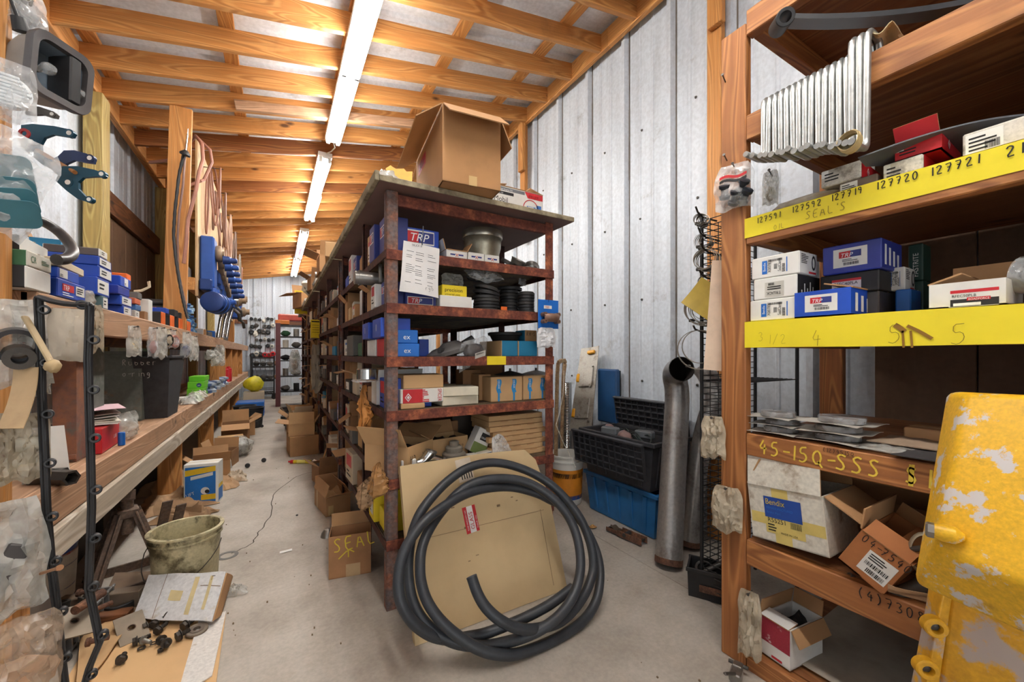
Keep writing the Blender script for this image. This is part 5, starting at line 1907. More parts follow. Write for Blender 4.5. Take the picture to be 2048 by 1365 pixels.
for k, (px, py, rz, lab) in enumerate(((22, 985, .9, 'short hexagonal dark tube on the bench end'), (50, 978, 1.3, 'second hexagonal dark tube on the bench end'))):
 p = at(px, py, Z=ZBT)
 b = MB()
 M = TR(0, 0, .022, PI / 2, 0, 0)
 b.lathe([(.018, 0), (.025, 0), (.025, .09), (.018, .09), (.018, 0)], 6, 0, M, cap=False)
 o = b.build('hex_tube', STEEL_D, smooth=0)
 o.location = (-.64 - .05 * k, p.y + .06, ZBT)
 o.rotation_euler = (0, 0, rz)
 tag(o, lab, 'tube', 'hexagonal tubes on the bench end')
box_ = [(412, 424, .14, .07, 0, 'foot'), (414, 425, .14, .06, .071, 'top'), (398, 409, .14, .05, 0, 'end')]
for k, (px, pv, w, h, z, lab) in enumerate(((404, 418, .13, .075, 0, 'lime green box at the foot of the green pile on the bench'), (405, 419, .13, .065, .076, 'lime green box with a dark oval badge, second in the green pile'),
           (407, 421, .13, .05, .142, 'lime green open box on top of the green pile'), (421, 430, .12, .07, 0, 'lime green box behind the green pile, half under white bags'))):
 loc, size = fit(px, 0, ZBT + z, 'fr', 0, pv=pv, w=w, h=h, X=-.635)
 size = (size[0], min(size[1], .3), size[2])
 carton('parts_box', lab, 'box', loc, size, 0, LIME, 'lime green boxes', sticker=None if k > 1 else (lambda g, s: (setattr(g, 'mats', BAND), g.ring(.02, 0.0001, .0006, 20, 5, face_frame('f', *s)[0] @ Matrix.Translation((s[0] * .7, s[2] * .5, 0))), words_on(g, 'f', s, .7, .38, 'SKF', .014, 6, center=True, lift=.0012))))
loc, size = fit(384, 0, ZBT, 'fr', R(-10), pv=397, w=.12, h=.05, X=-.625)
carton('parts_box', 'small white box between the black tub and the green pile', 'box', loc, (.12, .12, .05), R(-10), WHITE)
rr = random.Random(23)
for k in range(6):
 b = MB()
 crumpled(b, .12, .12, .07, k + 31, .04, 11)
 o = b.build('plastic_bag', [FILM_W, K(200, 206, 190, .6), FILM_W, K(170, 196, 140, .6), OFFW, FILM_W][k], smooth=50)
 o.location = (-.66 + rr.uniform(-.02, .02), 4.25 + k * .15, ZBT)
 tag(o, 'crumpled %s wrapper, %s in the litter past the green boxes' % (['clear', 'pale', 'cloudy', 'greenish', 'white', 'milky'][k], cnt[k]), 'wrapper', 'wrappers past the green boxes')
for k in range(12):
 y = 5.2 + (k // 3) * .42 + (k % 3) * .1
 b = MB()
 r_ = .055
 b.lathe([(0, 0), (r_, 0), (r_, .03), (r_ * .6, .045), (r_ * .6, .07), (r_ * .95, .075), (r_ * .95, .1), (r_ * .4, .11), (0, .11)], 16)
 b.box((r_ * .7, 0, .05), (.04, .04, .04), bev=.005)
 o = b.build('blue_fitting', [K(96, 116, 150, .5), K(70, 90, 130, .5), K(150, 160, 170, .45)][k % 3])
 o.location = (-.66 + (k % 3 - 1) * .03, y, ZBT + (.0 if k % 3 else .0))
 o.rotation_euler = (0, 0, k * 1.3)
 tag(o, 'blue grey valve body, %s along the bench past the wrappers' % cnt[k], 'valve', 'blue grey valves on the bench')
for k in range(3):
 b = MB()
 b.cyl((0, 0, 0), (0, 0, .2), .04, seg=16, bev=.004)
 b.cyl((0, 0, .2), (0, 0, .23), .02, seg=12)
 o = b.build('spray_can', RED)
 o.location = (-.64 - .03 * (k % 2), 6.95 + k * .22, ZBT)
 tag(o, 'red can, %s of the red ones far along the bench' % cnt[k], 'can', 'red cans on the bench')
# ================================================================ THINGS ON THE RIGHT SHELVES
Q = -PI / 2   # faces the aisle: local x runs towards the viewer, local y into the shelf
def rbox(name, label, px, pu, pv, Z, mat, X=1.425, h=None, pt=None, w=None, d=None, cat='box', rz=Q, **k):
 loc, size = fit(px, 0, Z, 'fr', rz, pu=pu, pv=pv, pt=pt, w=w, d=d, h=h, X=X)
 return carton(name, label, cat, loc, size, rz, mat, **k)
ZA, ZB_, ZC, ZD, ZE, ZF = 1.572, 1.2125, .8315, .4605, .0705, 1.9415
def sealclamp(g, s):
 g.mats = BAND
 F, W, H = face_frame('f', *s)
 decal(g, 'f', s, .24, .18, .35, .8, 3)
 M = F @ Matrix.Translation((W * .32, H * .3, .0008)) @ Matrix.Rotation(PI / 2, 4, 'Z')
 g.text('Bendix', .012, M, 6, wmax=H * .42)
 M = F @ Matrix.Translation((W * .43, H * .22, .0008)) @ Matrix.Rotation(PI / 2, 4, 'Z')
 g.text('X007831', .014, M, 1, wmax=H * .6)
 M = F @ Matrix.Translation((W * .64, H * .22, .0008)) @ Matrix.Rotation(PI / 2, 4, 'Z')
 g.text('SealClamp', .014, M, 1, wmax=H * .6)
 barcode(g, 'f', s, .38, .72, .66, .82, 1, 3)
 for k in range(7):
  decal(g, 'f', s, .49, .36 + k * .035, .56, .375 + k * .035, 1)
  decal(g, 'f', s, .66, .18 + k * .055, .72, .21 + k * .055, 1)
 decal(g, 'f', s, .745, .16, .765, .82, 3)
 lines(g, 'r', s, .08, .45, .5, .9, 6, 1)
 g.ring(.02, .014, .0004, 20, 4, face_frame('r', *s)[0] @ Matrix.Translation((s[1] * .76, s[2] * .55, .0004)) @ Matrix.Diagonal((.6, 1.2, 1, 1)))
 decal(g, 'r', s, .5, .05, .9, .14, 2)
def truck(g, s):
 g.mats = BAND + [K(200, 196, 186, .6)]
 decal(g, 'f', s, .28, .08, .72, .78, 8)
 words_on(g, 'f', s, .66, .32, 'TRUCK', .014, 1, rot=PI, wmax=.05, lift=.0009)
 lines(g, 'f', s, .34, .4, .66, .6, 2, 1, 2, .0009)
 barcode(g, 'f', s, .36, .62, .5, .74, 1, 3, .0009)
 decal(g, 'r', s, .02, .02, .98, .98, 4)
 for k in range(5):
  decal(g, 'r', s, .16 + .12 * k, .12, .2 + .12 * k, .3 + .1 * ((k * 3) % 5), 0, .0009)
rbox('parts_box', 'white box with a blue brand square, foot of the white pile by the upright', 1601, 1500, 1634, ZB_, WHITE, h=.0715, sticker=sealclamp, group=None)
rbox('parts_box', 'white box with a black end and an upside down label, middle of the white pile', 1594, 1507, 1640, ZB_ + .0725, WHITE, h=.071, sticker=truck)
rbox('parts_box', 'white box with a blue brand square, top of the white pile by the upright', 1599, 1503, 1635, ZB_ + .1445, WHITE, h=.072, sticker=sealclamp)
def trplab(g, s):
 g.mats = BAND
 decal(g, 'f', s, .2, .2, .78, .84, 0)
 F, W, H = face_frame('f', *s)
 decal(g, 'f', s, .3, .52, .5, .74, 2, .0003)
 decal(g, 'f', s, .5, .52, .68, .74, 5, .0003)
 M = F @ Matrix.Translation((W * .32, H * .54, .0009)) @ Matrix(((1, .25, 0, 0), (0, 1, 0, 0), (0, 0, 1, 0), (0, 0, 0, 1)))
 g.text('TRP', H * .2, M, 6, wmax=W * .34)
 lines(g, 'f', s, .36, .38, .64, .48, 2, 1)
 barcode(g, 'f', s, .38, .26, .64, .36, 1)
 for k in range(4):
  u = .14 + k * .2
  decal(g, 'r', s, u, .15, u + .09, .82 - .08 * k, 6)
rbox('parts_box', 'open bright blue lettered box at the front edge before the dark boxes', 1702, 1589, 1757, ZB_, K(28, 74, 178, .4), X=1.416, h=.08, flaps={'b': 100, 'r': 165}, sticker=trplab)
rbox('parts_box', 'dark grey box under the black labelled one', 1758, 1645, 1797, ZB_, K(58, 56, 56, .6), X=1.53, h=.075)
def rfec(txt):
 def fn(g, s):
  g.mats = BAND + [K(232, 222, 216, .6)]
  decal(g, 'f', s, .22, .05, .72, .72, 8)
  decal(g, 'f', s, .22, .6, .72, .72, 2, .0003)
  words_on(g, 'f', s, .26, .42, txt, .013, 1, wmax=.06, lift=.0009)
  barcode(g, 'f', s, .26, .12, .5, .34, 1, 4)
 return fn
rbox('parts_box', 'black box with a red and white label under the upper blue box', 1758, 1640, 1797, ZB_ + .076, BLACK, X=1.525, h=.062, sticker=rfec('RFEC40PLA'))
rbox('parts_box', 'blue lettered box on top of the black labelled box', 1763, 1645, 1804, ZB_ + .139, K(50, 62, 150, .42), X=1.52, h=.09, sticker=trplab)
rbox('parts_box', 'white printed box at the back between the black and green boxes', 1810, 1770, 1830, ZB_ + .08, WHITE, X=1.62, h=.07, sticker=sealclamp)
rbox('parts_box', 'small blue box on the shelf deck behind the dark pile', 1822, 1790, 1842, ZB_, BLUE_B, X=1.60, h=.079)
for k, (z, h, lab) in enumerate(((.0, .115, 'dark green box with pale letters, lower one behind the dark pile'), (.116, .115, 'dark green box with pale letters, upper one behind the dark pile'))):
 rbox('parts_box', lab, 1846, 1816, 1862, ZB_ + z, K(30, 62, 52, .5), X=1.72, h=h, sticker=lambda g, s: (setattr(g, 'mats', BAND), g.text('FASTRITE', .018, face_frame('f', *s)[0] @ Matrix.Translation((s[0] * .7, s[2] * .1, .0006)) @ Matrix.Rotation(PI / 2, 4, 'Z'), 0, wmax=s[2] * .8)), group='dark green boxes')
def road(g, s):
 g.mats = BAND
 decal(g, 'f', s, .28, .02, .92, .62, 0)
 decal(g, 'f', s, .30, .56, .92, .68, 2, .0003)
 words_on(g, 'f', s, .32, .4, 'RFEC50PLB', .009, 1, lift=.0008, wmax=.04)
 decal(g, 'f', s, .30, .04, .92, .32, 4, .0003)
 decal(g, 'f', s, .52, .25, .82, .37, 2, .0006)
 words_on(g, 'f', s, .54, .26, 'ROADFORCE', .007, 6, lift=.0012, wmax=.033)
 decal(g, 'f', s, .34, .06, .7, .17, 6, .0008)
rbox('parts_box', 'open white box with a black and red label on the yellow taped shelf', 2012, 1858, 2046, ZB_, WHITE, X=1.43, h=.062, sticker=road, flaps={'b': 85, 'l': 160})
t = thing('film_roll', 'clear film wrapped black and white part at the end of the yellow taped shelf', 'parcel', (1.47, .13, ZB_))
b = MB()
b.cyl((-.02, -.12, .05), (.06, .07, .075), .045, seg=20)
b.build('film', FILM, t)
b = MB()
b.cyl((-.015, -.11, .05), (.055, .06, .073), .036, seg=20)
b.build('roll', K(120, 122, 126, .4), t)
b = MB()
b.ring(.04, .02, .02, 20, 0, axis_matrix((-.08, -.19, -.025)))
o = b.build('end_ring', BLACK, t)
o.location = (.058, .07, .075)
# oil seal shelf ----------------------------------------------------------
b = MB()
lump(b, (0, 0, .022), (.04, .10, .022), 5, .2)
o = b.build('wrapped_bar', FILM_D, smooth=60)
p = at(1620, 708, X=1.50)
o.location = (1.49, p.y, ZA)
o.rotation_euler = (0, 0, .1)
tag(o, 'dusty film wrapped long part on the oil seal shelf nearest the upright', 'parcel')
DW = patchy('dirty_white_card', C(212, 206, 196), C(120, 110, 100), .52, .66, .7, scale=16)
def spendlab(g, s):
 g.mats = BAND
 decal(g, 'f', s, .04, .1, .5, .9, 0)
 lines(g, 'f', s, .08, .2, .45, .8, 4, 1)
 barcode(g, 'f', s, .28, .2, .46, .5, 1)
def redend(g, s):
 g.mats = BAND
 decal(g, 'f', s, .02, .55, .2, .95, 6)
 lines(g, 'f', s, .1, .25, .5, .8, 3, 4)
 decal(g, 'r', s, .02, .02, .98, .98, 2)
 c = face_frame('r', *s)[0] @ Matrix.Translation((s[1] * .3, s[2] * .5, .0009))
 for s_, m in ((.013, 6), (.009, 2), (.005, 6)):
  g.add([(-s_ * .8, 0, .0001 * (20 - s_ * 900)), (0, -s_, .0001 * (20 - s_ * 900)), (s_ * .8, 0, .0001 * (20 - s_ * 900)), (0, s_, .0001 * (20 - s_ * 900))], [(0, 1, 2, 3)], m, c)
rbox('parts_box', 'dusty grey box lying under the dirty white red ended box', 1755, 1678, 1790, ZA, K(126, 110, 100, .7), X=1.46, h=.04, sticker=spendlab)
rbox('parts_box', 'dirty white box with a red diamond end nearest the galvanised bolts', 1722, 1642, 1762, ZA + .041, DW, X=1.46, h=.052, rz=Q + .05, sticker=redend)
rbox('parts_box', 'dirty white box with a red diamond end, middle of the oil seal shelf', 1846, 1766, 1905, ZA, DW, X=1.46, h=.055, sticker=redend)
rbox('parts_box', 'open red ended box lying on the middle dirty white box', 1884, 1790, 1922, ZA + .056, RED, X=1.47, h=.045, flaps={'l': 150, 'f': 60}, sticker=redend)
rbox('parts_box', 'long grimy white box with small print at the near end of the oil seal shelf', 2100, 1925, 2200, ZA + .0, DW, X=1.44, h=.062, sticker=spendlab)
t = thing('mudguard_sheet', 'thin curved dark grey sheet lying over the boxes on the oil seal shelf', 'sheet', (0, 0, 0))
b = MB()
pA, pB, pC, pD = at(1716, 319, X=1.40), at(1850, 268, X=1.44), at(1960, 238, X=1.48), at(2060, 232, X=1.52)
def cur(u):
 a = pA.lerp(pB, u)
 b_ = pB.lerp(pC, u)
 c_ = pC.lerp(pD, u)
 return a.lerp(b_, u).lerp(b_.lerp(c_, u), u)
b.sheet(lambda u, v: cur(u) + Vector((.20 * v * min(1, u * 3 + .25), 0, -.012 * v + .004)), 24, 8, .004)
b.build('sheet', K(86, 88, 94, .35), t)
# film wrapped disc trays --------------------------------------------------
rr = random.Random(31)
def tray(label, x, y, z, w, r_, rz, grp):
 t = thing('disc_tray', label, 'tray', (x, y, z), rz, grp)
 b = MB()
 b.sheet(lambda u, v: ((u - .5) * w * 1.18, (v - .5) * w * 1.18, .003 + .003 * math.sin(u * 9 + v * 4)), 12, 12, .0015)
 b.build('card', K(176, 170, 160, .5), t)
 b = MB()
 b.lathe([(0, .005), (r_, .005), (r_, .018), (r_ * .97, .022), (0, .022)], 30)
 b.build('film', FILM, t)
 b = MB()
 b.lathe([(r_ * .55, .006), (r_ * .94, .006), (r_ * .94, .016), (r_ * .9, .018), (r_ * .6, .018), (r_ * .55, .016), (r_ * .55, .006)], 30, cap=False)
 b.build('disc', K(92, 78, 68, .5), t)
xA, yA = 1.495, at(1560, 708, X=1.495).y
for k in range(3):
 tray('film sealed disc on card, %s in the stack by the upright' % ['lowest', 'middle one', 'topmost'][k], xA + rr.uniform(-.008, .008), yA + rr.uniform(-.008, .008), ZC + k * .0245, .125, .052, rr.uniform(-.1, .1), 'film sealed discs by the upright')
xA, yA = 1.50, at(1676, 708, X=1.50).y
for k in range(3):
 tray('film sealed disc on card, %s in the wider stack' % ['lowest', 'middle one', 'topmost'][k], xA + rr.uniform(-.008, .008), yA + rr.uniform(-.008, .008), ZC + k * .0265, .138, .06, rr.uniform(-.15, .15), 'film sealed discs in the wider stack')
for k, (px, X, w, d, mat, z, lab) in enumerate(((1790, 1.47, .12, .14, FILM_W, 0, 'flat clear bag lying past the wider disc stack'), (1850, 1.46, .14, .1, K(64, 62, 62, .5), 0, 'flat dark rubber sheet on the chalk written shelf'), (1835, 1.56, .16, .16, K(150, 128, 106, .8), .012, 'flat brown card at the back of the chalk written shelf'),
           (1880, 1.66, .13, .1, CARD, .0, 'brown card box standing at the back of the chalk written shelf'))):
 p = at(px, 708, X=X)
 if k < 3:
  b = MB()
  crumpled(b, w, d, .008, 40 + k, .012, 10)
  o = b.build(['plastic_bag', 'rubber_sheet', 'card_sheet'][k], mat, smooth=50)
  o.location = (X, p.y, ZC + z)
  tag(o, lab, ['bag', 'sheet', 'card'][k])
 else:
  carton('parts_box', lab, 'box', (X, p.y, ZC), (w, d, .05), Q, mat)
# torn cartons on the shelf with the pen number -----------------------------
def bendix(g, s):
 g.mats = BAND + [K(30, 70, 150, .45), K(212, 190, 110, .4), K(206, 176, 60, .5)]
 decal(g, 'f', s, .34, .0, .56, .98, 9)
 decal(g, 'f', s, .02, .30, .99, .5, 9, .0002)
 decal(g, 'f', s, .22, .44, .72, .82, 8, .0005)
 decal(g, 'f', s, .22, .16, .74, .44, 9, .0005)
 words_on(g, 'f', s, .24, .68, 'Bendix', .026, 10, wmax=.06, lift=.0012)
 words_on(g, 'f', s, .25, .60, 'REMANUFACTURED', .010, 3, wmax=.08, lift=.0012)
 words_on(g, 'f', s, .25, .52, 'Brake Part', .010, 3, wmax=.06, lift=.0012)
 words_on(g, 'f', s, .25, .36, 'R55251', .02, 1, wmax=.055, lift=.0012)
 words_on(g, 'f', s, .42, .18, 'MADE IN USA', .009, 1, wmax=.05, lift=.0012)
 lines(g, 'f', s, .25, .19, .4, .34, 3, 1, 3, .0012)
 barcode(g, 'f', s, .56, .32, .7, .43, 1, 4, .0012)
DW2 = patchy('torn_white_carton', C(214, 208, 194), C(146, 122, 96), .56, .68, .75, scale=9)
TL, TR_, BL, BR = at(1498, 974, X=1.40), at(1627, 1008, X=1.40), at(1507, 1082, X=1.41), at(1660, 1117, X=1.405)
BL.z = max(BL.z, ZD + .004)
xd = (BR - BL)
wB = xd.length
hB = (TL - BL).length
t = carton('torn_carton', 'torn white carton with a blue brand label sagging on the shelf by the upright', 'carton', (0, 0, 0), (wB, .20, hB), 0, DW2, sticker=bendix, flaps={'b': 78, 'l': 120, 'f': 100, 'r': -35})
F = frame(BL, xd, TL - BL)
xx, zz_ = xd.normalized(), F.col[1].to_3d()
M = Matrix((xx, zz_.cross(xx), zz_)).transposed().to_4x4()
M.translation = BL + xx * wB / 2 + M.col[1].to_3d() * .10
t.matrix_local = M
P0, P1, P2 = at(1766, 1191, X=1.395), at(1823, 1131, X=1.395), at(1675, 1118, X=1.395)
def oldlab(g, s):
 g.mats = BAND
 decal(g, 'f', s, .34, .16, .92, .72, 0)
 lines(g, 'f', s, .4, .5, .85, .68, 3, 1, 3, .0006)
 barcode(g, 'f', s, .4, .36, .86, .46, 1, 4, .0008)
 barcode(g, 'f', s, .5, .2, .86, .31, 1, 5, .0008)
 words_on(g, 'f', s, .1, .78, '04-7540', .022, 1, hand=True, lift=.0008)
wC = (P1 - P0).length
hC = (P2 - P0).length
# the face: lower edge P2->P0, right edge P0->P1
xd = (P0 - P2)
zd = (P1 - P0)
t = carton('open_carton', 'brown carton tipped on its corner with a bar code label and pen number', 'carton', (0, 0, 0), (xd.length, .24, zd.length), 0, K(166, 104, 58, .75, var=.15), sticker=oldlab, flaps={'f': 150, 'l': 70, 'b': 120, 'r': 178})
xx = xd.normalized()
zz_ = (zd - xx * zd.dot(xx)).normalized()
M = Matrix((xx, zz_.cross(xx), zz_)).transposed().to_4x4()
M.translation = P2 + xx * xd.length / 2 + M.col[1].to_3d() * .12
t.matrix_local = M
carton('open_carton', 'dark open carton standing deep behind the torn white one', 'carton', (1.86, .50, ZD), (.26, .24, .15), Q + .1, CARD_D, flaps={'f': 40, 'l': 60, 'r': 20, 'b': 80})
carton('parts_carton', 'brown carton near the yellow casting at the end of the shelf', 'carton', (1.58, .17, ZD), (.14, .14, .20), Q + .3, K(150, 92, 54, .75), flaps={'f': 60, 'l': 70})
t = thing('hose_clamp', 'dirty metal band clamps and tubes jumbled beside the tipped carton', 'clamp', (1.43, .345, ZD + .10))
t.scale = (.75, .75, .9)
b = MB()
pts = [Vector((.0 + .02 * math.sin(a), .035 * math.cos(a), .05 * math.sin(a) + .03)) for a in [2 * PI * k / 22 for k in range(22)]]
b.tube(pts, .010, 8, closed=True, flat=.35)
b.build('band', K(150, 138, 116, .5, .4), t)
b = MB()
b.cyl((-.01, -.03, .06), (.0, .03, .03), .008, seg=10)
b.lathe([(0, 0), (.014, 0), (.014, .012), (0, .014)], 6, 0, TR(-.01, -.035, .062, PI / 2))
b.build('bolt', STEEL_D, t)
for k, (px, py, dx, dy, r_, lab) in enumerate(((1850, 1128, 1910, 1135, .016, 'grey tube poking out beside the tipped carton'), (1786, 1195, 1830, 1176, .018, 'short pipe under the tipped carton'), (1696, 1152, 1720, 1170, .012, 'dark pipe end under the edge of the tipped carton'))):
 a, b_ = at(px, py, X=1.44), at(dx, dy, X=1.48 if k == 0 else 1.46)
 b = MB()
 M = axis_matrix(b_ - a)
 M.translation = a
 b.ring(r_, r_ * .75, (b_ - a).length + .06, 18, 0, M, .001)
 o = b.build('pipe', K(92, 84, 76, .6, .3))
 tag(o, lab, 'pipe')
b = MB()
b.sheet(lambda u, v: (.02 * math.sin(u * 5), (u - .5) * .13, .01 + .05 * v * v + .02 * math.sin(v * 4 + u)), 10, 10, .003)
o = b.build('card_scrap', KRAFT)
o.location = (1.385, .33, ZD + .0)
tag(o, 'bent brown card scrap hanging over the pen numbered shelf edge', 'card')
# bottom shelf
loc, size = fit(1580, 0, ZE, 'fr', Q - .12, pu=1520, pv=1645, h=.13, X=1.43)
t = carton('open_carton', 'red and white open carton on the bottom shelf beside the upright', 'carton', loc, size, Q - .12, WHITE, flaps={'r': -60, 'f': 170, 'b': 80, 'l': 100}, fill=BLACK,
   sticker=lambda g, s: (setattr(g, 'mats', BAND + [patchy('scuffed_red', C(156, 44, 60), C(206, 190, 184), .6, .66, .6, scale=26)]), decal(g, 'f', s, 0, .36, 1, 1, 8), decal(g, 'f', s, .4, .04, .75, .1, 2)))
b = MB()
b.sheet(lambda u, v: ((u - .5) * .5, (v - .5) * .6, .004 + .003 * math.sin(u * 8)), 8, 8, .002)
o = b.build('card_sheet', K(160, 150, 136, .8))
o.location = (1.74, .42, ZE)
tag(o, 'pale card sheet lining the bottom shelf under the red and white carton', 'card')
# things on the top rails ---------------------------------------------------
rr = random.Random(19)
GALV = K(176, 178, 176, .34, .75, var=.28, scale=26)
hk = ['first', 'second', 'third', 'fourth', 'fifth', 'sixth', 'seventh', 'eighth', 'ninth', 'tenth', 'eleventh', 'twelfth', 'thirteenth', 'fourteenth', 'fifteenth', 'sixteenth', 'seventeenth']
for k in range(17):
 f = k / 16
 y = .715 - .0172 * k
 last = k >= 14
 zt = 1.951 + (.030 if last else 0)
 zb = 1.735 - .085 * f + rr.uniform(-.006, .006)
 x0 = 1.392 - (.016 if last else 0)
 L = .10 + rr.uniform(-.012, .012)
 r_ = .0086
 dy = rr.uniform(-.003, .003)
 pts = [(x0 - L, y + dy - .0, zb + .0), (x0 - .03, y + dy, zb), (x0 - .012, y + dy, zb + .004), (x0 - .002, y + dy, zb + .016), (x0, y + dy, zb + .035), (x0, y, zt - .035), (x0 + .003, y, zt - .014), (x0 + .016, y, zt - .002), (x0 + .032, y, zt), (x0 + .06, y, zt), (x0 + .078, y, zt - .006), (x0 + .085, y, zt - .03), (x0 + .085, y, zt - .085)]
 b = MB()
 b.tube(pts, r_, 12)
 o = b.build('square_bolt', GALV)
 tag(o, 'galvanised square bolt over the rail, %s from the upright' % hk[k] if not last else 'galvanised bolt taped in the bundle ending the row, %s of three' % ['first', 'second', 'third'][k - 14], 'bolt', 'galvanised square bolts hung over the rail')
b = MB()
b.sheet(lambda u, v: (1.285 + .03 * v + .006 * math.sin(u * 9), .452 + .024 * math.cos(u * 2 * PI), 1.66 + .024 * math.sin(u * 2 * PI) + .004 * math.sin(v * 12)), 22, 6, .002)
o = b.build('masking_tape', K(196, 172, 124, .7))
tag(o, 'crumpled brown tape round the ends of the bundled square bolts', 'tape')
b = MB()
b.sheet(lambda u, v: (1.395 + .09 * v, .455 - .06 * u, 1.985 + .008 * math.sin(u * 8 + v * 5) - .03 * abs(v - .5)), 10, 8, .002)
o = b.build('tape_strip', K(206, 186, 146, .7))
tag(o, 'brown paper tape over the tops of the bundled square bolts', 'tape')
t = thing('spring_leaf', 'black curved spring leaf with a rolled eye jutting over the top rail', 'spring', (0, 0, 0))
e0 = at(1580, 38, X=1.36)
e1 = at(1760, 45, X=1.42)
e2 = at(1935, 8, X=1.52)
b = MB()
def leaf(u):
 a, c = e0.lerp(e1, u), e1.lerp(e2, u)
 return a.lerp(c, u)
sd = Vector((.55, .45, .25)).normalized() * .085
b.sheet(lambda u, v: leaf(u) + sd * (v - .3) + Vector((0, 0, .0)), 20, 5, .012)
b.build('leaf', BLACKP, t)
b = MB()
M = axis_matrix(sd)
M.translation = e0 - sd * .35 + Vector((-.012, .014, .0))
b.ring(.026, .016, .095, 24, 0, M, .002)
b.build('eye', BLACK, t)
# hanging on the upright and behind it --------------------------------------
p = at(1458, 334, X=1.395)
def plugs(g, w, h, t):
 g.mats = [K(46, 50, 58, .35, .4)]
 for x, z in ((-.03, -.10), (.022, -.095), (.03, -.13), (-.0, -.128)):
  M = TR(x, 0, z, .6, .4 + x * 9, 0)
  g.lathe([(0, -.015), (.017, -.015), (.019, -.004), (.012, 0), (.012, .02), (.018, .024), (.018, .034), (0, .036)], 14, 0, M)
t = hang_bag('plastic_bag', 'clear bag of black fittings with a red and black printed logo on the upright', 'bag', (1.392, .815, p.z), .125, .165, .045, R(-72), FILM, plugs, 61, crumple=.012)
b = MB()
for z, m in ((.0, 0), (-.014, 1)):
 b.sheet(lambda u, v: ((u - .5) * .085, -.018 - .002 * math.sin(u * 6), -.052 + z + .009 * v + .004 * math.sin(u * 7)), 12, 3, .0006, m)
b.build('logo', [RED, BLACK], t)
for k, (px, py, w, h, X, lab) in enumerate(((1428, 832, .085, .155, 1.40, 'beige dusty bag hung at the side of the upright, waist high'), (1458, 972, .10, .16, 1.393, 'beige crumpled bag nailed low on the upright'), (1503, 1180, .07, .22, 1.398, 'thin beige bag strips hanging by the foot of the upright'), (1521, 352, .05, .12, 1.52, 'pale bag hanging in the bay just behind the upright'))):
 p = at(px, py, X=X)
 hang_bag('plastic_bag', lab, 'bag', (X - .012, (.89, p.y, p.y, .752)[k], p.z), w, h, .035, R(-75), FILM_D if k < 3 else FILM_W, lump_in(K(190, 180, 160, .7), .8), 90 + k, crumple=.022)
for k, (px, py, L) in enumerate(((1450, 165, .03), (1453, 322, .03))):
 b = MB()
 p = at(px, py, X=1.41)
 b.cyl((1.415, p.y, p.z), (1.375, p.y - .012, p.z + .008), .0022, seg=8)
 b.cyl((1.375, p.y - .012, p.z + .008), (1.373, p.y - .0125, p.z + .0085), .005, seg=8)
 o = b.build('nail', STEEL_D)
 tag(o, 'bent nail driven in the upright, %s' % ['above the bagged fittings at rail height', 'holding the bag with the printed logo'][k], 'nail')
# black wire rack behind the upright
t = thing('wire_rack', 'black wire mesh rack standing behind the upright against the wall', 'rack', (0, 0, 0))
y0, y1, xw0, xw1 = .93, 1.12, 1.66, 2.1
for (x, y) in ((xw0, y0), (xw1, y0), (xw0, y1), (xw1, y1)):
 b = MB()
 b.cyl((x, y, 0), (x, y, 1.72), .008, seg=8)
 b.build('post', BLACK, t)
b = MB()
for k in range(60):
 z = .05 + k * .028
 b.cyl((xw0, y1, z), (xw1, y1, z), .0022, seg=5)
 b.cyl((xw0, y0, z), (xw0, y1, z), .0022, seg=5)
for k in range(8):
 x = xw0 + (xw1 - xw0) * k / 7
 b.cyl((x, y1, .03), (x, y1, 1.72), .0022, seg=5)
b.build('mesh', BLACK, t)
for k in range(3):
 b = MB()
 z = .5 + k * .48
 for j in range(10):
  y = y0 + (y1 - y0) * j / 9
  b.cyl((xw0, y, z), (xw1, y, z), .0025, seg=5)
 b.build('shelf', BLACK, t)
def clamps(label, px, py, r_, n, seed, X=1.62):
 rr = random.Random(seed)
 p = at(px, py, X=X)
 t = thing('hose_clamp', label, 'clamp', (p.x, p.y, p.z), R(-64), 'hose clamps hung on the wire rack')
 for k in range(n):
  b = MB()
  rk = r_ * rr.uniform(.85, 1.05)
  M = TR((k - n / 2) * .004, (k - n / 2) * .009, -rk, PI / 2 + rr.uniform(-.25, .25), rr.uniform(-.5, .5), 0)
  b.ring(rk, rk * .965, .012, 30, 0, M)
  bd = b.build('band', K(150, 142, 130, .3, .8), t)
  b = MB()
  a = rr.uniform(3.6, 5.6)
  b.box((math.cos(a) * rk, 0, -rk + math.sin(a) * rk), (.022, .014, .012), bev=.002)
  b.build('screw_housing', STEEL_D, bd)
 b = MB()
 b.tube([(.05, .06, -.02), (0, .02, -.006), (-.012, -.05, .0), (-.016, -.075, .016)], .004, 8)
 b.build('hook', STEEL_D, t)
clamps('small hose clamps on the topmost hook of the wire rack', 1405, 430, .026, 5, 1)
clamps('small worm clamps hung below the bag of black fittings', 1410, 470, .03, 5, 2)
clamps('bunch of middling hose clamps on the second hook', 1415, 500, .048, 5, 3)
clamps('dull wide clamp partly behind the yellow envelope', 1412, 552, .03, 2, 4)
clamps('bunch of wide steel clamps below the yellow envelope', 1410, 588, .068, 7, 5)
clamps('two big thin steel band clamps hanging over the exhaust pipes', 1400, 660, .088, 2, 6)
p = at(1415, 598, X=1.56)
b = MB()
b.sheet(lambda u, v: ((u - .5) * .13, .012 * math.sin(v * 3), (v - .5) * .13), 8, 8, .003)
o = b.build('envelope', K(188, 160, 66, .35))
o.location = (1.54, p.y, p.z)
o.rotation_euler = (0, R(38), R(-60))
tag(o, 'mustard yellow plastic envelope hanging askew on the clamps', 'envelope')
p = at(1437, 528, X=1.50)
b = MB()
b.sheet(lambda u, v: ((u - .5) * .075, .008 * math.sin(v * 3 + u * 2), -v * .42), 6, 16, .002)
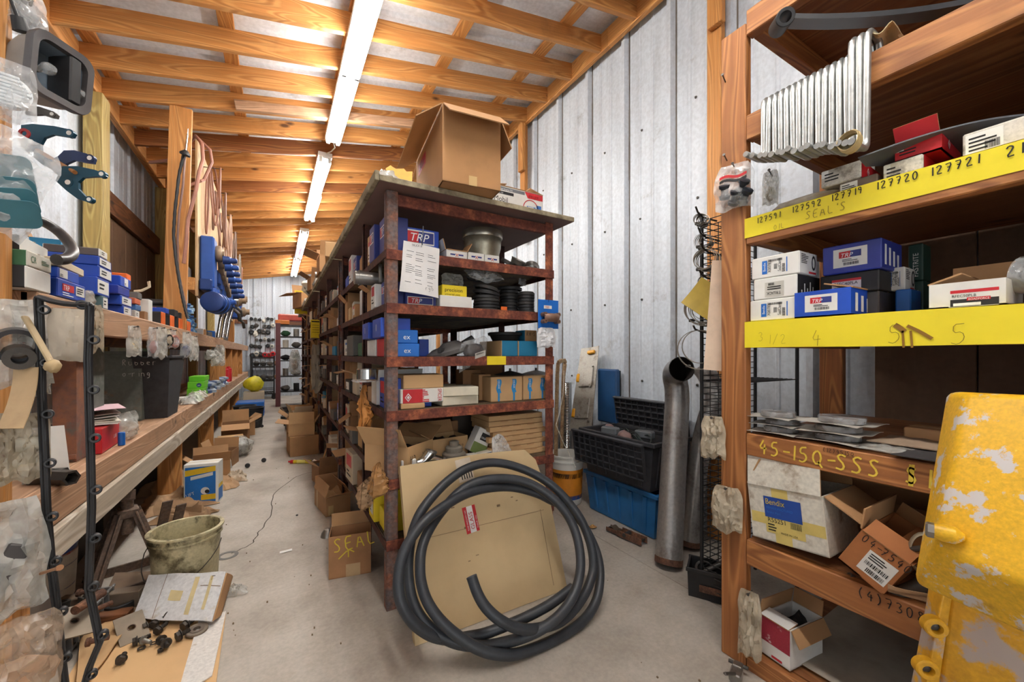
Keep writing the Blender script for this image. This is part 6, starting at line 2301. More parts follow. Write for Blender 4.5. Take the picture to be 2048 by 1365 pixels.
o = b.build('paper_strip', K(214, 190, 166, .8))
o.location = (1.452, .892, p.z)
o.rotation_euler = (0, R(4), R(-60))
tag(o, 'long strip of pale brown paper hanging behind the upright', 'paper')
# ================================================================ YELLOW CASTING
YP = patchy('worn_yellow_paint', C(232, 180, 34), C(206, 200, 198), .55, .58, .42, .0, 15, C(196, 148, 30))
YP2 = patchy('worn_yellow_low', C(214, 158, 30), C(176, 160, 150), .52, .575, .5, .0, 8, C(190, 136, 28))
def solid(front, back, bev, name, mat, parent):
 b = MB()
 n = len(front)
 vs = list(front) + list(back)
 fs = [tuple(reversed(range(n))), tuple(range(n, 2 * n))] + [(i, (i + 1) % n, n + (i + 1) % n, n + i) for i in range(n)]
 b.add([tuple(v) for v in vs], fs)
 o = b.build(name, mat, parent, smooth=60)
 me = o.data
 bm = bmesh.new()
 bm.from_mesh(me)
 bmesh.ops.recalc_face_normals(bm, faces=bm.faces)
 bm.to_mesh(me)
 bm.free()
 md = o.modifiers.new('edges', 'BEVEL')
 md.width = bev
 md.segments = 4
 md.limit_method = 'ANGLE'
 return o
t = thing('gear_casting', 'big worn yellow painted gear casting at the near end of the shelves', 'casting', (0, 0, 0))
fr_ = [atd(1866, 1100, .785), atd(1932, 786, .855), atd(2230, 800, .68), atd(2230, 1238, .59)]
bk_ = [v + (Vector((.06, .045, -.11)) if i in (0, 3) else Vector((.09, .05, -.005))) for i, v in enumerate(fr_)]
solid(fr_, bk_, .014, 'upper_body', YP, t)
# lower body under it, set back a little
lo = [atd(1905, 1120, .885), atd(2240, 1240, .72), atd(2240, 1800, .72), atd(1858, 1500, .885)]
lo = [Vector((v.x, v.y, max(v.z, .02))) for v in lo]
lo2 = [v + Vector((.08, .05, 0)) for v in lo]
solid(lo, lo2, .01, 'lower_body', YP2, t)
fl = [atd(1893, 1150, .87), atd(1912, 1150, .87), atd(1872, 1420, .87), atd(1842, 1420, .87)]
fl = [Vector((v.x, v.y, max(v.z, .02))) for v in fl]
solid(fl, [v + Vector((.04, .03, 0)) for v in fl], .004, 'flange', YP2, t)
vd = (atd(1872, 1262, .885) - Vector((0, 0, CAMZ))).normalized()
for px, py in ((1874, 1259), (1857, 1343)):
 c = atd(px, py, .858)
 M = axis_matrix(Vector((-.75, -.62, .0)))
 M.translation = c - Vector((-.75, -.62, 0)) * .02
 b = MB()
 b.lathe([(.021, 0), (.021, .018), (.018, .021), (.011, .021), (.009, .016), (.009, .006), (0, .006)], 24, 0, M)
 lg = b.build('bolt_lug', YP2, t)
 b = MB()
 M2 = M.copy()
 M2.translation = M.translation + Vector((-.75, -.62, 0)) * .008
 b.lathe([(0, 0), (.0085, 0), (.0085, .004), (0, .005)], 6, 0, M2)
 b.build('bolt', STEEL_D, lg)
c = atd(1868, 1062, .78)
b = MB()
q = atd(1930, 1076, .752)
b.tube([c, c.lerp(q, .3), c.lerp(q, .7), q], [.014, .017, .016, .006], 14)
b.build('boss', YP, t)
b = MB()
M = axis_matrix(c - q)
M.translation = c
b.lathe([(0, 0), (.015, 0), (.015, .009), (.012, .012), (0, .012)], 6, 0, M)
b.build('bolt', STEEL, t)
# ================================================================ LEANING CARDBOARD AND HOSE
BLc, TLc = Vector((.445, 1.47, .002)), Vector((.478, 1.694, .640))
TRc, BRc = Vector((1.200, 1.694, .60)), Vector((1.165, 1.47, .002))
xx = (BRc - BLc)
WCB = xx.length
up = TLc - BLc
HCB = .665
xx.normalize()
upn = (up - xx * up.dot(xx)).normalized()
nrm = upn.cross(xx)          # into the rack
CB = Matrix((xx, nrm, upn)).transposed().to_4x4()
CB.translation = BLc
t = thing('cardboard_pack', 'flat brown cardboard glass pack leaning on the front rack behind the hose', 'cardboard', (0, 0, 0))
t.matrix_local = CB
b = MB()
poly = [(0, 0), (WCB, 0), (WCB - .004, HCB * .62), (WCB - .045, HCB * .9), (WCB - .10, HCB - .01), (WCB * .5, HCB), (.0, HCB - .005)]
M = Matrix(((1, 0, 0, 0), (0, 0, 1, 0), (0, 1, 0, 0), (0, 0, 0, 1)))
b.prism(poly, .03, 0, M)
b.box((WCB * .5, -.0006, HCB * .54), (WCB - .1, .0012, .0015), 1)
b.box((WCB - .07, -.0006, HCB * .3), (.0015, .0012, HCB * .5), 1)
for k in range(9):
 rr = random.Random(k)
 b.box((rr.uniform(.15, .6), -.0005, rr.uniform(.2, .5)), (rr.uniform(.004, .02), .001, rr.uniform(.002, .01)), 1)
b.build('sheet', [K(198, 172, 130, .8, var=.1, scale=5), K(120, 98, 70, .8)], t, smooth=0)
b = MB()
b.sheet(lambda u, v: (.03 + u * .6, .012 - .01 * math.sin(u * 3), .004 + .02 * v + .0 * u), 12, 3, .003)
b.build('crushed_edge', CARD_D, t)
b = MB()
M = TR(.262, -.001, .335, 0, R(-5), 0)
b.box((.03, 0, .055), (.062, .001, .11), 0, M)
b.add([(.018, -.001, 0), (.046, -.001, 0), (.046, -.001, .11), (.018, -.001, .11)], [(0, 1, 2, 3)], 1, M)
F = M @ frame((.041, -.0016, .012), (0, 0, 1), (-1, 0, 0))
b.text('GLASS', .026, F, 0, wmax=.09)
F = M @ frame((.013, -.0016, .012), (0, 0, 1), (-1, 0, 0))
b.text('PLEASE HANDLE WITH CARE', .010, F, 1, wmax=.085)
F = M @ frame((.058, -.0016, .012), (0, 0, 1), (-1, 0, 0))
b.text('THANK YOU', .009, F, 1, wmax=.08)
b.build('glass_sticker', [RED, K(236, 232, 228, .5)], t, smooth=0)
b = MB()
M = TR(.258, -.001, .56, 0, R(-6), 0)
b.box((.035, 0, .04), (.075, .001, .10), 0, M)
for k in range(5):
 b.add([(.012 + k * .012, -.001, .0), (.017 + k * .012, -.001, .0), (.017 + k * .012, -.001, .03 + .01 * (k % 3)), (.012 + k * .012, -.001, .03 + .01 * (k % 3))], [(0, 1, 2, 3)], 1, M)
b.build('paper_label', [K(214, 200, 180, .7), INK], t, smooth=0)
# the hose: three turns of one long rubber tube standing on the floor and leaning on the pack
HP0 = at(1000, 1313, Z=.019)
hx = (xx * .985 + Vector((0, -.04, 0))).normalized()
topc = BLc + upn * HCB + xx * .36 - nrm * .035
hu = (topc - HP0)
hu = (hu - hx * hu.dot(hx)).normalized()
hn = hx.cross(hu).normalized()     # towards the viewer
if hn.y > 0:
 hn = -hn
def hose_pt(cx, cy, off):
 px, py = 770 + cx / 3.0333, 890 + cy / 3.0333
 a, b_ = (px - 1024) / FPX, (708 - py) / FPX
 s, c = math.sin(YAW), math.cos(YAW)
 d = Vector((s + a * c, c - a * s, b_))
 o = Vector((0, 0, CAMZ))
 p0 = HP0 + hn * off
 k = (p0 - o).dot(hn) / d.dot(hn)
 p = o + d * k
 return p
HO = [(525, 800, .10), (560, 900, .105), (610, 985, .11), (690, 1060, .11), (790, 1110, .10), (880, 1122, .085), (965, 1108, .05), (1060, 1075, .035), (1150, 995, .03), (1225, 880, .03), (1262, 760, .035), (1255, 640, .045), (1222, 530, .05), (1180, 440, .05), (1110, 345, .045), (1030, 262, .04), (930, 192, .035),
  (820, 142, .03), (700, 112, .03), (590, 115, .03), (480, 152, .03), (380, 222, .03), (290, 312, .03), (220, 405, .028), (178, 500, .02), (155, 590, .012), (142, 700, .006), (144, 820, .008), (168, 950, .012), (230, 1065, .015), (330, 1155, .01), (450, 1208, .006), (600, 1222, .0), (720, 1203, .02),
  (850, 1165, .06), (980, 1100, .08), (1080, 1012, .085), (1150, 900, .09), (1185, 760, .095), (1178, 620, .095), (1140, 490, .09), (1080, 390, .085), (1000, 310, .08), (900, 246, .075), (800, 213, .07), (680, 206, .065), (560, 226, .058), (450, 288, .05), (340, 408, .04), (265, 522, .045), (226, 620, .05), (213, 720, .055), (219, 830, .055), (256, 950, .055), (332, 1062, .055),
  (440, 1160, .05), (560, 1236, .045), (680, 1272, .04), (800, 1270, .03), (960, 1224, .02), (1100, 1150, .012), (1210, 1060, .004), (1280, 950, .0), (1304, 830, .0), (1300, 720, .0), (1268, 610, .0), (1195, 475, .0), (1100, 385, .012), (1000, 335, .025), (920, 296, .03), (800, 263, .03), (690, 258, .035), (560, 277, .055), (450, 318, .075),
  (330, 394, .09), (240, 466, .095), (170, 552, .095), (115, 650, .09), (86, 770, .085), (82, 880, .08), (106, 980, .07), (162, 1070, .05), (236, 1132, .03), (310, 1168, .01), (400, 1182, -.012), (500, 1168, -.02), (600, 1148, -.02), (700, 1112, -.012), (850, 1050, .005), (1000, 970, .02), (1138, 868, .035)]
b = MB()
ctl = [hose_pt(*q) for q in HO]
for p in ctl:
 p.z = max(p.z, .0195)
pts = []
n = len(ctl)
for i in range(n - 1):
 p0, p1, p2, p3 = ctl[max(i - 1, 0)], ctl[i], ctl[i + 1], ctl[min(i + 2, n - 1)]
 for k in range(5):
  u = k / 5
  pts.append(.5 * ((2 * p1) + (p2 - p0) * u + (2 * p0 - 5 * p1 + 4 * p2 - p3) * u * u + (3 * p1 - p0 - 3 * p2 + p3) * u ** 3))
pts.append(ctl[-1])
b.tube(pts, .0192, 14)
t = thing('rubber_hose', 'long black rubber hose coiled in three turns against the cardboard', 'hose', (0, 0, 0))
b.build('hose', RUBBER, t, smooth=60)
b = MB()
M = axis_matrix(pts[0] - pts[1])
M.translation = pts[0] - (pts[0] - pts[1]).normalized() * .004
b.ring(.0198, .0135, .0055, 18, 0, M, .001)
b.build('cut_end', K(64, 66, 70, .6), t)
# ================================================================ RIGHT AISLE
BTOTE = K(36, 104, 160, .45, var=.25)
BLKP = K(62, 62, 66, .5, var=.3, scale=18)
def tote_body(mb, w, d, h, th=.006, taper=.9):
 m = bin_mesh(w * taper, d * taper, w, d, h, th)
 mb.add(m.v, m.f)
 for k in range(5):
  x = (k - 2) * w / 5.4
  for sy in (-1, 1):
   mb.beam((x * taper, sy * d / 2 * taper, .02), (x, sy * (d / 2 + .004), h - .03), .03, .012, up=(0, sy, 0), bev=.002)
 for sx in (-1, 1):
  for k in range(3):
   y = (k - 1) * d / 3.4
   mb.beam((sx * w / 2 * taper, y * taper, .02), (sx * (w / 2 + .004), y, h - .03), .03, .012, up=(sx, 0, 0), bev=.002)
 for (cx, cy, sx, sy) in ((0, -d / 2, w + .03, .022), (0, d / 2, w + .03, .022), (-w / 2, 0, .022, d), (w / 2, 0, .022, d)):
  mb.box((cx, cy, h - .012), (sx, sy, .026), bev=.004)
t = thing('storage_tote', 'blue plastic tote on the floor under the black crate', 'tote', (2.085, 1.885, 0), PI / 2)
b = MB()
tote_body(b, .62, .36, .27)
b.build('body', BTOTE, t, smooth=0)
def gridpanel(mb, w, h, nx, nz, th=.006, rib=.018, cut=True):
 """A ribbed lid half in the local xz plane, ribs towards -y."""
 mb.box((0, 0, h / 2), (w, th, h), 0, bev=.002)
 for i in range(nx + 1):
  x = -w / 2 + .004 + (w - .008) * i / nx
  mb.box((x, -rib / 2, h / 2), (.005, rib, h))
 for j in range(nz + 1):
  mb.box((0, -rib / 2, .003 + (h - .006) * j / nz), (w, rib, .005))
 mb.box((0, -rib / 2 - .002, h - .005), (w + .01, rib + .01, .014), bev=.003)
t = thing('lidded_crate', 'black lidded crate full of lamps and wires, lid halves open, on the blue tote', 'crate', (2.06, 1.90, .272), PI / 2 + R(2))
b = MB()
tote_body(b, .62, .36, .30, .006, .86)
b.build('body', BLKP, t, smooth=0)
b = MB()
gridpanel(b, .60, .22, 11, 5)
o = b.build('lid_half', BLKP, t, smooth=0)
o.matrix_local = TR(0, .225, .085, R(8), 0, PI) @ Matrix.Translation((0, 0, 0))
b = MB()
gridpanel(b, .60, .21, 11, 5)
o = b.build('lid_half', BLKP, t, smooth=0)
o.matrix_local = TR(0, -.19, .30, R(9), 0, PI)
rr = random.Random(41)
for k in range(6):
 b = MB()
 x, y = .2 - k * .075, .02 + .05 * (k % 2)
 if k % 3 == 0:
  b.lathe([(0, 0), (.04, 0), (.045, .03), (.03, .07), (.01, .08), (0, .08)], 16, 0, TR(x, y, .25, rr.uniform(-.7, .7), rr.uniform(-.7, .7)))
  o = b.build('work_lamp', K(150, 120, 116, .3))
  lab = 'pinkish lamp lens in the top of the black crate' if k == 0 else 'second pinkish lamp lens in the black crate'
  kd = 'lamp'
 elif k % 3 == 1:
  b.box((x, y, .30), (.12, .06, .05), bev=.008, M=TR(rz=.2))
  o = b.build('lamp_box', K(120, 124, 128, .35))
  lab = 'grey lamp housing in the top of the black crate' if k == 1 else 'second grey lamp housing deeper in the black crate'
  kd = 'lamp'
 else:
  pts = [(x + .07 * math.cos(a * 1.1) + .01 * a, y + .05 * math.sin(a), .29 + .02 * math.sin(a * 2)) for a in [i * .5 for i in range(26)]]
  b.tube(pts, .004, 6)
  o = b.build('wire_tangle', K(60, 72, 70, .5))
  lab = 'tangle of dark wires over the near corner of the black crate' if k == 2 else 'second tangle of wires in the middle of the black crate'
  kd = 'wire'
 o.matrix_local = TR(2.06, 1.90, .274, 0, 0, PI / 2 + R(2))
 tag(o, lab, kd)
t = thing('seat_cushion', 'blue vinyl cushion standing against the ribbed wall behind the crate', 'cushion', (2.235, at(1217, 708, X=2.235).y, .56), PI / 2)
b = MB()
b.box((0, 0, .21), (.21, .05, .42), bev=.02)
b.build('pad', K(34, 74, 118, .4, var=.2), t)
b = MB()
b.box((0, -.028, .21), (.2, .01, .40), bev=.003)
b.build('back_board', BLACK, t)
# lamp bar leaning on the wall
a0, a1 = at(1160, 862, X=1.99), at(1180, 695, X=2.23)
t = thing('lamp_bar', 'dented grey metal lamp bar with amber lights leaning on the wall', 'panel', (0, 0, 0))
ax = (a1 - a0)
L = ax.length
z = ax.normalized()
x = Vector((0.25, -1, 0)).normalized()
y = z.cross(x).normalized()
x = y.cross(z).normalized()
M = Matrix((x, y, z)).transposed().to_4x4()
M.translation = a0
t.matrix_local = M
if y.x > 0:
 pass
MG = patchy('dented_grey', C(166, 160, 150), C(120, 110, 98), .5, .64, .5, .3, 12)
b = MB()
b.sheet(lambda u, v: ((u - .5) * (.2 - .03 * v), .008 * math.sin(u * PI), v * L), 9, 14, .006)
for v in (.25, .62):
 b.box((0, -.006, v * L), (.12, .012, .16), bev=.004)
 b.box((0, .006, v * L), (.12, .012, .16), bev=.004)
b.build('plate', MG, t)
for u, v in ((-.075, .62), (-.075, .2), (.02, .93)):
 b = MB()
 for s_ in (1,):
  b.box((u, 0, v * L), (.03 if v < .9 else .07, .034, .07 if v < .9 else .03), bev=.008)
 b.build('amber_light', K(226, 160, 40, .25), t)
for k, (u, v) in enumerate(((.05, .3), (.05, .5), (.05, .75), (-.03, .15), (.07, .1))):
 b = MB()
 b.cyl((u, -.016, v * L), (u, .016, v * L), .008, seg=8)
 b.build('rivet', STEEL, t)
# bent frame, duct, bucket
t = thing('bent_bracket', 'rusty tan bent sheet frame standing between the rack and the lamp bar', 'bracket', (at(1122, 708, X=1.93).x, at(1122, 708, X=1.93).y, 0), R(30))
b = MB()
pts = [(-.10, 0, .45), (-.075, 0, .95), (-.055, 0, 1.03), (.0, 0, 1.045), (.08, 0, 1.045), (.085, 0, 1.02), (.05, 0, .92), (.02, 0, .45)]
for i in range(len(pts) - 1):
 b.beam(pts[i], pts[i + 1], .03, .022, up=(0, 1, 0), bev=.003)
b.beam((-.1, 0, 0), (-.10, 0, .46), .03, .022, up=(0, 1, 0))
b.beam((.02, 0, 0), (.02, 0, .46), .03, .022, up=(0, 1, 0))
b.build('strip', rust('tan_rust', C(150, 112, 78), C(178, 146, 108), C(196, 170, 134), .7, .1, 20), t)
t = thing('flexible_duct', 'ribbed silver duct standing behind the rusty tan frame and black crate', 'duct', (at(1134, 708, X=2.12).x, at(1134, 708, X=2.12).y, 0))
b = MB()
b.tube([(0, 0, .01 + k * .007) for k in range(122)], [.04 + .004 * (k % 2) for k in range(122)], 14)
b.build('duct', CHROME, t)
def bucket(name, label, cat, loc, rt, rb, h, mat, inner, band=None, rz=0.0, lip=.012, handle=True, group=None):
 t = thing(name, label, cat, loc, rz)
 b = MB()
 pr = [(0, .004), (rb - .006, 0), (rb, .008)]
 pr += [(rb + (rt - rb) * f, h * f) for f in (.2, .4, .6, .8)]
 pr += [(rt - (rt - rb) * .08, h * .86), (rt + lip * .5, h * .86), (rt + lip * .5, h * .885), (rt, h * .89), (rt, h * .965), (rt + lip, h * .97), (rt + lip, h), (rt - .004, h), (rt - .006, h * .96), (rb - .004, .012), (0, .012)]
 b.lathe(pr, 44, 0)
 mats = [mat]
 b.build('body', mats, t, smooth=40)
 if band:
  for (z0, z1, m) in band:
   g = MB()
   r_ = lambda z: rb + (rt - rb) * z / h + .0012
   g.lathe([(r_(z0), z0), (r_(z1), z1)], 44, 0, cap=False)
   g.build('printed_band', m, t)
 if handle:
  g = MB()
  pts = [(rt + .014, 0, h * .78)] + [((rt + .02) * math.cos(a), -(rt + .03) * math.sin(a) * .98 - 0, h * .78 - .14 * math.sin(a)) for a in [PI * k / 14 for k in range(1, 14)]] + [(-rt - .014, 0, h * .78)]
  g.tube(pts, .0022, 6)
  g.build('handle', STEEL_D, t)
 return t
pb = at(1143, 1008, Z=0)
bucket('paint_bucket', 'white bucket with an orange and blue label behind the rack post', 'bucket', (pb.x, pb.y + .06, 0), .125, .11, .36, WHITE, WHITE,
  [(.05, .26, K(222, 140, 40, .4)), (.045, .075, K(40, 86, 160, .4)), (.2, .235, K(40, 40, 44, .4))], handle=False)
# exhaust pipes
PIPE = patchy('exhaust_steel', C(176, 172, 168), C(112, 98, 88), .52, .70, .3, .62, 7, bump=.05)
def pipe(label, pts, r_, mitre):
 t = thing('exhaust_pipe', label, 'pipe', (0, 0, 0))
 b = MB()
 pts = [Vector(p) for p in pts]
 q = []
 for i in range(len(pts) - 1):
  p0, p1, p2, p3 = pts[max(i - 1, 0)], pts[i], pts[i + 1], pts[min(i + 2, len(pts) - 1)]
  for k in range(6):
   u = k / 6
   q.append(.5 * ((2 * p1) + (p2 - p0) * u + (2 * p0 - 5 * p1 + 4 * p2 - p3) * u * u + (3 * p1 - p0 - 3 * p2 + p3) * u ** 3))
 q.append(pts[-1])
 n0 = len(b.f)
 b.tube(q, r_, 26)
 b.f = b.f[:-2]
 b.mi = b.mi[:-2]
 b.tube(q, r_ - .004, 26, 1)
 b.f = [f for f in b.f[:-2]]
 b.mi = b.mi[:-2]
 b.build('tube', [PIPE, K(50, 42, 38, .7)], t, smooth=60)
 for p, d in ((q[0], q[1] - q[0]),):
  g = MB()
  M = axis_matrix(d)
  M.translation = p
  g.ring(r_ + .003, r_ - .004, .03, 26, 0, M, .001)
  g.build('band', RUSTY, t)
b0 = at(1337, 1128, Z=.012)
b1 = at(1354, 800, X=1.97)
b2 = at(1354, 750, X=1.97)
b3 = at(1364, 734, X=1.89)
pipe('tall bare steel exhaust pipe with its open bent end up, against the wall', [b0, b0.lerp(b1, .5), b1, b2 + Vector((-.02, 0, 0)), b3 + Vector((-.03, -.02, -.01))], .066, True)
c0 = at(1372, 1040, Z=.012)
c1, c2, c3 = at(1383, 850, X=2.16), at(1398, 790, X=2.15), at(1388, 752, X=2.16)
c0 = Vector((2.02, 1.44, .012))
pipe('second exhaust pipe with a double bend, behind the taller one', [c0, Vector((2.08, 1.43, .45)), Vector((2.13, 1.40, .72)), Vector((2.15, 1.37, .84)), Vector((2.14, 1.40, .96)), Vector((2.13, 1.44, 1.02))], .055, True)
p = at(1412, 1180, Z=0)
t = thing('tool_box', 'small open black box on the floor beside the foot of the upright', 'box', (1.71, 1.10, 0), R(-60))
m = bin_mesh(.19, .12, .2, .13, .13, .006, 0, .006)
m.build('body', BLACK, t, smooth=0)
b = MB()
b.box((0, -.068, .05), (.1, .004, .03), bev=.001)
b.build('catch', RUSTY, t)
b = MB()
b.cyl((-.05, -.02, .09), (.05, .03, .15), .012, seg=12)
b.ring(.045, .035, .012, 20, 0, TR(-.03, 0, .1, .5, .2))
b.build('contents', STEEL_D, t)
t = thing('ratchet_strap', 'rusty ratchet buckle lying on the floor before the blue tote', 'ratchet', (0, 0, 0))
a, c = at(1212, 1052, Z=.02), at(1290, 1085, Z=.02)
M = Matrix.Translation(a.lerp(c, .5) - Vector((0, 0, .019))) @ Matrix.Rotation(math.atan2((c - a).y, (c - a).x), 4, 'Z')
t.matrix_local = M
L = (c - a).length
b = MB()
for sy in (-.028, .028):
 b.box((.05, sy, .02), (.17, .006, .035), bev=.002)
 b.box((-.07, sy * .8, .016), (.10, .006, .022), bev=.002)
b.build('side_plate', RUSTY, t)
b = MB()
b.cyl((.02, -.035, .025), (.02, .035, .025), .012, seg=12)
b.cyl((.12, -.03, .02), (.12, .03, .02), .006, seg=10)
b.cyl((-.115, -.024, .016), (-.115, .024, .016), .006, seg=10)
b.build('spindle', STEEL_D, t)
b = MB()
b.sheet(lambda u, v: (-.10 - u * .05 + .12 * u, (v - .5) * .045, .03 + .008 * math.sin(u * 6)), 10, 4, .002)
b.build('strap', K(84, 72, 58, .9), t)
b = MB()
crumpled(b, .04, .03, .012, 8, .01, 9)
o = b.build('dry_leaf', K(160, 120, 70, .8))
o.location = at(1185, 1056, Z=.0)
tag(o, 'dry curled leaf on the floor beside the ratchet buckle', 'leaf')
t = thing('vise_clamp', 'small grey clamp with a lever on the floor at the foot of the upright', 'clamp', (*at(1472, 1362, Z=0).xy, 0), R(20))
b = MB()
b.box((0, 0, .02), (.05, .035, .03), bev=.004)
b.box((.03, 0, .03), (.03, .03, .02), bev=.003)
b.build('body', STEEL, t)
b = MB()
b.cyl((-.02, 0, .036), (-.06, .02, .05), .005, seg=8)
b.lathe([(0, -.007), (.007, 0), (0, .007)], 10, 0, TR(-.06, .02, .05))
b.cyl((.04, -.03, .03), (.04, .03, .03), .006, seg=8)
b.build('lever', STEEL_D, t)
# ================================================================ FLOOR OF THE MIDDLE AISLE
c = at(648.6, 1036, Z=0)
carton('open_carton', 'battered brown carton with its top torn open on the aisle floor', 'carton', (c.x + .065, c.y + .16, 0), (.16, .30, .128), R(9), CARD, flaps={'f': 25, 'l': 110, 'r': 120, 'b': 95}, fill=CARD_L,
  extra=lambda mb, s: (decal(mb, 'f', s, .1, .05, .3, .55, 3), decal(mb, 'l', s, .2, 0, .3, 1, 3)))
bl, br = at(657, 1162, Z=0), at(742, 1147, Z=0)
ww = (br - bl).length
rz = math.atan2((br - bl).y, (br - bl).x)
mid = bl.lerp(br, .5)
nv = Vector((-math.sin(rz), math.cos(rz), 0))
def seal(g, s):
 g.mats = [K(214, 190, 60, .8, var=.1), K(190, 160, 120, .35)]
 decal(g, 'f', s, .40, 0, .74, .30, 1)
 words_on(g, 'f', s, .12, .62, 'SEAL', .066, 0, R(-6) + R(12), hand=True, wd=.085, lift=.0008)
 words_on(g, 'f', s, .2, .34, '^', .09, 0, hand=True, wd=.06, lift=.0008)
carton('open_carton', 'open brown carton with SEAL and an arrow chalked in yellow', 'carton', mid + nv * .07, (ww, .13, .205), rz, K(160, 116, 78, .8, var=.14), flaps={'b': 88}, sticker=seal)
p = at(650, 1082, Z=0)
b = MB()
b.lathe([(0, .045), (.02, .042), (.035, .02), (.04, 0), (0, 0)], 20)
o = b.build('metal_dome', STEEL)
o.location = (p.x + .02, p.y + .06, 0)
tag(o, 'grey metal dome on the floor behind the chalked carton', 'dome')
a, c = at(581, 924, Z=.018), at(622, 924, Z=.018)
t = thing('grease_cartridge', 'yellow grease cartridge with a red cap lying on the aisle floor', 'cartridge', (0, 0, 0))
M = axis_matrix(c - a)
M.translation = a
L = (c - a).length
t.matrix_local = M
b = MB()
b.lathe([(0, .03), (.0175, .03), (.0175, L - .004), (.015, L), (0, L)], 20)
b.build('tube', YEL, t)
b = MB()
b.lathe([(0, -.02), (.008, -.02), (.009, 0), (.0182, .004), (.0182, .034), (0, .034)], 20)
b.build('cap', RED, t)
b = MB()
b.lathe([(.0178, .07), (.0178, L - .05)], 20, cap=False)
b.build('label', K(240, 226, 120, .5), t)
for k, (px, py, kind, lab) in enumerate(((572, 1104, 'paper', 'white paper slip on the aisle floor before the chalked carton'), (455, 1112, 'gasket', 'round flat gasket on the floor beside the oily bucket'), (594, 1032, 'nut', 'small nut on the aisle floor beside the crack'), (473, 1186, 'bag', 'scrap of clear bag beside the white cardboard'), (630, 927, 'foil', 'scrap of foil beside the yellow grease cartridge'))):
 p = at(px, py, Z=0)
 b = MB()
 if kind == 'paper':
  b.sheet(lambda u, v: ((u - .5) * .06, (v - .5) * .025, .002 + .003 * u), 6, 4, .0008)
  o = b.build('paper_slip', WHITE)
 elif kind == 'gasket':
  b.ring(.05, .032, .002, 26)
  for q in range(6):
   b.ring(.008, .004, .0024, 10, 0, TR(.041 * math.cos(q), .041 * math.sin(q), 0))
  o = b.build('flange_gasket', K(110, 108, 104, .6))
 elif kind == 'nut':
  b.lathe([(0, 0), (.007, 0), (.007, .007), (0, .007)], 6)
  o = b.build('nut', BLACK)
 else:
  crumpled(b, .07, .06, .03, k, .03, 10)
  o = b.build('film_scrap', FILM_W if kind == 'bag' else CHROME, smooth=50)
 o.location = (p.x, p.y, 0)
 tag(o, lab, kind if kind != 'foil' else 'foil')
# ================================================================ UNDER AND BEFORE THE LEFT BENCH
OILY = patchy('oily_plastic', C(200, 190, 152), C(96, 86, 60), .48, .62, .45, 0, 8, C(58, 52, 38))
bx, by = -.371, 2.40
bucket('oil_bucket', 'oil stained beige bucket standing open at the edge of the aisle', 'bucket', (bx, by, 0), .134, .12, .28, OILY, OILY, rz=R(-20), handle=True)
# bucket with printed label under the bench
pb = at(122, 1195, Z=0)
bucket('paint_bucket', 'white and blue printed bucket under the bench behind the gasket strip', 'bucket', (-.89, 2.42, 0), .15, .132, .37, K(36, 62, 140, .4), WHITE,
  [(.07, .27, K(206, 194, 178, .5)), (.262, .27, RED), (.12, .124, BLUE_D), (.215, .219, BLUE_D)], rz=R(120), handle=False)
# jack stand
t = thing('jack_stand', 'heavy brown steel jack stand under the bench beside the oily bucket', 'stand', (-.62, 2.58, 0), R(18))
t.scale = (.86, .86, .86)
JS = rust('jack_rust', C(86, 72, 64), C(112, 92, 78), C(134, 104, 84), .7, .2, 12)
for sx in (-1, 1):
 for sy in (-1, 1):
  b = MB()
  b.beam((sx * .15, sy * .15, .01), (sx * .035, sy * .035, .40), .055, .008, up=(sx, sy * .2, 0), bev=.002)
  b.beam((sx * .15, sy * .15, .01), (sx * .035, sy * .035, .40), .008, .045, up=(sx, sy * .2, 0), bev=.002)
  b.build('leg', JS, t)
for k in range(4):
 b = MB()
 a = k * PI / 2
 b.beam((.16 * math.cos(a) - .15 * math.sin(a), .16 * math.sin(a) + .15 * math.cos(a), .025), (.16 * math.cos(a) + .15 * math.sin(a), .16 * math.sin(a) - .15 * math.cos(a), .025), .012, .05)
 b.build('foot_rail', JS, t)
b = MB()
b.box((0, 0, .395), (.09, .09, .05), bev=.006)
b.build('head', JS, t)
b = MB()
b.cyl((0, 0, .28), (0, 0, .47), .026, seg=16)
b.box((0, 0, .475), (.06, .09, .012), bev=.003)
for sy in (-1, 1):
 b.box((0, sy * .042, .5), (.06, .012, .05), bev=.003)
b.build('screw', JS, t)
for k, (p0, p1, lab) in enumerate((((-.80, 2.36, .05), (-.50, 2.28, .05), 'thick dirty timber on edge on the floor before the jack stand'), ((-.80, 2.27, .03), (-.52, 2.20, .025), 'second dirty timber lying before the jack stand'))):
 b = MB()
 b.beam(p0, p1, .05, .09 if k == 0 else .05)
 o = b.build('timber', 'dark_wood_x' if k else K(112, 96, 80, .8))
 tag(o, lab, 'timber')
for k, (p0, p1, lab) in enumerate((((-.58, 2.92, .02), (-.50, 2.74, .32), 'flat steel bar leaning by the jack stand, first of two'), ((-.52, 2.94, .02), (-.45, 2.78, .28), 'flat steel bar leaning by the jack stand, second of two'))):
 b = MB()
 b.beam(p0, p1, .045, .008)
 o = b.build('steel_bar', JS)
 tag(o, lab, 'bar')
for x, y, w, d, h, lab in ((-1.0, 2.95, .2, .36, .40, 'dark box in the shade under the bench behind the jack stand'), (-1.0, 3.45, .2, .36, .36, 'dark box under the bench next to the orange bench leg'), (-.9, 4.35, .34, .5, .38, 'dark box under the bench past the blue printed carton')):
 carton('parts_box', lab, 'box', (x, y, 0), (w, d, h), .05, K(58, 50, 44, .8))  # boxes added to darken the space under the bench
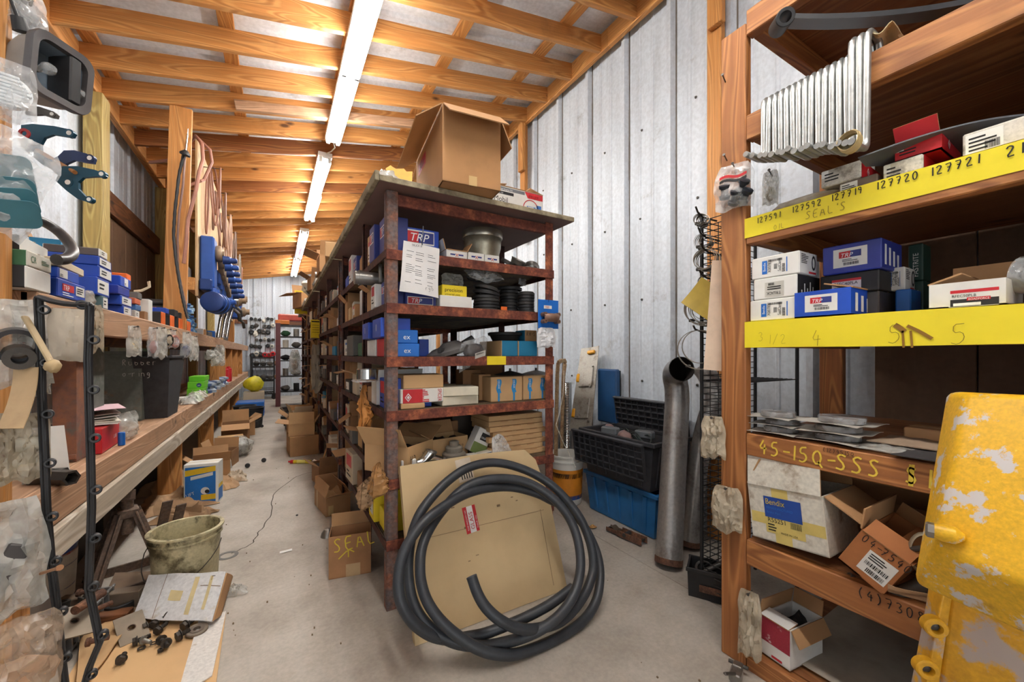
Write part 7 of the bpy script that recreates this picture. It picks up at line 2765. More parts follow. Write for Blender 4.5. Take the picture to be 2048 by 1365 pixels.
# paper bags, cartons along the foot of the bench
for k, (px, py, w, d, h, rz, mat, lab) in enumerate(((352, 1000, .42, .28, .13, .3, KRAFT, 'large heap of crumpled kraft paper before the oily bucket'), (322, 975, .3, .22, .20, .9, K(176, 146, 112, .85), 'kraft paper folded up under the bench behind the heap'), (368, 1022, .34, .18, .06, -.2, K(150, 118, 86, .85), 'torn kraft scrap at the foot of the paper heap'))):
 p = at(px, py, Z=.05)
 b = MB()
 crumpled(b, w, d, h, k + 11, .075, 18, th=.002)
 o = b.build('paper_bag', mat, smooth=25)
 o.location = (p.x, p.y + (.06 if k == 1 else 0), 0 if k != 1 else .0)
 o.rotation_euler = (0, 0, rz)
 tag(o, lab, 'paper')
cA, cB = at(373, 958, Z=0), at(425, 975, Z=0)
def bluecard(g, s):
 g.mats = BAND + [K(34, 112, 190, .45), K(232, 190, 40, .5)]
 decal(g, 'f', s, .04, .04, .93, .93, 8)
 F, W, H = face_frame('f', *s)
 g.add([(W * .04, H * .72, .0004), (W * .93, H * .8, .0004), (W * .93, H * .93, .0004), (W * .04, H * .86, .0004)], [(0, 1, 2, 3)], 9, F)
 g.add([(W * .2, H * .62, .0005), (W * .85, H * .70, .0005), (W * .85, H * .78, .0005), (W * .2, H * .70, .0005)], [(0, 1, 2, 3)], 0, F)
 decal(g, 'f', s, .5, .12, .93, .25, 9, .0004)
 g.lathe([(0, 0), (W * .13, 0)], 12, 0, F @ Matrix.Translation((W * .62, H * .34, .0006)), cap=False)
 g.lathe([(0, 0), (W * .07, 0)], 12, 4, F @ Matrix.Translation((W * .68, H * .32, .0008)), cap=False)
 words_on(g, 'f', s, .08, .22, 'LIFT', .03, 0, rot=R(20), wmax=.06)
 decal(g, 'r', s, .1, .05, .9, .35, 8)
 decal(g, 'r', s, .1, .36, .9, .45, 9)
carton('printed_carton', 'blue and yellow printed carton standing against the bench leg', 'carton', (-.47, 3.70, 0), (.205, .13, .30), R(-8), WHITE, sticker=bluecard)
for k, (px, py, w, d, h, mat, fl, lab) in enumerate(((418, 872, .26, .2, .17, CARD, {'f': 60, 'l': 40, 'b': 70}, 'open tan carton at the foot of the bench past the blue printed one'), (432, 845, .22, .2, .15, CARD_D, {'l': 70, 'b': 80}, 'open brown carton second along the foot of the bench'),
              (437, 812, .28, .28, .26, CARD_D, {'f': -20, 'r': 30, 'b': 80}, 'dark tan carton with a faint round mark at the foot of the bench'), (460, 806, .22, .26, .20, CARD, {'f': 30, 'r': 40}, 'tan carton with flaps up, farthest along the foot of the bench'))):
 p = at(px, py, Z=0)
 y = [4.35, 4.85, 5.9, 6.5][k]
 carton('open_carton', lab, 'carton', (-.50 + .03 * k, y, 0), (w, d, h), R([8, -12, 4, 20][k]), mat, flaps=fl, fill=STEEL_D)
carton('parts_carton', 'light tan carton under the dark tan one at the foot of the bench', 'carton', (-.46, 5.52, 0), (.24, .2, .16), R(5), CARD_L)
for k, (x, y, w, d, h, mat, lab) in enumerate(((-.40, 4.05, .22, .22, .11, KRAFT, 'crumpled kraft bag on the floor past the blue printed carton'), (-.32, 4.22, .16, .18, .08, K(186, 170, 148, .8), 'pale crumpled bag by the kraft bag on the floor'), (-.36, 5.2, .26, .26, .2, FILM_W, 'full clear bag bulging onto the aisle floor'), (-.48, 4.62, .2, .2, .22, FILM_W, 'clear bag stuffed between two cartons at the foot of the bench'))):
 b = MB()
 if k == 2:
  lump(b, (0, 0, .1), (.13, .13, .11), 4, .3, 14)
  lump(b, (0, 0, .1), (.11, .11, .09), 6, .3, 10, 1)
  o = b.build('plastic_bag', [FILM_W, GREYB], smooth=60)
 else:
  crumpled(b, w, d, h, 60 + k, .06, 14)
  o = b.build('paper_bag' if k < 2 else 'plastic_bag', mat, smooth=30)
 o.location = (x, y, 0)
 tag(o, lab, 'bag')
for k, (x, y, h, mat, lab) in enumerate(((-.33, 7.1, .3, BLACK, 'dark bucket with a bail at the far foot of the bench'), (-.45, 7.6, .28, K(50, 52, 56, .5), 'dark grey bucket behind the far dark bucket'))):
 bucket('pail', lab, 'bucket', (x, y, 0), .15, .13, h, mat, mat)
for k, (x, y, lab) in enumerate(((-.12, 4.75, 'small black caster on the open aisle floor'), (-.25, 4.6, 'black knob on the floor beside the full clear bag'), (-.20, 7.0, 'black wheel on the floor before the dark bucket'))):
 b = MB()
 b.lathe([(0, -.01), (.018, -.01), (.022, -.004), (.022, .004), (.018, .01), (0, .01)], 16, 0, TR(0, 0, .022, PI / 2))
 o = b.build('wheel', BLACK)
 o.location = (x, y, 0)
 tag(o, lab, 'wheel')
carton('parts_box', 'blue lidded tub on the floor at the far end of the bench', 'tub', (-.42, 8.6, 0), (.42, .5, .24), 0, BLUE_B)
b = MB()
lump(b, (0, 0, .15), (.16, .16, .16), 2, .25, 12)
o = b.build('yellow_bag', K(226, 214, 40, .5), smooth=50)
o.location = (-.40, 9.4, .352)
tag(o, 'bright yellow bag on a pale carton at the far end of the bench', 'bag')
carton('parts_carton', 'pale carton under the bright yellow bag', 'carton', (-.40, 9.4, 0), (.34, .4, .35), 0, CARD_P)
# the flattened cartons in front with loose iron on them ---------------------
def flat_on_floor(pix, z, th, mat, name, label, cat, bump=.004, seed=0, marks=()):
 zs = z if isinstance(z, tuple) else (z,) * 4
 P = [at(x, y, Z=q) for (x, y), q in zip(pix, zs)]
 def fn(u, v):
  p = P[0].lerp(P[1], u).lerp(P[3].lerp(P[2], u), v)
  n_ = mnoise.noise(Vector((p.x * 9, p.y * 9, seed)))
  return p + Vector((0, 0, bump * n_))
 b = MB()
 b.sheet(fn, 14, 14, th)
 up = Vector((0, 0, th / 2 + .0015))
 for u0, v0, u1, v1, m in marks:
  b.grid(lambda u, v: fn(u0 + (u1 - u0) * u, v0 + (v1 - v0) * v) + up, 6, 6, m)
 o = b.build(name, [mat, K(206, 188, 140, .6), K(120, 96, 72, .8), INK], smooth=40)
 return tag(o, label, cat)
flat_on_floor([(205, 1240), (452, 1226), (428, 1400), (110, 1400)], .008, .005, K(216, 176, 126, .8, var=.08, scale=5), 'cardboard_sheet', 'flattened tan carton on the floor under the loose bolts', 'cardboard')
flat_on_floor([(398, 1240), (452, 1224), (424, 1352), (352, 1400)], .0155, .004, patchy('white_card', C(224, 220, 214), C(176, 150, 120), .62, .7, .7, scale=10), 'cardboard_sheet', 'torn white card edge on the flattened tan carton', 'cardboard', .003, 2)
flat_on_floor([(298, 1150), (452, 1146), (424, 1245), (266, 1238)], (.135, .135, .035, .035), .006, patchy('white_card2', C(214, 214, 214), C(186, 172, 150), .58, .68, .7, scale=8), 'cardboard_sheet', 'flattened white carton lying beside the oily bucket', 'cardboard', .008, 3, ((.24, 0, .247, 1, 2), (.36, .40, .52, .62, 1), (.62, .1, .68, .9, 1), (.82, .1, .86, .8, 1), (.72, .3, .98, .315, 2), (.84, .1, .845, .2, 3), (.845, .1, .88, .115, 3)))
b = MB()
a, c, d_, e_ = at(453, 1147, Z=.135), at(426, 1243, Z=.037), at(440, 1225, Z=.012), at(462, 1160, Z=.008)
b.sheet(lambda u, v: a.lerp(c, v).lerp(e_.lerp(d_, v), u) + Vector((.012 * math.sin(u * PI), 0, 0)), 8, 10, .005)
o = b.build('cardboard_sheet', CARD)
tag(o, 'folded brown side of the flattened white carton', 'cardboard')
flat_on_floor([(230, 1150), (330, 1146), (290, 1240), (190, 1240)], .018, .02, K(120, 98, 78, .8), 'board', 'dirty board under the edge of the flattened white carton', 'board', .0, 3)
flat_on_floor([(160, 1275), (245, 1225), (265, 1245), (150, 1400)], .028, .004, CARD_L, 'cardboard_sheet', 'curled tan card beside the ribbed iron grille', 'cardboard', .014, 4)
def hole_plate(px, py, w, d, rz, tilt, lab, z=.02):
 p = at(px, py, Z=z)
 t = thing('hole_plate', lab, 'plate', (p.x, p.y, z), rz, None, tilt[0], tilt[1])
 b = MB()
 # a plate round one hole: eight-sided ring out to the corners
 n = 16
 th = .006
 out, inn = [], []
 for k in range(n):
  a = 2 * PI * k / n
  c_, s_ = math.cos(a), math.sin(a)
  f = .5 / max(abs(c_), abs(s_))
  out.append((c_ * f * w, s_ * f * d))
  inn.append((c_ * .011, s_ * .011))
 vs = [(x, y, z_) for z_ in (0, th) for x, y in out] + [(x, y, z_) for z_ in (0, th) for x, y in inn]
 fs = []
 for k in range(n):
  j = (k + 1) % n
  fs += [(n + k, n + j, 3 * n + j, 3 * n + k), (j, k, 2 * n + k, 2 * n + j), (k, j, n + j, n + k), (2 * n + j, 2 * n + k, 3 * n + k, 3 * n + j)]
 b.add(vs, fs)
 b.build('plate', K(136, 122, 104, .55, .3), t, smooth=0)
 b = MB()
 b.ring(.013, .0105, .0074, 16)
 b.build('bolt_hole', K(96, 74, 58, .7), t)
hole_plate(263, 1258, .085, .13, R(24), (R(24), 0), 'square steel plate with one hole propped on the tan card', .034)
hole_plate(148, 1245, .10, .13, R(30), (R(30), R(14)), 'square steel plate with one hole on the heap of iron by the grille', .11)
# ribbed iron grille
t = thing('iron_grille', 'grey iron grille with cross ribs in the heap of scrap under the bench', 'grille', (0, 0, 0))
a, c = at(95, 1325, Z=.03), at(212, 1195, Z=.06)
z_ = (c - a).normalized()
x_ = Vector((0, 0, 1)).cross(z_).normalized()
y_ = z_.cross(x_)
M = Matrix((z_, x_, y_)).transposed().to_4x4()
M.translation = a
t.matrix_local = M
L = (c - a).length
GI = K(128, 126, 124, .5, .4, var=.3)
b = MB()
for y in (-.03, .03):
 b.box((L / 2, y, .05), (L, .008, .012), bev=.002)
 b.box((L / 2, y, -.012), (L, .008, .012), bev=.002)
b.build('side_rail', GI, t)
for k in range(9):
 b = MB()
 b.box((L * (k + .5) / 9, 0, .02), (.007, .075, .07), bev=.002)
 b.build('rib', GI, t)
b = MB()
b.tube([at(150, 1222, Z=.16), at(205, 1186, Z=.16)], .016, 14)
o = b.build('steel_rod', RUSTY)
tag(o, 'short thick steel rod lying over the heap of scrap iron', 'rod')
p = at(240, 1216, Z=.03)
b = MB()
b.ring(.055, .047, .03, 34, 0, None, .002)
o = b.build('rubber_ring', BLACK)
o.location = (p.x, p.y, .03)
tag(o, 'black rubber ring lying beside the flattened white carton', 'ring')
p = at(394, 1262, Z=.02)
t = thing('iron_washer', 'thick grey iron ring lying on the white card edge', 'washer', (p.x, p.y, .018), 0, None, R(4), 0)
b = MB()
b.ring(.036, .018, .010, 30, 0, None, .002)
b.build('ring', K(120, 108, 94, .6, .3), t)
b = MB()
b.ring(.024, .012, .0115, 24)
b.build('hub', K(104, 92, 80, .6, .3), t)
def bolt(px, py, rz, L, r_, lab, z=.016, mat=None):
 p = at(px, py, Z=z)
 t = thing('bolt', lab, 'bolt', (p.x, p.y, .012 + r_ * 1.9), rz, 'loose bolts on the flattened carton', 0, PI / 2 - .05)
 b = MB()
 b.lathe([(0, 0), (r_ * 1.9, 0), (r_ * 1.9, r_ * 1.2), (r_ * 1.6, r_ * 1.4), (0, r_ * 1.4)], 6)
 b.lathe([(r_ * 2.1, r_ * 1.4), (r_ * 2.1, r_ * 1.7), (0, r_ * 1.7)], 18)
 b.build('head', mat or DIRTY, t)
 b = MB()
 pr = [(r_, r_ * 1.7)]
 k = 0
 z0 = r_ * 1.7
 while z0 < L:
  pr += [(r_, z0), (r_ * .86, z0 + .0015)]
  z0 += .003
 pr.append((0, L))
 b.lathe(pr, 12)
 b.build('shank', mat or DIRTY, t)
for k, (px, py, rz, L, r_, lab) in enumerate((
  (298, 1238, 2.2, .045, .0085, 'black bolt beside the corner of the white carton'), (286, 1262, .4, .04, .008, 'dark bolt lying beside the propped plate'), (305, 1258, 1.2, .035, .008, 'short black bolt in the middle of the loose bolts'),
  (328, 1242, -.6, .05, .010, 'large grey headed bolt at the front of the white carton'), (312, 1270, 1.0, .045, .008, 'long black bolt in the middle of the loose bolts'), (320, 1285, -1.0, .04, .008, 'stubby bolt at the near side of the loose bolts'),
  (332, 1290, -1.3, .035, .008, 'short bolt next to the stubby one'), (352, 1282, .5, .045, .009, 'dark bolt of a pair before the iron ring'), (365, 1262, .8, .045, .009, 'second bolt of the pair, touching the iron ring'),
  (285, 1285, -.9, .05, .007, 'pale thin bolt under the propped plate'), (265, 1292, .2, .05, .008, 'rusty bolt at the near edge of the propped plate'), (240, 1330, 1.5, .04, .008, 'rusty bolt alone on the tan carton'))):
 bolt(px, py, rz, L, r_, lab, mat=K(150, 146, 138, .4, .6) if k == 9 else None)
for k, (px, py, r_, lab) in enumerate(((307, 1288, .010, 'thin washer among the loose bolts'), (321, 1304, .009, 'black nut nearest the front on the tan carton'), (283, 1298, .012, 'rusty washer beside the pale thin bolt'))):
 p = at(px, py, Z=.013)
 b = MB()
 if k == 1:
  b.ring(r_, r_ * .55, .009, 6)
 else:
  b.ring(r_, r_ * .6, .003, 18)
 o = b.build('washer' if k != 1 else 'nut', DIRTY)
 o.location = (p.x, p.y, .0135)
 tag(o, lab, 'washer' if k != 1 else 'nut')
# heap of small scrap iron at the foot of the near upright
rr = random.Random(55)
for k in range(14):
 x, y = -.60 + rr.uniform(-.14, .10), 1.62 + rr.uniform(-.1, .3)
 p0 = at(rr.uniform(95, 190), rr.uniform(1215, 1300), Z=.06)
 b = MB()
 kind = ['bolt', 'bush', 'bracket'][k % 3]
 if kind == 'bolt':
  b.lathe([(0, 0), (.015, 0), (.015, .01), (.009, .011), (.009, .06), (0, .06)], 10, 0, TR(0, 0, .0, PI / 2, 0, 0))
 elif kind == 'bush':
  b.ring(.022, .012, .03, 18, 0, TR(0, 0, 0, rr.uniform(0, 1.5)))
 else:
  b.box((0, 0, .0), (.06, .03, .006), bev=.001)
  b.box((.03, 0, .02), (.006, .03, .045), bev=.001)
 o = b.build('scrap_' + kind, [RUSTY, DIRTY, STEEL_D][k % 3])
 o.location = (p0.x, p0.y, .04 + .028 * (k % 4))
 o.rotation_euler = (0, 0, rr.uniform(0, 6))
 tag(o, '%s %s in the heap of scrap iron by the grille, %s from its foot' % (['rusty', 'oily', 'grey'][k % 3], kind, cnt[k] if k < 12 else ['thirteenth', 'fourteenth'][k - 12]), kind, 'scrap iron by the grille')
# ================================================================ HUNG AT THE NEAR LEFT UPRIGHT
# the long black gasket strip
left = [(78, 600), (80, 640), (82, 690), (84, 780), (90, 909), (94, 1016), (103, 1123), (114, 1209), (124, 1316), (134, 1400)]
right = [(180, 612), (179, 660), (177, 720), (178, 780), (182, 909), (184, 1016), (180, 1123), (178, 1174), (195, 1256), (200, 1285), (180, 1333), (160, 1400)]
GD = .955
gp = [atd(x, y, GD + (y - 600) * .0001) for x, y in reversed(left)] + [atd(x, y, GD) for x, y in ((80, 595), (105, 603), (130, 608), (155, 610), (180, 610))] + [atd(x, y, GD + (y - 600) * .0001) for x, y in right]
q = []
for i in range(len(gp) - 1):
 n_ = max(2, int((gp[i + 1] - gp[i]).length / .02))
 for k in range(n_):
  q.append(gp[i].lerp(gp[i + 1], k / n_))
q.append(gp[-1])
t = thing('gasket_strip', 'long black rubber gasket strip with eyelets hanging in a loop to the floor', 'gasket', (0, 0, 0))
b = MB()
b.tube(q, .0082, 10, flat=.8)
for dx in (-.004, .004):
 b.tube([p + Vector((dx, dx * .6 - .006, .0)) for p in q], .003, 6)
b.build('strip', BLACKP, t, smooth=60)
vd = Vector((-.45, -.9, 0)).normalized()
acc = 0
for i in range(1, len(q)):
 acc += (q[i] - q[i - 1]).length
 if acc > .115:
  acc = 0
  b = MB()
  M = axis_matrix(Vector((.25, -1, 0)))
  M.translation = q[i] + Vector((.009, -.004, 0))
  b.ring(.0115, .0065, .015, 18, 0, M @ Matrix.Translation((0, 0, -.008)), .002)
  b.build('eyelet', BLACKP, t)
b = MB()
b.cyl(atd(66, 1153, GD + .03), atd(119, 1136, GD - .06), .0035, .0035, 8)
b.cyl(atd(117, 1137, GD - .058), atd(120, 1136, GD - .062), .0065, .0065, 8)
o = b.build('nail', K(176, 126, 90, .5, .4))
tag(o, 'long copper coloured nail through the gasket strip above the bucket', 'nail')
# hanging headlamp shell
t = thing('headlamp_shell', 'empty grey and black headlamp shell hung at the top of the near upright', 'headlamp', (0, 0, 0))
cF, cB_ = atd(122, 148, 1.12), atd(58, 128, 1.20)
z_ = (Vector((.85, -.52, -.03))).normalized()
up_ = (atd(118, 90, 1.12) - atd(128, 205, 1.12)).normalized()
x_ = up_.cross(z_).normalized()
up_ = z_.cross(x_).normalized()
M = Matrix((x_, up_, z_)).transposed().to_4x4()
M.translation = cF
t.matrix_local = M
def rrect(w, h, r_, n=5):
 pts = []
 for cx, cy, a0 in ((w / 2 - r_, h / 2 - r_, 0), (-w / 2 + r_, h / 2 - r_, PI / 2), (-w / 2 + r_, -h / 2 + r_, PI), (w / 2 - r_, -h / 2 + r_, 3 * PI / 2)):
  for k in range(n + 1):
   a = a0 + PI / 2 * k / n
   pts.append((cx + r_ * math.cos(a), cy + r_ * math.sin(a)))
 return pts
def loft(mb, rings, m=0, cap0=False, cap1=False):
 n = len(rings[0])
 vs = [p for r_ in rings for p in r_]
 fs = []
 for i in range(len(rings) - 1):
  for k in range(n):
   j = (k + 1) % n
   fs.append((i * n + k, i * n + j, (i + 1) * n + j, (i + 1) * n + k))
 if cap0:
  fs.append(tuple(reversed(range(n))))
 if cap1:
  fs.append(tuple(range((len(rings) - 1) * n, len(rings) * n)))
 mb.add(vs, fs, m)
def rr3(w, h, r_, z, sk=0):
 return [(x + sk * y, y, z) for x, y in rrect(w, h, r_)]
W_, H_ = .15, .175
b = MB()
loft(b, [rr3(W_ * .86, H_ * .84, .03, -.012, .06), rr3(W_, H_, .035, -.012, .06), rr3(W_ * 1.02, H_ * 1.02, .035, .004, .06), rr3(W_, H_, .034, .010, .06), rr3(W_ * .80, H_ * .78, .028, .008, .06), rr3(W_ * .78, H_ * .76, .026, -.012, .06)])
b.build('bezel', K(78, 74, 74, .4), t)
b = MB()
loft(b, [rr3(W_ * .78, H_ * .76, .026, -.008, .06), rr3(W_ * .7, H_ * .66, .02, -.06, .06)], 0, False, True)
b.build('reflector', K(132, 146, 160, .3, .3), t)
b = MB()
b.box((.03, 0, -.025), (.03, H_ * .74, .07), bev=.004)
b.build('divider', BLACK, t)
b = MB()
loft(b, [rr3(W_ * .9, H_ * .88, .03, -.012, .06), rr3(W_ * .9, H_ * .9, .034, -.05, .06), rr3(W_ * .72, H_ * .9, .05, -.10, .1), rr3(W_ * .66, H_ * .86, .05, -.13, .1)], 0, False, True)
b.build('housing', K(140, 132, 124, .45, var=.25), t)
b = MB()
loft(b, [rr3(W_ * .68, H_ * .9, .05, -.115, .1), rr3(W_ * .7, H_ * .92, .05, -.135, .1), rr3(W_ * .5, H_ * .7, .04, -.14, .1)], 0, False, True)
b.build('rear_cap', BLACK, t)
for x, y in ((-.02, .0), (.055, -.02)):
 b = MB()
 b.lathe([(0, .028), (.008, .026), (.015, .016), (.016, .006), (.010, -.008), (.007, -.02), (0, -.02)], 18, 0, TR(x, y, -.022))
 bu = b.build('bulb', FILM, t)
 b = MB()
 b.lathe([(0, -.045), (.009, -.045), (.009, -.02), (0, -.02)], 12, 0, TR(x, y, -.018))
 b.build('bulb_base', STEEL, bu)
b = MB()
b.cyl((-.05, H_ * .44, -.05), (-.06, H_ * .62, -.05), .018, .014, 14)
b.tube([(-.06, H_ * .6, -.05), (-.075, H_ * .8, -.05), (-.085, H_ * .95, -.05)], .004, 8)
b.build('lamp_socket', BLACK, t)
# shift forks on a bar
TEALF = K(28, 74, 94, .35, .25, var=.3)
def fork(lab, pix, d, mat, hole_at):
 P = [atd(x, y, d) for x, y in pix]
 o0 = P[0]
 n_ = Vector((-.36, -.93, 0)).normalized()
 x_ = Vector((.93, -.36, 0)).normalized()
 poly = [((p - o0).dot(x_), (p - o0).z) for p in P]
 M = Matrix((x_, Vector((0, 0, 1)), -n_)).transposed().to_4x4()
 M.translation = o0
 t = thing('shift_fork', lab, 'fork', (0, 0, 0), 0, 'steel shift forks by the near upright')
 t.matrix_local = M
 b = MB()
 b.prism(poly, .009)
 b.build('body', mat, t, smooth=0)
 for (x, y, r_) in hole_at:
  p = atd(x, y, d) - o0
  b = MB()
  b.lathe([(r_ * .55, -.0015), (r_, -.0015), (r_, .0105), (r_ * .55, .0105), (r_ * .55, -.0015)], 20, 0, TR(p.dot(x_), p.z, 0), cap=False)
  ey = b.build('eye', mat, t)
  b = MB()
  b.lathe([(0, -.0022), (r_ * .58, -.0022)], 16, 0, TR(p.dot(x_), p.z, 0), cap=False)
  b.build('pin_hole', K(226, 224, 220, .5), ey)
fork('dark grey shift fork, uppermost behind the headlamp shell', [(50, 228), (52, 210), (75, 211), (95, 217), (106, 224), (104, 231), (95, 230), (80, 226), (66, 228)], 1.32, STEEL_D, [(97, 224, .010)])
fork('teal shift fork, upper one by the near upright', [(42, 250), (62, 246), (100, 247), (125, 251), (136, 259), (132, 267), (118, 266), (98, 264), (82, 272), (75, 287), (76, 300), (92, 318), (108, 328), (100, 338), (78, 326), (58, 308), (42, 296)], 1.28, TEALF, [(126, 259, .013), (60, 283, .014)])
fork('blue shift fork, middle one by the near upright', [(85, 315), (100, 318), (112, 310), (122, 298), (140, 296), (162, 301), (176, 311), (174, 320), (158, 319), (140, 316), (126, 324), (118, 340), (106, 345)], 1.24, K(44, 60, 96, .35, .25, var=.3), [(168, 310, .012), (104, 327, .013)])
fork('teal shift fork, lowest one by the near upright', [(118, 345), (124, 332), (150, 330), (180, 335), (198, 341), (201, 347), (180, 349), (160, 352), (151, 362), (152, 376), (164, 390), (178, 396), (172, 402), (150, 396), (130, 380), (112, 362)], 1.20, TEALF, [(193, 343, .011), (134, 364, .013), (171, 396, .010)])
b = MB()
b.cyl(atd(40, 280, 1.34), atd(150, 345, 1.20), .006, .006, 10)
o = b.build('hanging_rod', K(176, 120, 70, .4, .5))
tag(o, 'thin rod carrying the shift forks by the near upright', 'rod')
for k, (px, py, lab) in enumerate(((66, 188, 'red washer tab behind the headlamp shell'), (50, 268, 'red washer on the upper teal fork'))):
 b = MB()
 M = axis_matrix(Vector((-.36, -.93, 0)))
 M.translation = atd(px, py, 1.26)
 b.ring(.016, .008, .004, 20, 0, M)
 o = b.build('red_washer', K(176, 36, 40, .4))
 tag(o, lab, 'washer')
def bag_at(name, label, px0, py0, px1, py1, d, rz, mat, th, inside=None, seed=0, crumple=.02, neck=None, ry=0.0):
 a, c = atd(px0, py0, d), atd(px1, py1, d)
 k = ((px0 + px1) / 2 - 1024) / FPX
 s, q = math.sin(YAW), math.cos(YAW)
 cr_, sr_ = math.cos(rz), math.sin(rz)
 w = abs(px1 - px0) * d / (FPX * ((q * cr_ - s * sr_) - k * (s * cr_ + q * sr_))) * 1.36
 h = (a.z - c.z)
 m = atd((px0 + px1) / 2, py0, d)
 return hang_bag(name, label, 'bag', m, w, h, th, rz, mat, inside, seed, None, False, neck, crumple, ry)
def plates_in(g, w, h, t):
 g.mats = [K(64, 116, 128, .4)]
 for k in range(5):
  M = TR(w * .06 + .012 * k, -.014 * k + .02, -h * (.36 + .11 * k), PI / 2 + .5, R(-28 - 4 * (k % 2)), 0)
  g.prism(rrect(w * .5, h * .26, .016), .004, 0, M)
def lens_in(g, w, h, t):
 g.mats = [K(224, 228, 230, .2)]
 for k in range(9):
  g.box((0, -t * .2, -h * (.3 + .06 * k)), (w * .8 - .01 * abs(k - 4), .012, h * .045), bev=.003)
 g.lathe([(0, -.01), (w * .4, -.01), (w * .42, .01), (0, .012)], 26, 0, TR(0, .0, -h * .55, PI / 2))
def dark_in(g, w, h, t):
 g.mats = [BLACK, STEEL_D]
 lump(g, (0, 0, -h * .5), (w * .34, t * .3, h * .3), 2, .3)
 g.box((w * .1, 0, -h * .35), (w * .3, t * .4, h * .4), 1, bev=.006)
def cans_in(g, w, h, t):
 g.mats = [K(46, 44, 46, .4), STEEL_D]
 g.ring(w * .36, w * .27, t * .5, 30, 0, TR(-w * .05, -t * .25, -h * .5, PI / 2 + .2, -.3))
 g.ring(w * .24, w * .12, t * .7, 26, 1, TR(-w * .02, -t * .3, -h * .62, PI / 2 + .2, -.3))
def tube_in(g, w, h, t):
 g.mats = [K(176, 168, 150, .6)]
 g.ring(.02, .014, w * .6, 20, 0, TR(-w * .2, 0, -h * .45, 0, PI / 2, 0))
 g.ring(.018, .012, w * .5, 20, 0, TR(-w * .3, 0, -h * .7, 0, PI / 2, .2))
RZ = R(20)
bag_at('plastic_bag', 'clear bag with a dark bracket hung at the top corner above the headlamp shell', -10, -30, 82, 78, 1.10, RZ, FILM, .06, dark_in, 101)
bag_at('plastic_bag', 'clear bag holding a ribbed glass lens below the headlamp shell', -30, 120, 62, 238, .98, RZ, FILM, .05, lens_in, 102)
bag_at('plastic_bag', 'large clear bag of teal plates hung on the near upright', -60, 262, 120, 470, .95, RZ, FILM, .08, plates_in, 103, .02, None, R(18))
bag_at('plastic_bag', 'dusty bag of black ring parts hung on the near upright below the shelf', -14, 600, 92, 775, .98, RZ, FILM_W, .08, cans_in, 104, .018)
bag_at('plastic_bag', 'small grey bag hanging between the ring bag and the gasket strip', 66, 722, 96, 792, 1.02, RZ, FILM_W, .03, lump_in(K(120, 116, 112, .5)), 105)
bag_at('paper_bag', 'flat kraft paper bag with faint print hung on the gasket strip', 108, 618, 176, 720, 1.0, RZ, K(190, 178, 160, .8, var=.12), .022, None, 106, .008)
bag_at('plastic_bag', 'grey green bag hanging behind the second strand of the gasket strip', 174, 610, 203, 702, 1.485, RZ, FILM_D, .03, lump_in(K(140, 150, 140, .6)), 107)
bag_at('plastic_bag', 'dusty bag of pipe sockets hung low on the near upright', 14, 828, 90, 962, .97, RZ, FILM_D, .05, tube_in, 108)
bag_at('plastic_bag', 'dusty long bag at the picture edge beside the bag of pipe sockets', -30, 828, 20, 962, .93, RZ, FILM_D, .05, lump_in(K(140, 120, 104, .6)), 109)
t = bag_at('plastic_bag', 'big milky film wrapped round a black steel angle below the bench end', -70, 1005, 76, 1235, .92, RZ, FILM_W, .07, None, 110, .03)
b = MB()
b.beam((-.045, .0, -.27), (.03, 0, -.10), .04, .06, up=(0, 1, 0))
b.build('steel_angle', K(74, 70, 68, .5, .4), t)
bag_at('plastic_bag', 'crumpled brown and clear bag slumped on the floor at the near left', -40, 1238, 110, 1420, .92, RZ, film('brown_film', (.58, .44, .32, 1), .2, .7, .2), .12, lump_in(K(190, 150, 116, .7), 1.3), 111, .04)
# tan card tongue and white visor below the ring bag
b = MB()
a = atd(52, 735, .95)
b.sheet(lambda u, v: a + Vector((.93, -.36, 0)) * ((u - .5) * .05 + .035 * v * v) + Vector((-.1 * v * v * .3, -.06 * v * v, -.135 * v)), 8, 14, .002)
o = b.build('card_strip', K(196, 166, 126, .8))
tag(o, 'curled tan card tongue hanging below the ring bag', 'card')
t = thing('bracket', 'dirty bent steel bracket with a rounded end slung across the ring bag', 'bracket', (0, 0, 0))
b = MB()
b.tube([atd(50, 635, .94), atd(62, 655, .93), atd(85, 695, .92), (atd(103, 727, .91))], .007, 10, flat=.7)
b.build('arm', K(170, 148, 112, .6), t)
b = MB()
lump(b, atd(106, 733, .91), (.014, .014, .016), 2, .2)
b.build('knob', K(186, 160, 118, .6), t)
# black hoop over the piled boxes
b = MB()
hp = [atd(x, y, d) for x, y, d in ((30, 440, 1.15), (55, 434, 1.2), (85, 444, 1.25), (115, 462, 1.28), (138, 486, 1.28), (145, 505, 1.26), (132, 518, 1.22), (110, 520, 1.18))]
q = []
for i in range(len(hp) - 1):
 p0, p1, p2, p3 = hp[max(i - 1, 0)], hp[i], hp[i + 1], hp[min(i + 2, len(hp) - 1)]
 for k in range(5):
  u = k / 5
  q.append(.5 * ((2 * p1) + (p2 - p0) * u + (2 * p0 - 5 * p1 + 4 * p2 - p3) * u * u + (3 * p1 - p0 - 3 * p2 + p3) * u ** 3))
b.tube(q, [.0125 + .004 * i / len(q) for i in range(len(q))], 14)
o = b.build('rubber_hoop', K(62, 58, 58, .35), smooth=60)
tag(o, 'thick black rubber hoop curving over the boxes by the near upright', 'hoop')
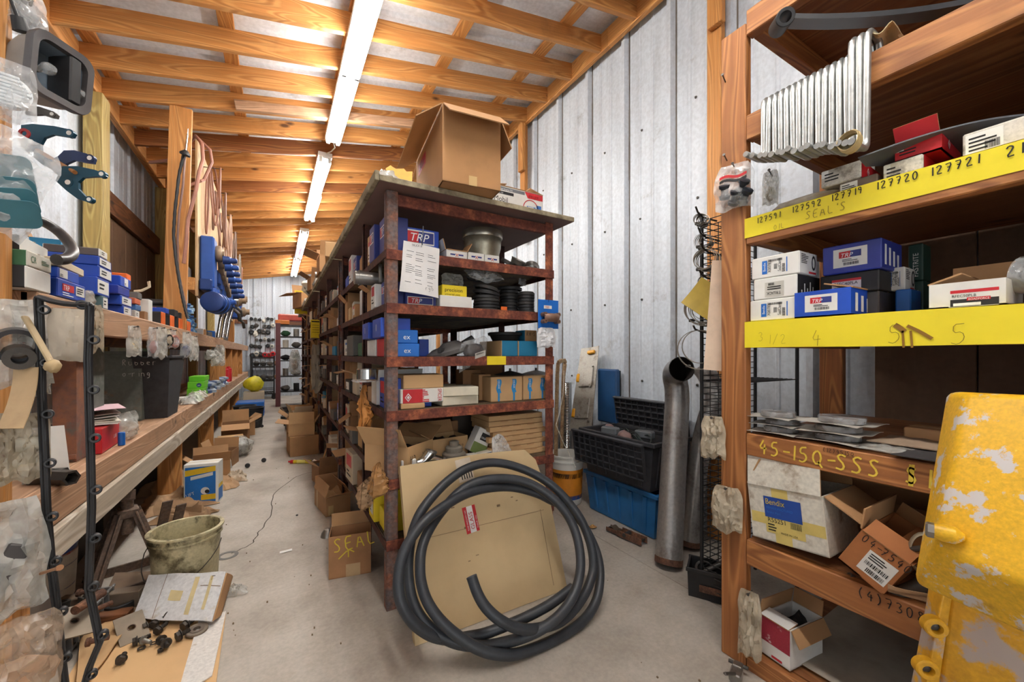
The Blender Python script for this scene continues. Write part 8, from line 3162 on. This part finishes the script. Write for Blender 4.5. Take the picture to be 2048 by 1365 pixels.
# ================================================================ STOCK ALONG THE RACKS, SEEN FROM THE AISLE
BAYS = [(1.79, 2.23, 'first bay'), (2.31, 3.05, 'second bay'), (3.32, 4.05, 'third bay'), (4.15, 4.80, 'fourth bay'), (5.12, 5.85, 'fifth bay'), (5.95, 6.64, 'sixth bay'), (6.96, 7.64, 'seventh bay')]
WORDS = {id(CARD): 'brown', id(CARD_D): 'dark brown', id(CARD_L): 'tan', id(CARD_P): 'pale', id(OFFW): 'off-white', id(WHITE): 'white', id(BLUE): 'blue', id(BLUE_D): 'navy', id(RED): 'red', id(GREYB): 'grey', id(TEAL): 'teal', id(YEL): 'yellow', id(BLACK): 'black', id(KRAFT): 'kraft', id(GREEN): 'green', id(ORANGE): 'orange'}
PLAN = {(0, 0): [(BLUE_D, 'trp'), (BLUE_D, 'trp'), (CARD_L, '')], (0, 1): [(BLUE_D, 'trp'), (WHITE, 'red'), (WHITE, ''), (CARD, 'open')], (0, 2): [(RED, ''), (WHITE, '')], (0, 3): [(BLUE, 'red'), (WHITE, 'open'), (CARD, '')],
  (0, 4): [], (0, 5): [(YEL, ''), (YEL, ''), (CARD_D, '')],
  (1, 0): [(CARD, ''), (BLUE_D, 'trp'), (WHITE, 'tall'), (BLUE, '')], (1, 1): [(WHITE, ''), (CARD, ''), (OFFW, ''), (CARD_L, ''), (CARD, 'open')], (1, 2): [(GREEN, ''), (GREYB, ''), (OFFW, '')],
  (1, 3): [(OFFW, 'red'), (CARD_P, 'open'), (BLACK, ''), (CARD, 'open')], (1, 4): [(CARD_L, 'open'), (GREYB, ''), (CARD_D, 'open'), (CARD_P, 'tall')], (1, 5): [(CARD_D, ''), (CARD_P, 'tall'), (CARD, 'open')]}
LV = ['top shelf', 'second shelf', 'third shelf', 'fourth shelf', 'fifth shelf', 'bottom shelf']
ORD = ['nearest', 'second', 'third', 'fourth', 'fifth', 'sixth']
rb = random.Random(77)
POOL = [(CARD, ''), (CARD_L, 'open'), (OFFW, ''), (CARD_P, ''), (GREYB, ''), (CARD_D, ''), (CARD, 'open'), (WHITE, ''), (BLACK, ''), (CARD_P, 'tall'), (TEAL, ''), (BLUE, '')]
def redpatch(face):
 def fn(g, s):
  g.mats = BAND
  decal(g, face, s, .15, .5, .85, .9, 2)
  lines(g, face, s, .2, .15, .8, .4, 2, 1)
 return fn
for bi, (y0, y1, bn) in enumerate(BAYS):
 for li in range(6):
  items = PLAN.get((bi, li))
  if items is None:
   items = [rb.choice(POOL) for _ in range(rb.choice((3, 4)) if bi < 4 else 3)]
  if not items:
   continue
  step = (y1 - y0) / len(items)
  for k, (mat, sty) in enumerate(items):
   d = step * rb.uniform(.72, .92)
   w = rb.uniform(.16, .26)
   h = rb.uniform(.07, .15) if sty != 'tall' else .185
   if bi == 0 and li < 3:
    w, h = .10 if li != 2 else .14, [.17, .11, .085][li]
   y = y0 + step * (k + .5)
   x = RX0 + .012 + w / 2 - rb.uniform(0, .03) * (0 if k in (0, len(items) - 1) else 1)
   nmw = WORDS[id(mat)]
   kind = 'carton' if sty == 'open' else 'box'
   lab = '%s %s%s, %s along the aisle on the %s, %s' % (nmw, 'open ' if sty == 'open' else '', kind, ORD[k], LV[li], bn)
   st = (lambda g, s: trp('l', .15, .5, .85, .8)(g, s)) if sty == 'trp' else (redpatch('l') if sty in ('red', 'tall') else (stick('l', .2, .2, .8, .8, rb.choice((None, 2, 3)), 2, bar=False) if rb.random() < .3 and sty != 'open' else None))
   carton('open_carton' if sty == 'open' else 'stock_box', lab, kind, (x, y, RACK_L[li] + .001), (w, d, h), R(rb.uniform(-5, 5)) if bi else 0, mat, 'stock along the %s' % LV[li],
     sticker=st, flaps=({'l': rb.uniform(-40, 60), 'f': rb.uniform(60, 110), 'b': rb.uniform(60, 110)} if sty == 'open' else None), fill=CARD_D if sty == 'open' else None, tape=False)
# featured pieces of the first bays
bxs = [(.47, 1.86, .13, .22, .085, BLUE, 'bright blue box with a white mark on the third shelf just behind the post'), (.455, 2.1, .11, .2, .08, BLUE, 'second bright blue box along the third shelf, behind the first')]
for x, y, w, d, h, m, lab in bxs:
 carton('stock_box', lab, 'box', (x - .02, y, RACK_L[2] + .088), (w, d * .8, h), 0, m, sticker=lambda g, s: (setattr(g, 'mats', BAND), decal(g, 'l', s, .45, .35, .5, .7, 0)))
t = thing('bearing_race', 'bright steel bearing ring in a clear tray poking out by the front post', 'bearing', (.36, 1.95, RACK_L[3] + .118))
b = MB()
b.ring(.045, .03, .05, 30, 0, TR(0, 0, .01), .003)
b.build('ring', CHROME, t)
b = MB()
b.box((0, 0, .004), (.12, .12, .008), bev=.002)
b.build('tray', FILM, t)
t = thing('pipe_fitting', 'grey steel pipe fitting with a lug jutting out on the top shelf by the post', 'fitting', (.34, 1.99, RACK_L[1] + .145))
b = MB()
b.cyl((-.03, .0, 0), (.10, 0, .0), .032, seg=20, bev=.003)
b.ring(.036, .03, .012, 20, 0, TR(-.01, 0, 0, 0, PI / 2, 0))
b.build('body', STEEL, t)
b = MB()
b.box((.08, -.045, .02), (.012, .03, .09), bev=.004)
b.build('lug', STEEL, t)
for k, (px, py, X, w, h, th, m, sd, nk, lab) in enumerate((
  (756, 928, .36, .12, .13, .07, film('amber_film', (.5, .26, .10, 1), .6, .95, .25), 1, .5, 'amber plastic bag bulging out under the chalk lettered carton'), (730, 962, .35, .10, .13, .06, KRAFT, 2, .7, 'brown paper bag poking out beside the amber one'),
  (729, 772, .35, .07, .22, .04, K(186, 122, 56, .7), 3, .6, 'torn orange kraft paper hanging from the fourth shelf by the post'), (634, 690, .37, .24, .50, .06, K(196, 184, 162, .7), 4, .8, 'long strip of pale packing paper hanging on the third rack'),
  (590, 700, .30, .42, .45, .12, FILM_W, 5, .5, 'clear bags with a yellow tag hung at the far end of the racks'))):
 p = at(px, py, X=X)
 hang_bag('paper_bag' if k in (1, 2, 3) else 'plastic_bag', lab, 'bag', p, w, h, th, R(60), m, lump_in(CARD, .8), 200 + k, None, False, nk, .03)
for k, (px, py, X, w, h, lab) in enumerate(((602, 582, .33, .19, .38, 'yellow card tag hanging from the far rack top'), (631, 640, .36, .1, .20, 'yellow card tag hanging on the third rack behind a brown flap'))):
 p = at(px, py, X=X)
 b = MB()
 b.box((0, 0, -h / 2), (w, .003, h))
 b.box((0, -.002, -h * .1), (w * .8, .001, h * .07), 1)
 for q in range(4):
  b.box((0, -.002, -h * (.3 + .13 * q)), (w * .7, .001, h * .02), 1)
 o = b.build('tag_card', [YEL, INK], smooth=0)
 o.location = p
 o.rotation_euler = (0, 0, R(12))
 tag(o, lab, 'tag')
# cartons and parts on the tops of the racks behind
for k, (x, y, w, d, h, m, fl, lab) in enumerate(((.42, 3.40, .2, .3, .11, CARD_L, None, 'long tan carton on the second rack top, its end over the edge'), (.44, 4.05, .24, .3, .16, CARD, {'l': 20, 'f': 70, 'b': 70, 'r': 60}, 'open tan carton with a wide flap on the second rack top'), (.46, 5.13, .3, .22, .14, CARD_D, {'l': 30, 'f': 70}, 'brown open carton on the third rack top under the white bundle'), (.46, 7.2, .4, .5, .22, CARD, {'l': -10, 'b': 70}, 'brown open carton on the far rack top by the yellow tag'))):
 carton('open_carton' if fl else 'parts_carton', lab, 'carton', (x, y, 1.827), (w, d, h), R(6 * k - 6), m, flaps=fl)
t = thing('alternator', 'dark blue round motor on the edge of the second rack top', 'motor', (.40, 4.45, 1.83))
b = MB()
b.lathe([(0, 0), (.05, 0), (.06, .01), (.06, .1), (.045, .12), (0, .12)], 20, 0, TR(-.05, 0, .062, 0, PI / 2, 0))
b.build('body', BLUE_D, t)
b = MB()
b.ring(.03, .01, .02, 18, 0, TR(-.075, 0, .062, 0, PI / 2, 0))
b.build('pulley', STEEL, t)
t = thing('wrapped_bundle', 'white film wrapped bundle with a black band on the third rack top', 'bundle', (.42, 5.75, 1.85))
b = MB()
lump(b, (0, 0, .11), (.15, .36, .11), 8, .3, 14)
b.build('film', K(214, 214, 210, .35, var=.12, bump=.3), t)
b = MB()
b.ring(.135, .12, .05, 26, 0, TR(0, -.1, .11, PI / 2))
b.build('band', BLACK, t)
b = MB()
b.cyl((0, 0, 0), (0, .6, 0), .022, seg=12)
o = b.build('lamp_tube', K(236, 234, 226, .4))
o.location = (.34, 6.2, 1.85)
tag(o, 'spare white tube lying along the edge of the third rack top', 'tube')
for k in range(5):
 b = MB()
 crumpled(b, .14, .16, .09, 120 + k, .05, 10)
 o = b.build('parts_bag', [FILM_W, GREYB, CARD_P, STEEL_D, FILM_W][k], smooth=45)
 o.location = (.40, 4.62 + k * .09 if k < 2 else 6.3 + k * .2, 1.828)
 tag(o, 'small %s lump of wrapped parts on the rack tops, %s down the aisle' % (['clear', 'grey', 'pale', 'dark', 'cloudy'][k], cnt[k]), 'parcel', 'wrapped parts on the rack tops')
# heap of cartons at the foot of the racks
HC = [(.29, 5.02, 0, .28, .36, .21, CARD, None, 'big brown carton at the foot of the racks behind the grease cartridge', 4), (.29, 5.02, .211, .25, .3, .13, CARD_L, {'l': 12, 'f': 100, 'r': 60}, 'open tan carton full of grey discs on the big brown carton', -6), (.29, 5.45, 0, .2, .3, .40, CARD_P, {'f': 60, 'l': 70}, 'pale open carton next to the disc filled one', 8),
  (.28, 5.85, 0, .24, .3, .3, CARD, {'l': 40, 'b': 80}, 'brown open carton further along the foot of the racks', -5), (.40, 3.78, 0, .15, .22, .16, CARD_D, {'f': 80, 'l': 30}, 'dark open carton before the big brown one at the foot of the racks', 10), (.28, 6.25, 0, .22, .3, .2, BLACK, None, 'black box at the foot of the third rack', 0), (.28, 6.6, 0, .24, .3, .22, GREYB, {'l': 60}, 'grey open box at the foot of the third rack', 6)]
for x, y, z, w, d, h, m, fl, lab, rz in HC:
 carton('open_carton' if fl else 'parts_carton', lab, 'carton', (x - .05, y, z), (w, d, h), R(rz), m, flaps=fl, fill=GREYB if fl else None)
b = MB()
b.sheet(lambda u, v: (.03 * math.sin(v * 2.5), (u - .5) * .09, v * .42), 6, 12, .004)
o = b.build('card_strip', CARD)
o.location = (.35, 4.25, .0)
o.rotation_euler = (R(-8), R(12), 0)
tag(o, 'long bent strip of cardboard standing by the heap of cartons', 'card')
for k in range(9):
 b = MB()
 r_ = .06 + .02 * (k % 3)
 b.ring(r_, r_ * .6, .09, 18, 0, TR(0, 0, r_ if k % 2 else 0, PI / 2 if k % 2 else 0, 0, k))
 o = b.build('dark_casting', [DIRTY, STEEL_D, BLACK][k % 3])
 o.location = (.14 + .12 * (k % 2), 7.0 + .2 * k, .002)
 tag(o, 'dark round iron part on the floor at the far racks, %s down the aisle' % cnt[k], 'casting', 'dark iron parts by the far racks')
# ================================================================ THE BACK WALL
t = thing('peg_board', 'white board on the back wall hung with round black parts', 'board', (0, 0, 0))
a, c = at(495, 632, Y=11.9), at(556, 740, Y=11.9)
b = MB()
b.box(((a.x + c.x) / 2, 11.91, (a.z + c.z) / 2), (c.x - a.x, .02, a.z - c.z))
b.build('sheet', K(206, 214, 222, .5), t)
b = MB()
for k in range(7):
 b.cyl((a.x + .06 + k * .105, 11.9, c.z), (a.x + .06 + k * .105, 11.9, a.z - .02), .006, seg=6)
b.build('wire', STEEL_D, t)
RN = ['top', 'second', 'third', 'fourth', 'fifth', 'sixth']
for r_, py in enumerate((638, 651, 663, 678, 692, 708)):
 for k in range(6):
  if (r_ * 7 + k * 3) % 8 == 5:
   continue
  p = at(503 + k * 8.2 + (r_ % 2) * 2, py + ((k * 5 + r_ * 3) % 4), Y=11.868)
  b = MB()
  rr_ = .038 + .012 * ((k * 3 + r_) % 3)
  if (k + r_) % 4 == 3:
   lump(b, (0, 0, -.02), (rr_, .05, rr_ * 1.3), k + r_, .4, 8)
  else:
   b.lathe([(rr_ * .45, -.05), (rr_, -.05), (rr_, .03), (rr_ * .7, .04), (rr_ * .45, .04), (rr_ * .45, -.05)], 14, 0, TR(0, 0, 0, PI / 2), cap=False)
  red = r_ == 5 and k > 2
  mm = RED if red else ([BLACK, STEEL_D, BLACK, OFFW, BLACK, GREYB][(k * 5 + r_ * 2) % 6])
  o = b.build('hung_fitting', mm)
  o.location = p
  tag(o, '%s part on the back wall board, %s from the bench in the %s row' % ({id(RED): 'red', id(BLACK): 'black', id(STEEL_D): 'steel', id(OFFW): 'pale', id(GREYB): 'grey'}[id(mm)], cnt[k], RN[r_]), 'fitting', 'parts hung on the back wall board')
t = thing('wire_cart', 'black wire basket cart before the back wall board', 'cart', (0, 0, 0))
a, c = at(502, 726, Y=11.2), at(548, 785, Y=11.2)
x0, x1 = a.x, c.x
b = MB()
for x in (x0, x1):
 for y in (11.2, 11.7):
  b.box((x, y, .55), (.03, .03, .98))
b.build('post', BLACK, t)
for z in (.14, .45, .78, 1.0):
 b = MB()
 for k in range(9):
  b.box((x0 + (x1 - x0) * k / 8, 11.45, z), (.012, .5, .012))
 for y in (11.2, 11.7):
  b.box(((x0 + x1) / 2, y, z), (x1 - x0, .02, .03))
  b.box(((x0 + x1) / 2, y, z + .1), (x1 - x0, .012, .012))
 b.build('basket', BLACK, t)
for x in (x0, x1):
 for y in (11.2, 11.7):
  b = MB()
  b.ring(.055, .01, .03, 14, 0, TR(x, y + .015, .056, PI / 2))
  b.build('wheel', BLACK, t)
for k in range(8):
 b = MB()
 lump(b, (0, 0, .06), (.07, .09, .06), k, .4, 8)
 o = b.build('iron_lump', [STEEL_D, GREYB, STEEL, CARD_D][k % 4])
 o.location = (x0 + .1 + .14 * (k % 4), 11.4, .47 if k < 4 else .80)
 tag(o, '%s lump of parts in the %s basket of the wire cart, %s from the bench' % (['dark', 'grey', 'bright', 'brown'][k % 4], 'lower' if k < 4 else 'upper', cnt[k % 4]), 'lump', 'parts in the wire cart')
t = thing('steel_shelving', 'maroon post shelving with dark shelves across the far end of the aisle', 'shelving', (0, 0, 0))
a = at(556, 650, Y=9.6)
for x in (a.x, a.x + 1.1):
 b = MB()
 b.box((x, 9.6, .87), (.09, .06, 1.74), bev=.004)
 b.build('post', K(104, 58, 62, .5), t)
for z in (.30, .62, .95, 1.22, 1.46, 1.70):
 b = MB()
 b.box((a.x + .55, 9.85, z), (1.1, .5, .02))
 b.build('shelf', K(50, 48, 50, .5), t)
for li, z in enumerate((.311, .631, .961, 1.231, 1.471)):
 for k in range(4):
  b = MB()
  if (k + li) % 2:
   b.cyl((0, 0, 0), (0, 0, .16), .055, seg=12)
  else:
   lump(b, (0, 0, .06), (.09, .09, .06), k + li, .3, 8)
  mm = [GREYB, STEEL, BLACK, OFFW, GREEN][(k * 2 + li) % 5]
  o = b.build('stock_can' if (k + li) % 2 else 'stock_parcel', mm)
  o.location = (a.x + .14 + k * .2, 9.72, z)
  tag(o, '%s on the maroon shelving, %s from its front post, %s shelf up' % ('can' if (k + li) % 2 else 'lump of parts', cnt[k], cnt[li]), 'can' if (k + li) % 2 else 'parcel', 'parts on the maroon shelving')
t = thing('jack_unit', 'red and orange machine on top of the maroon shelving', 'machine', (a.x + .1, 9.85, 1.712))
b = MB()
b.box((.15, 0, .16), (.5, .3, .14), bev=.02)
b.build('body', K(196, 84, 70, .5), t)
b = MB()
b.box((-.02, -.1, .05), (.26, .3, .09), bev=.01)
b.build('base', K(222, 130, 50, .5), t)
b = MB()
b.tube([(.4, -.16, .2), (.46, -.2, .1), (.45, -.2, -.2), (.36, -.18, -.42)], .015, 8)
b.build('hose', K(150, 50, 60, .5), t)
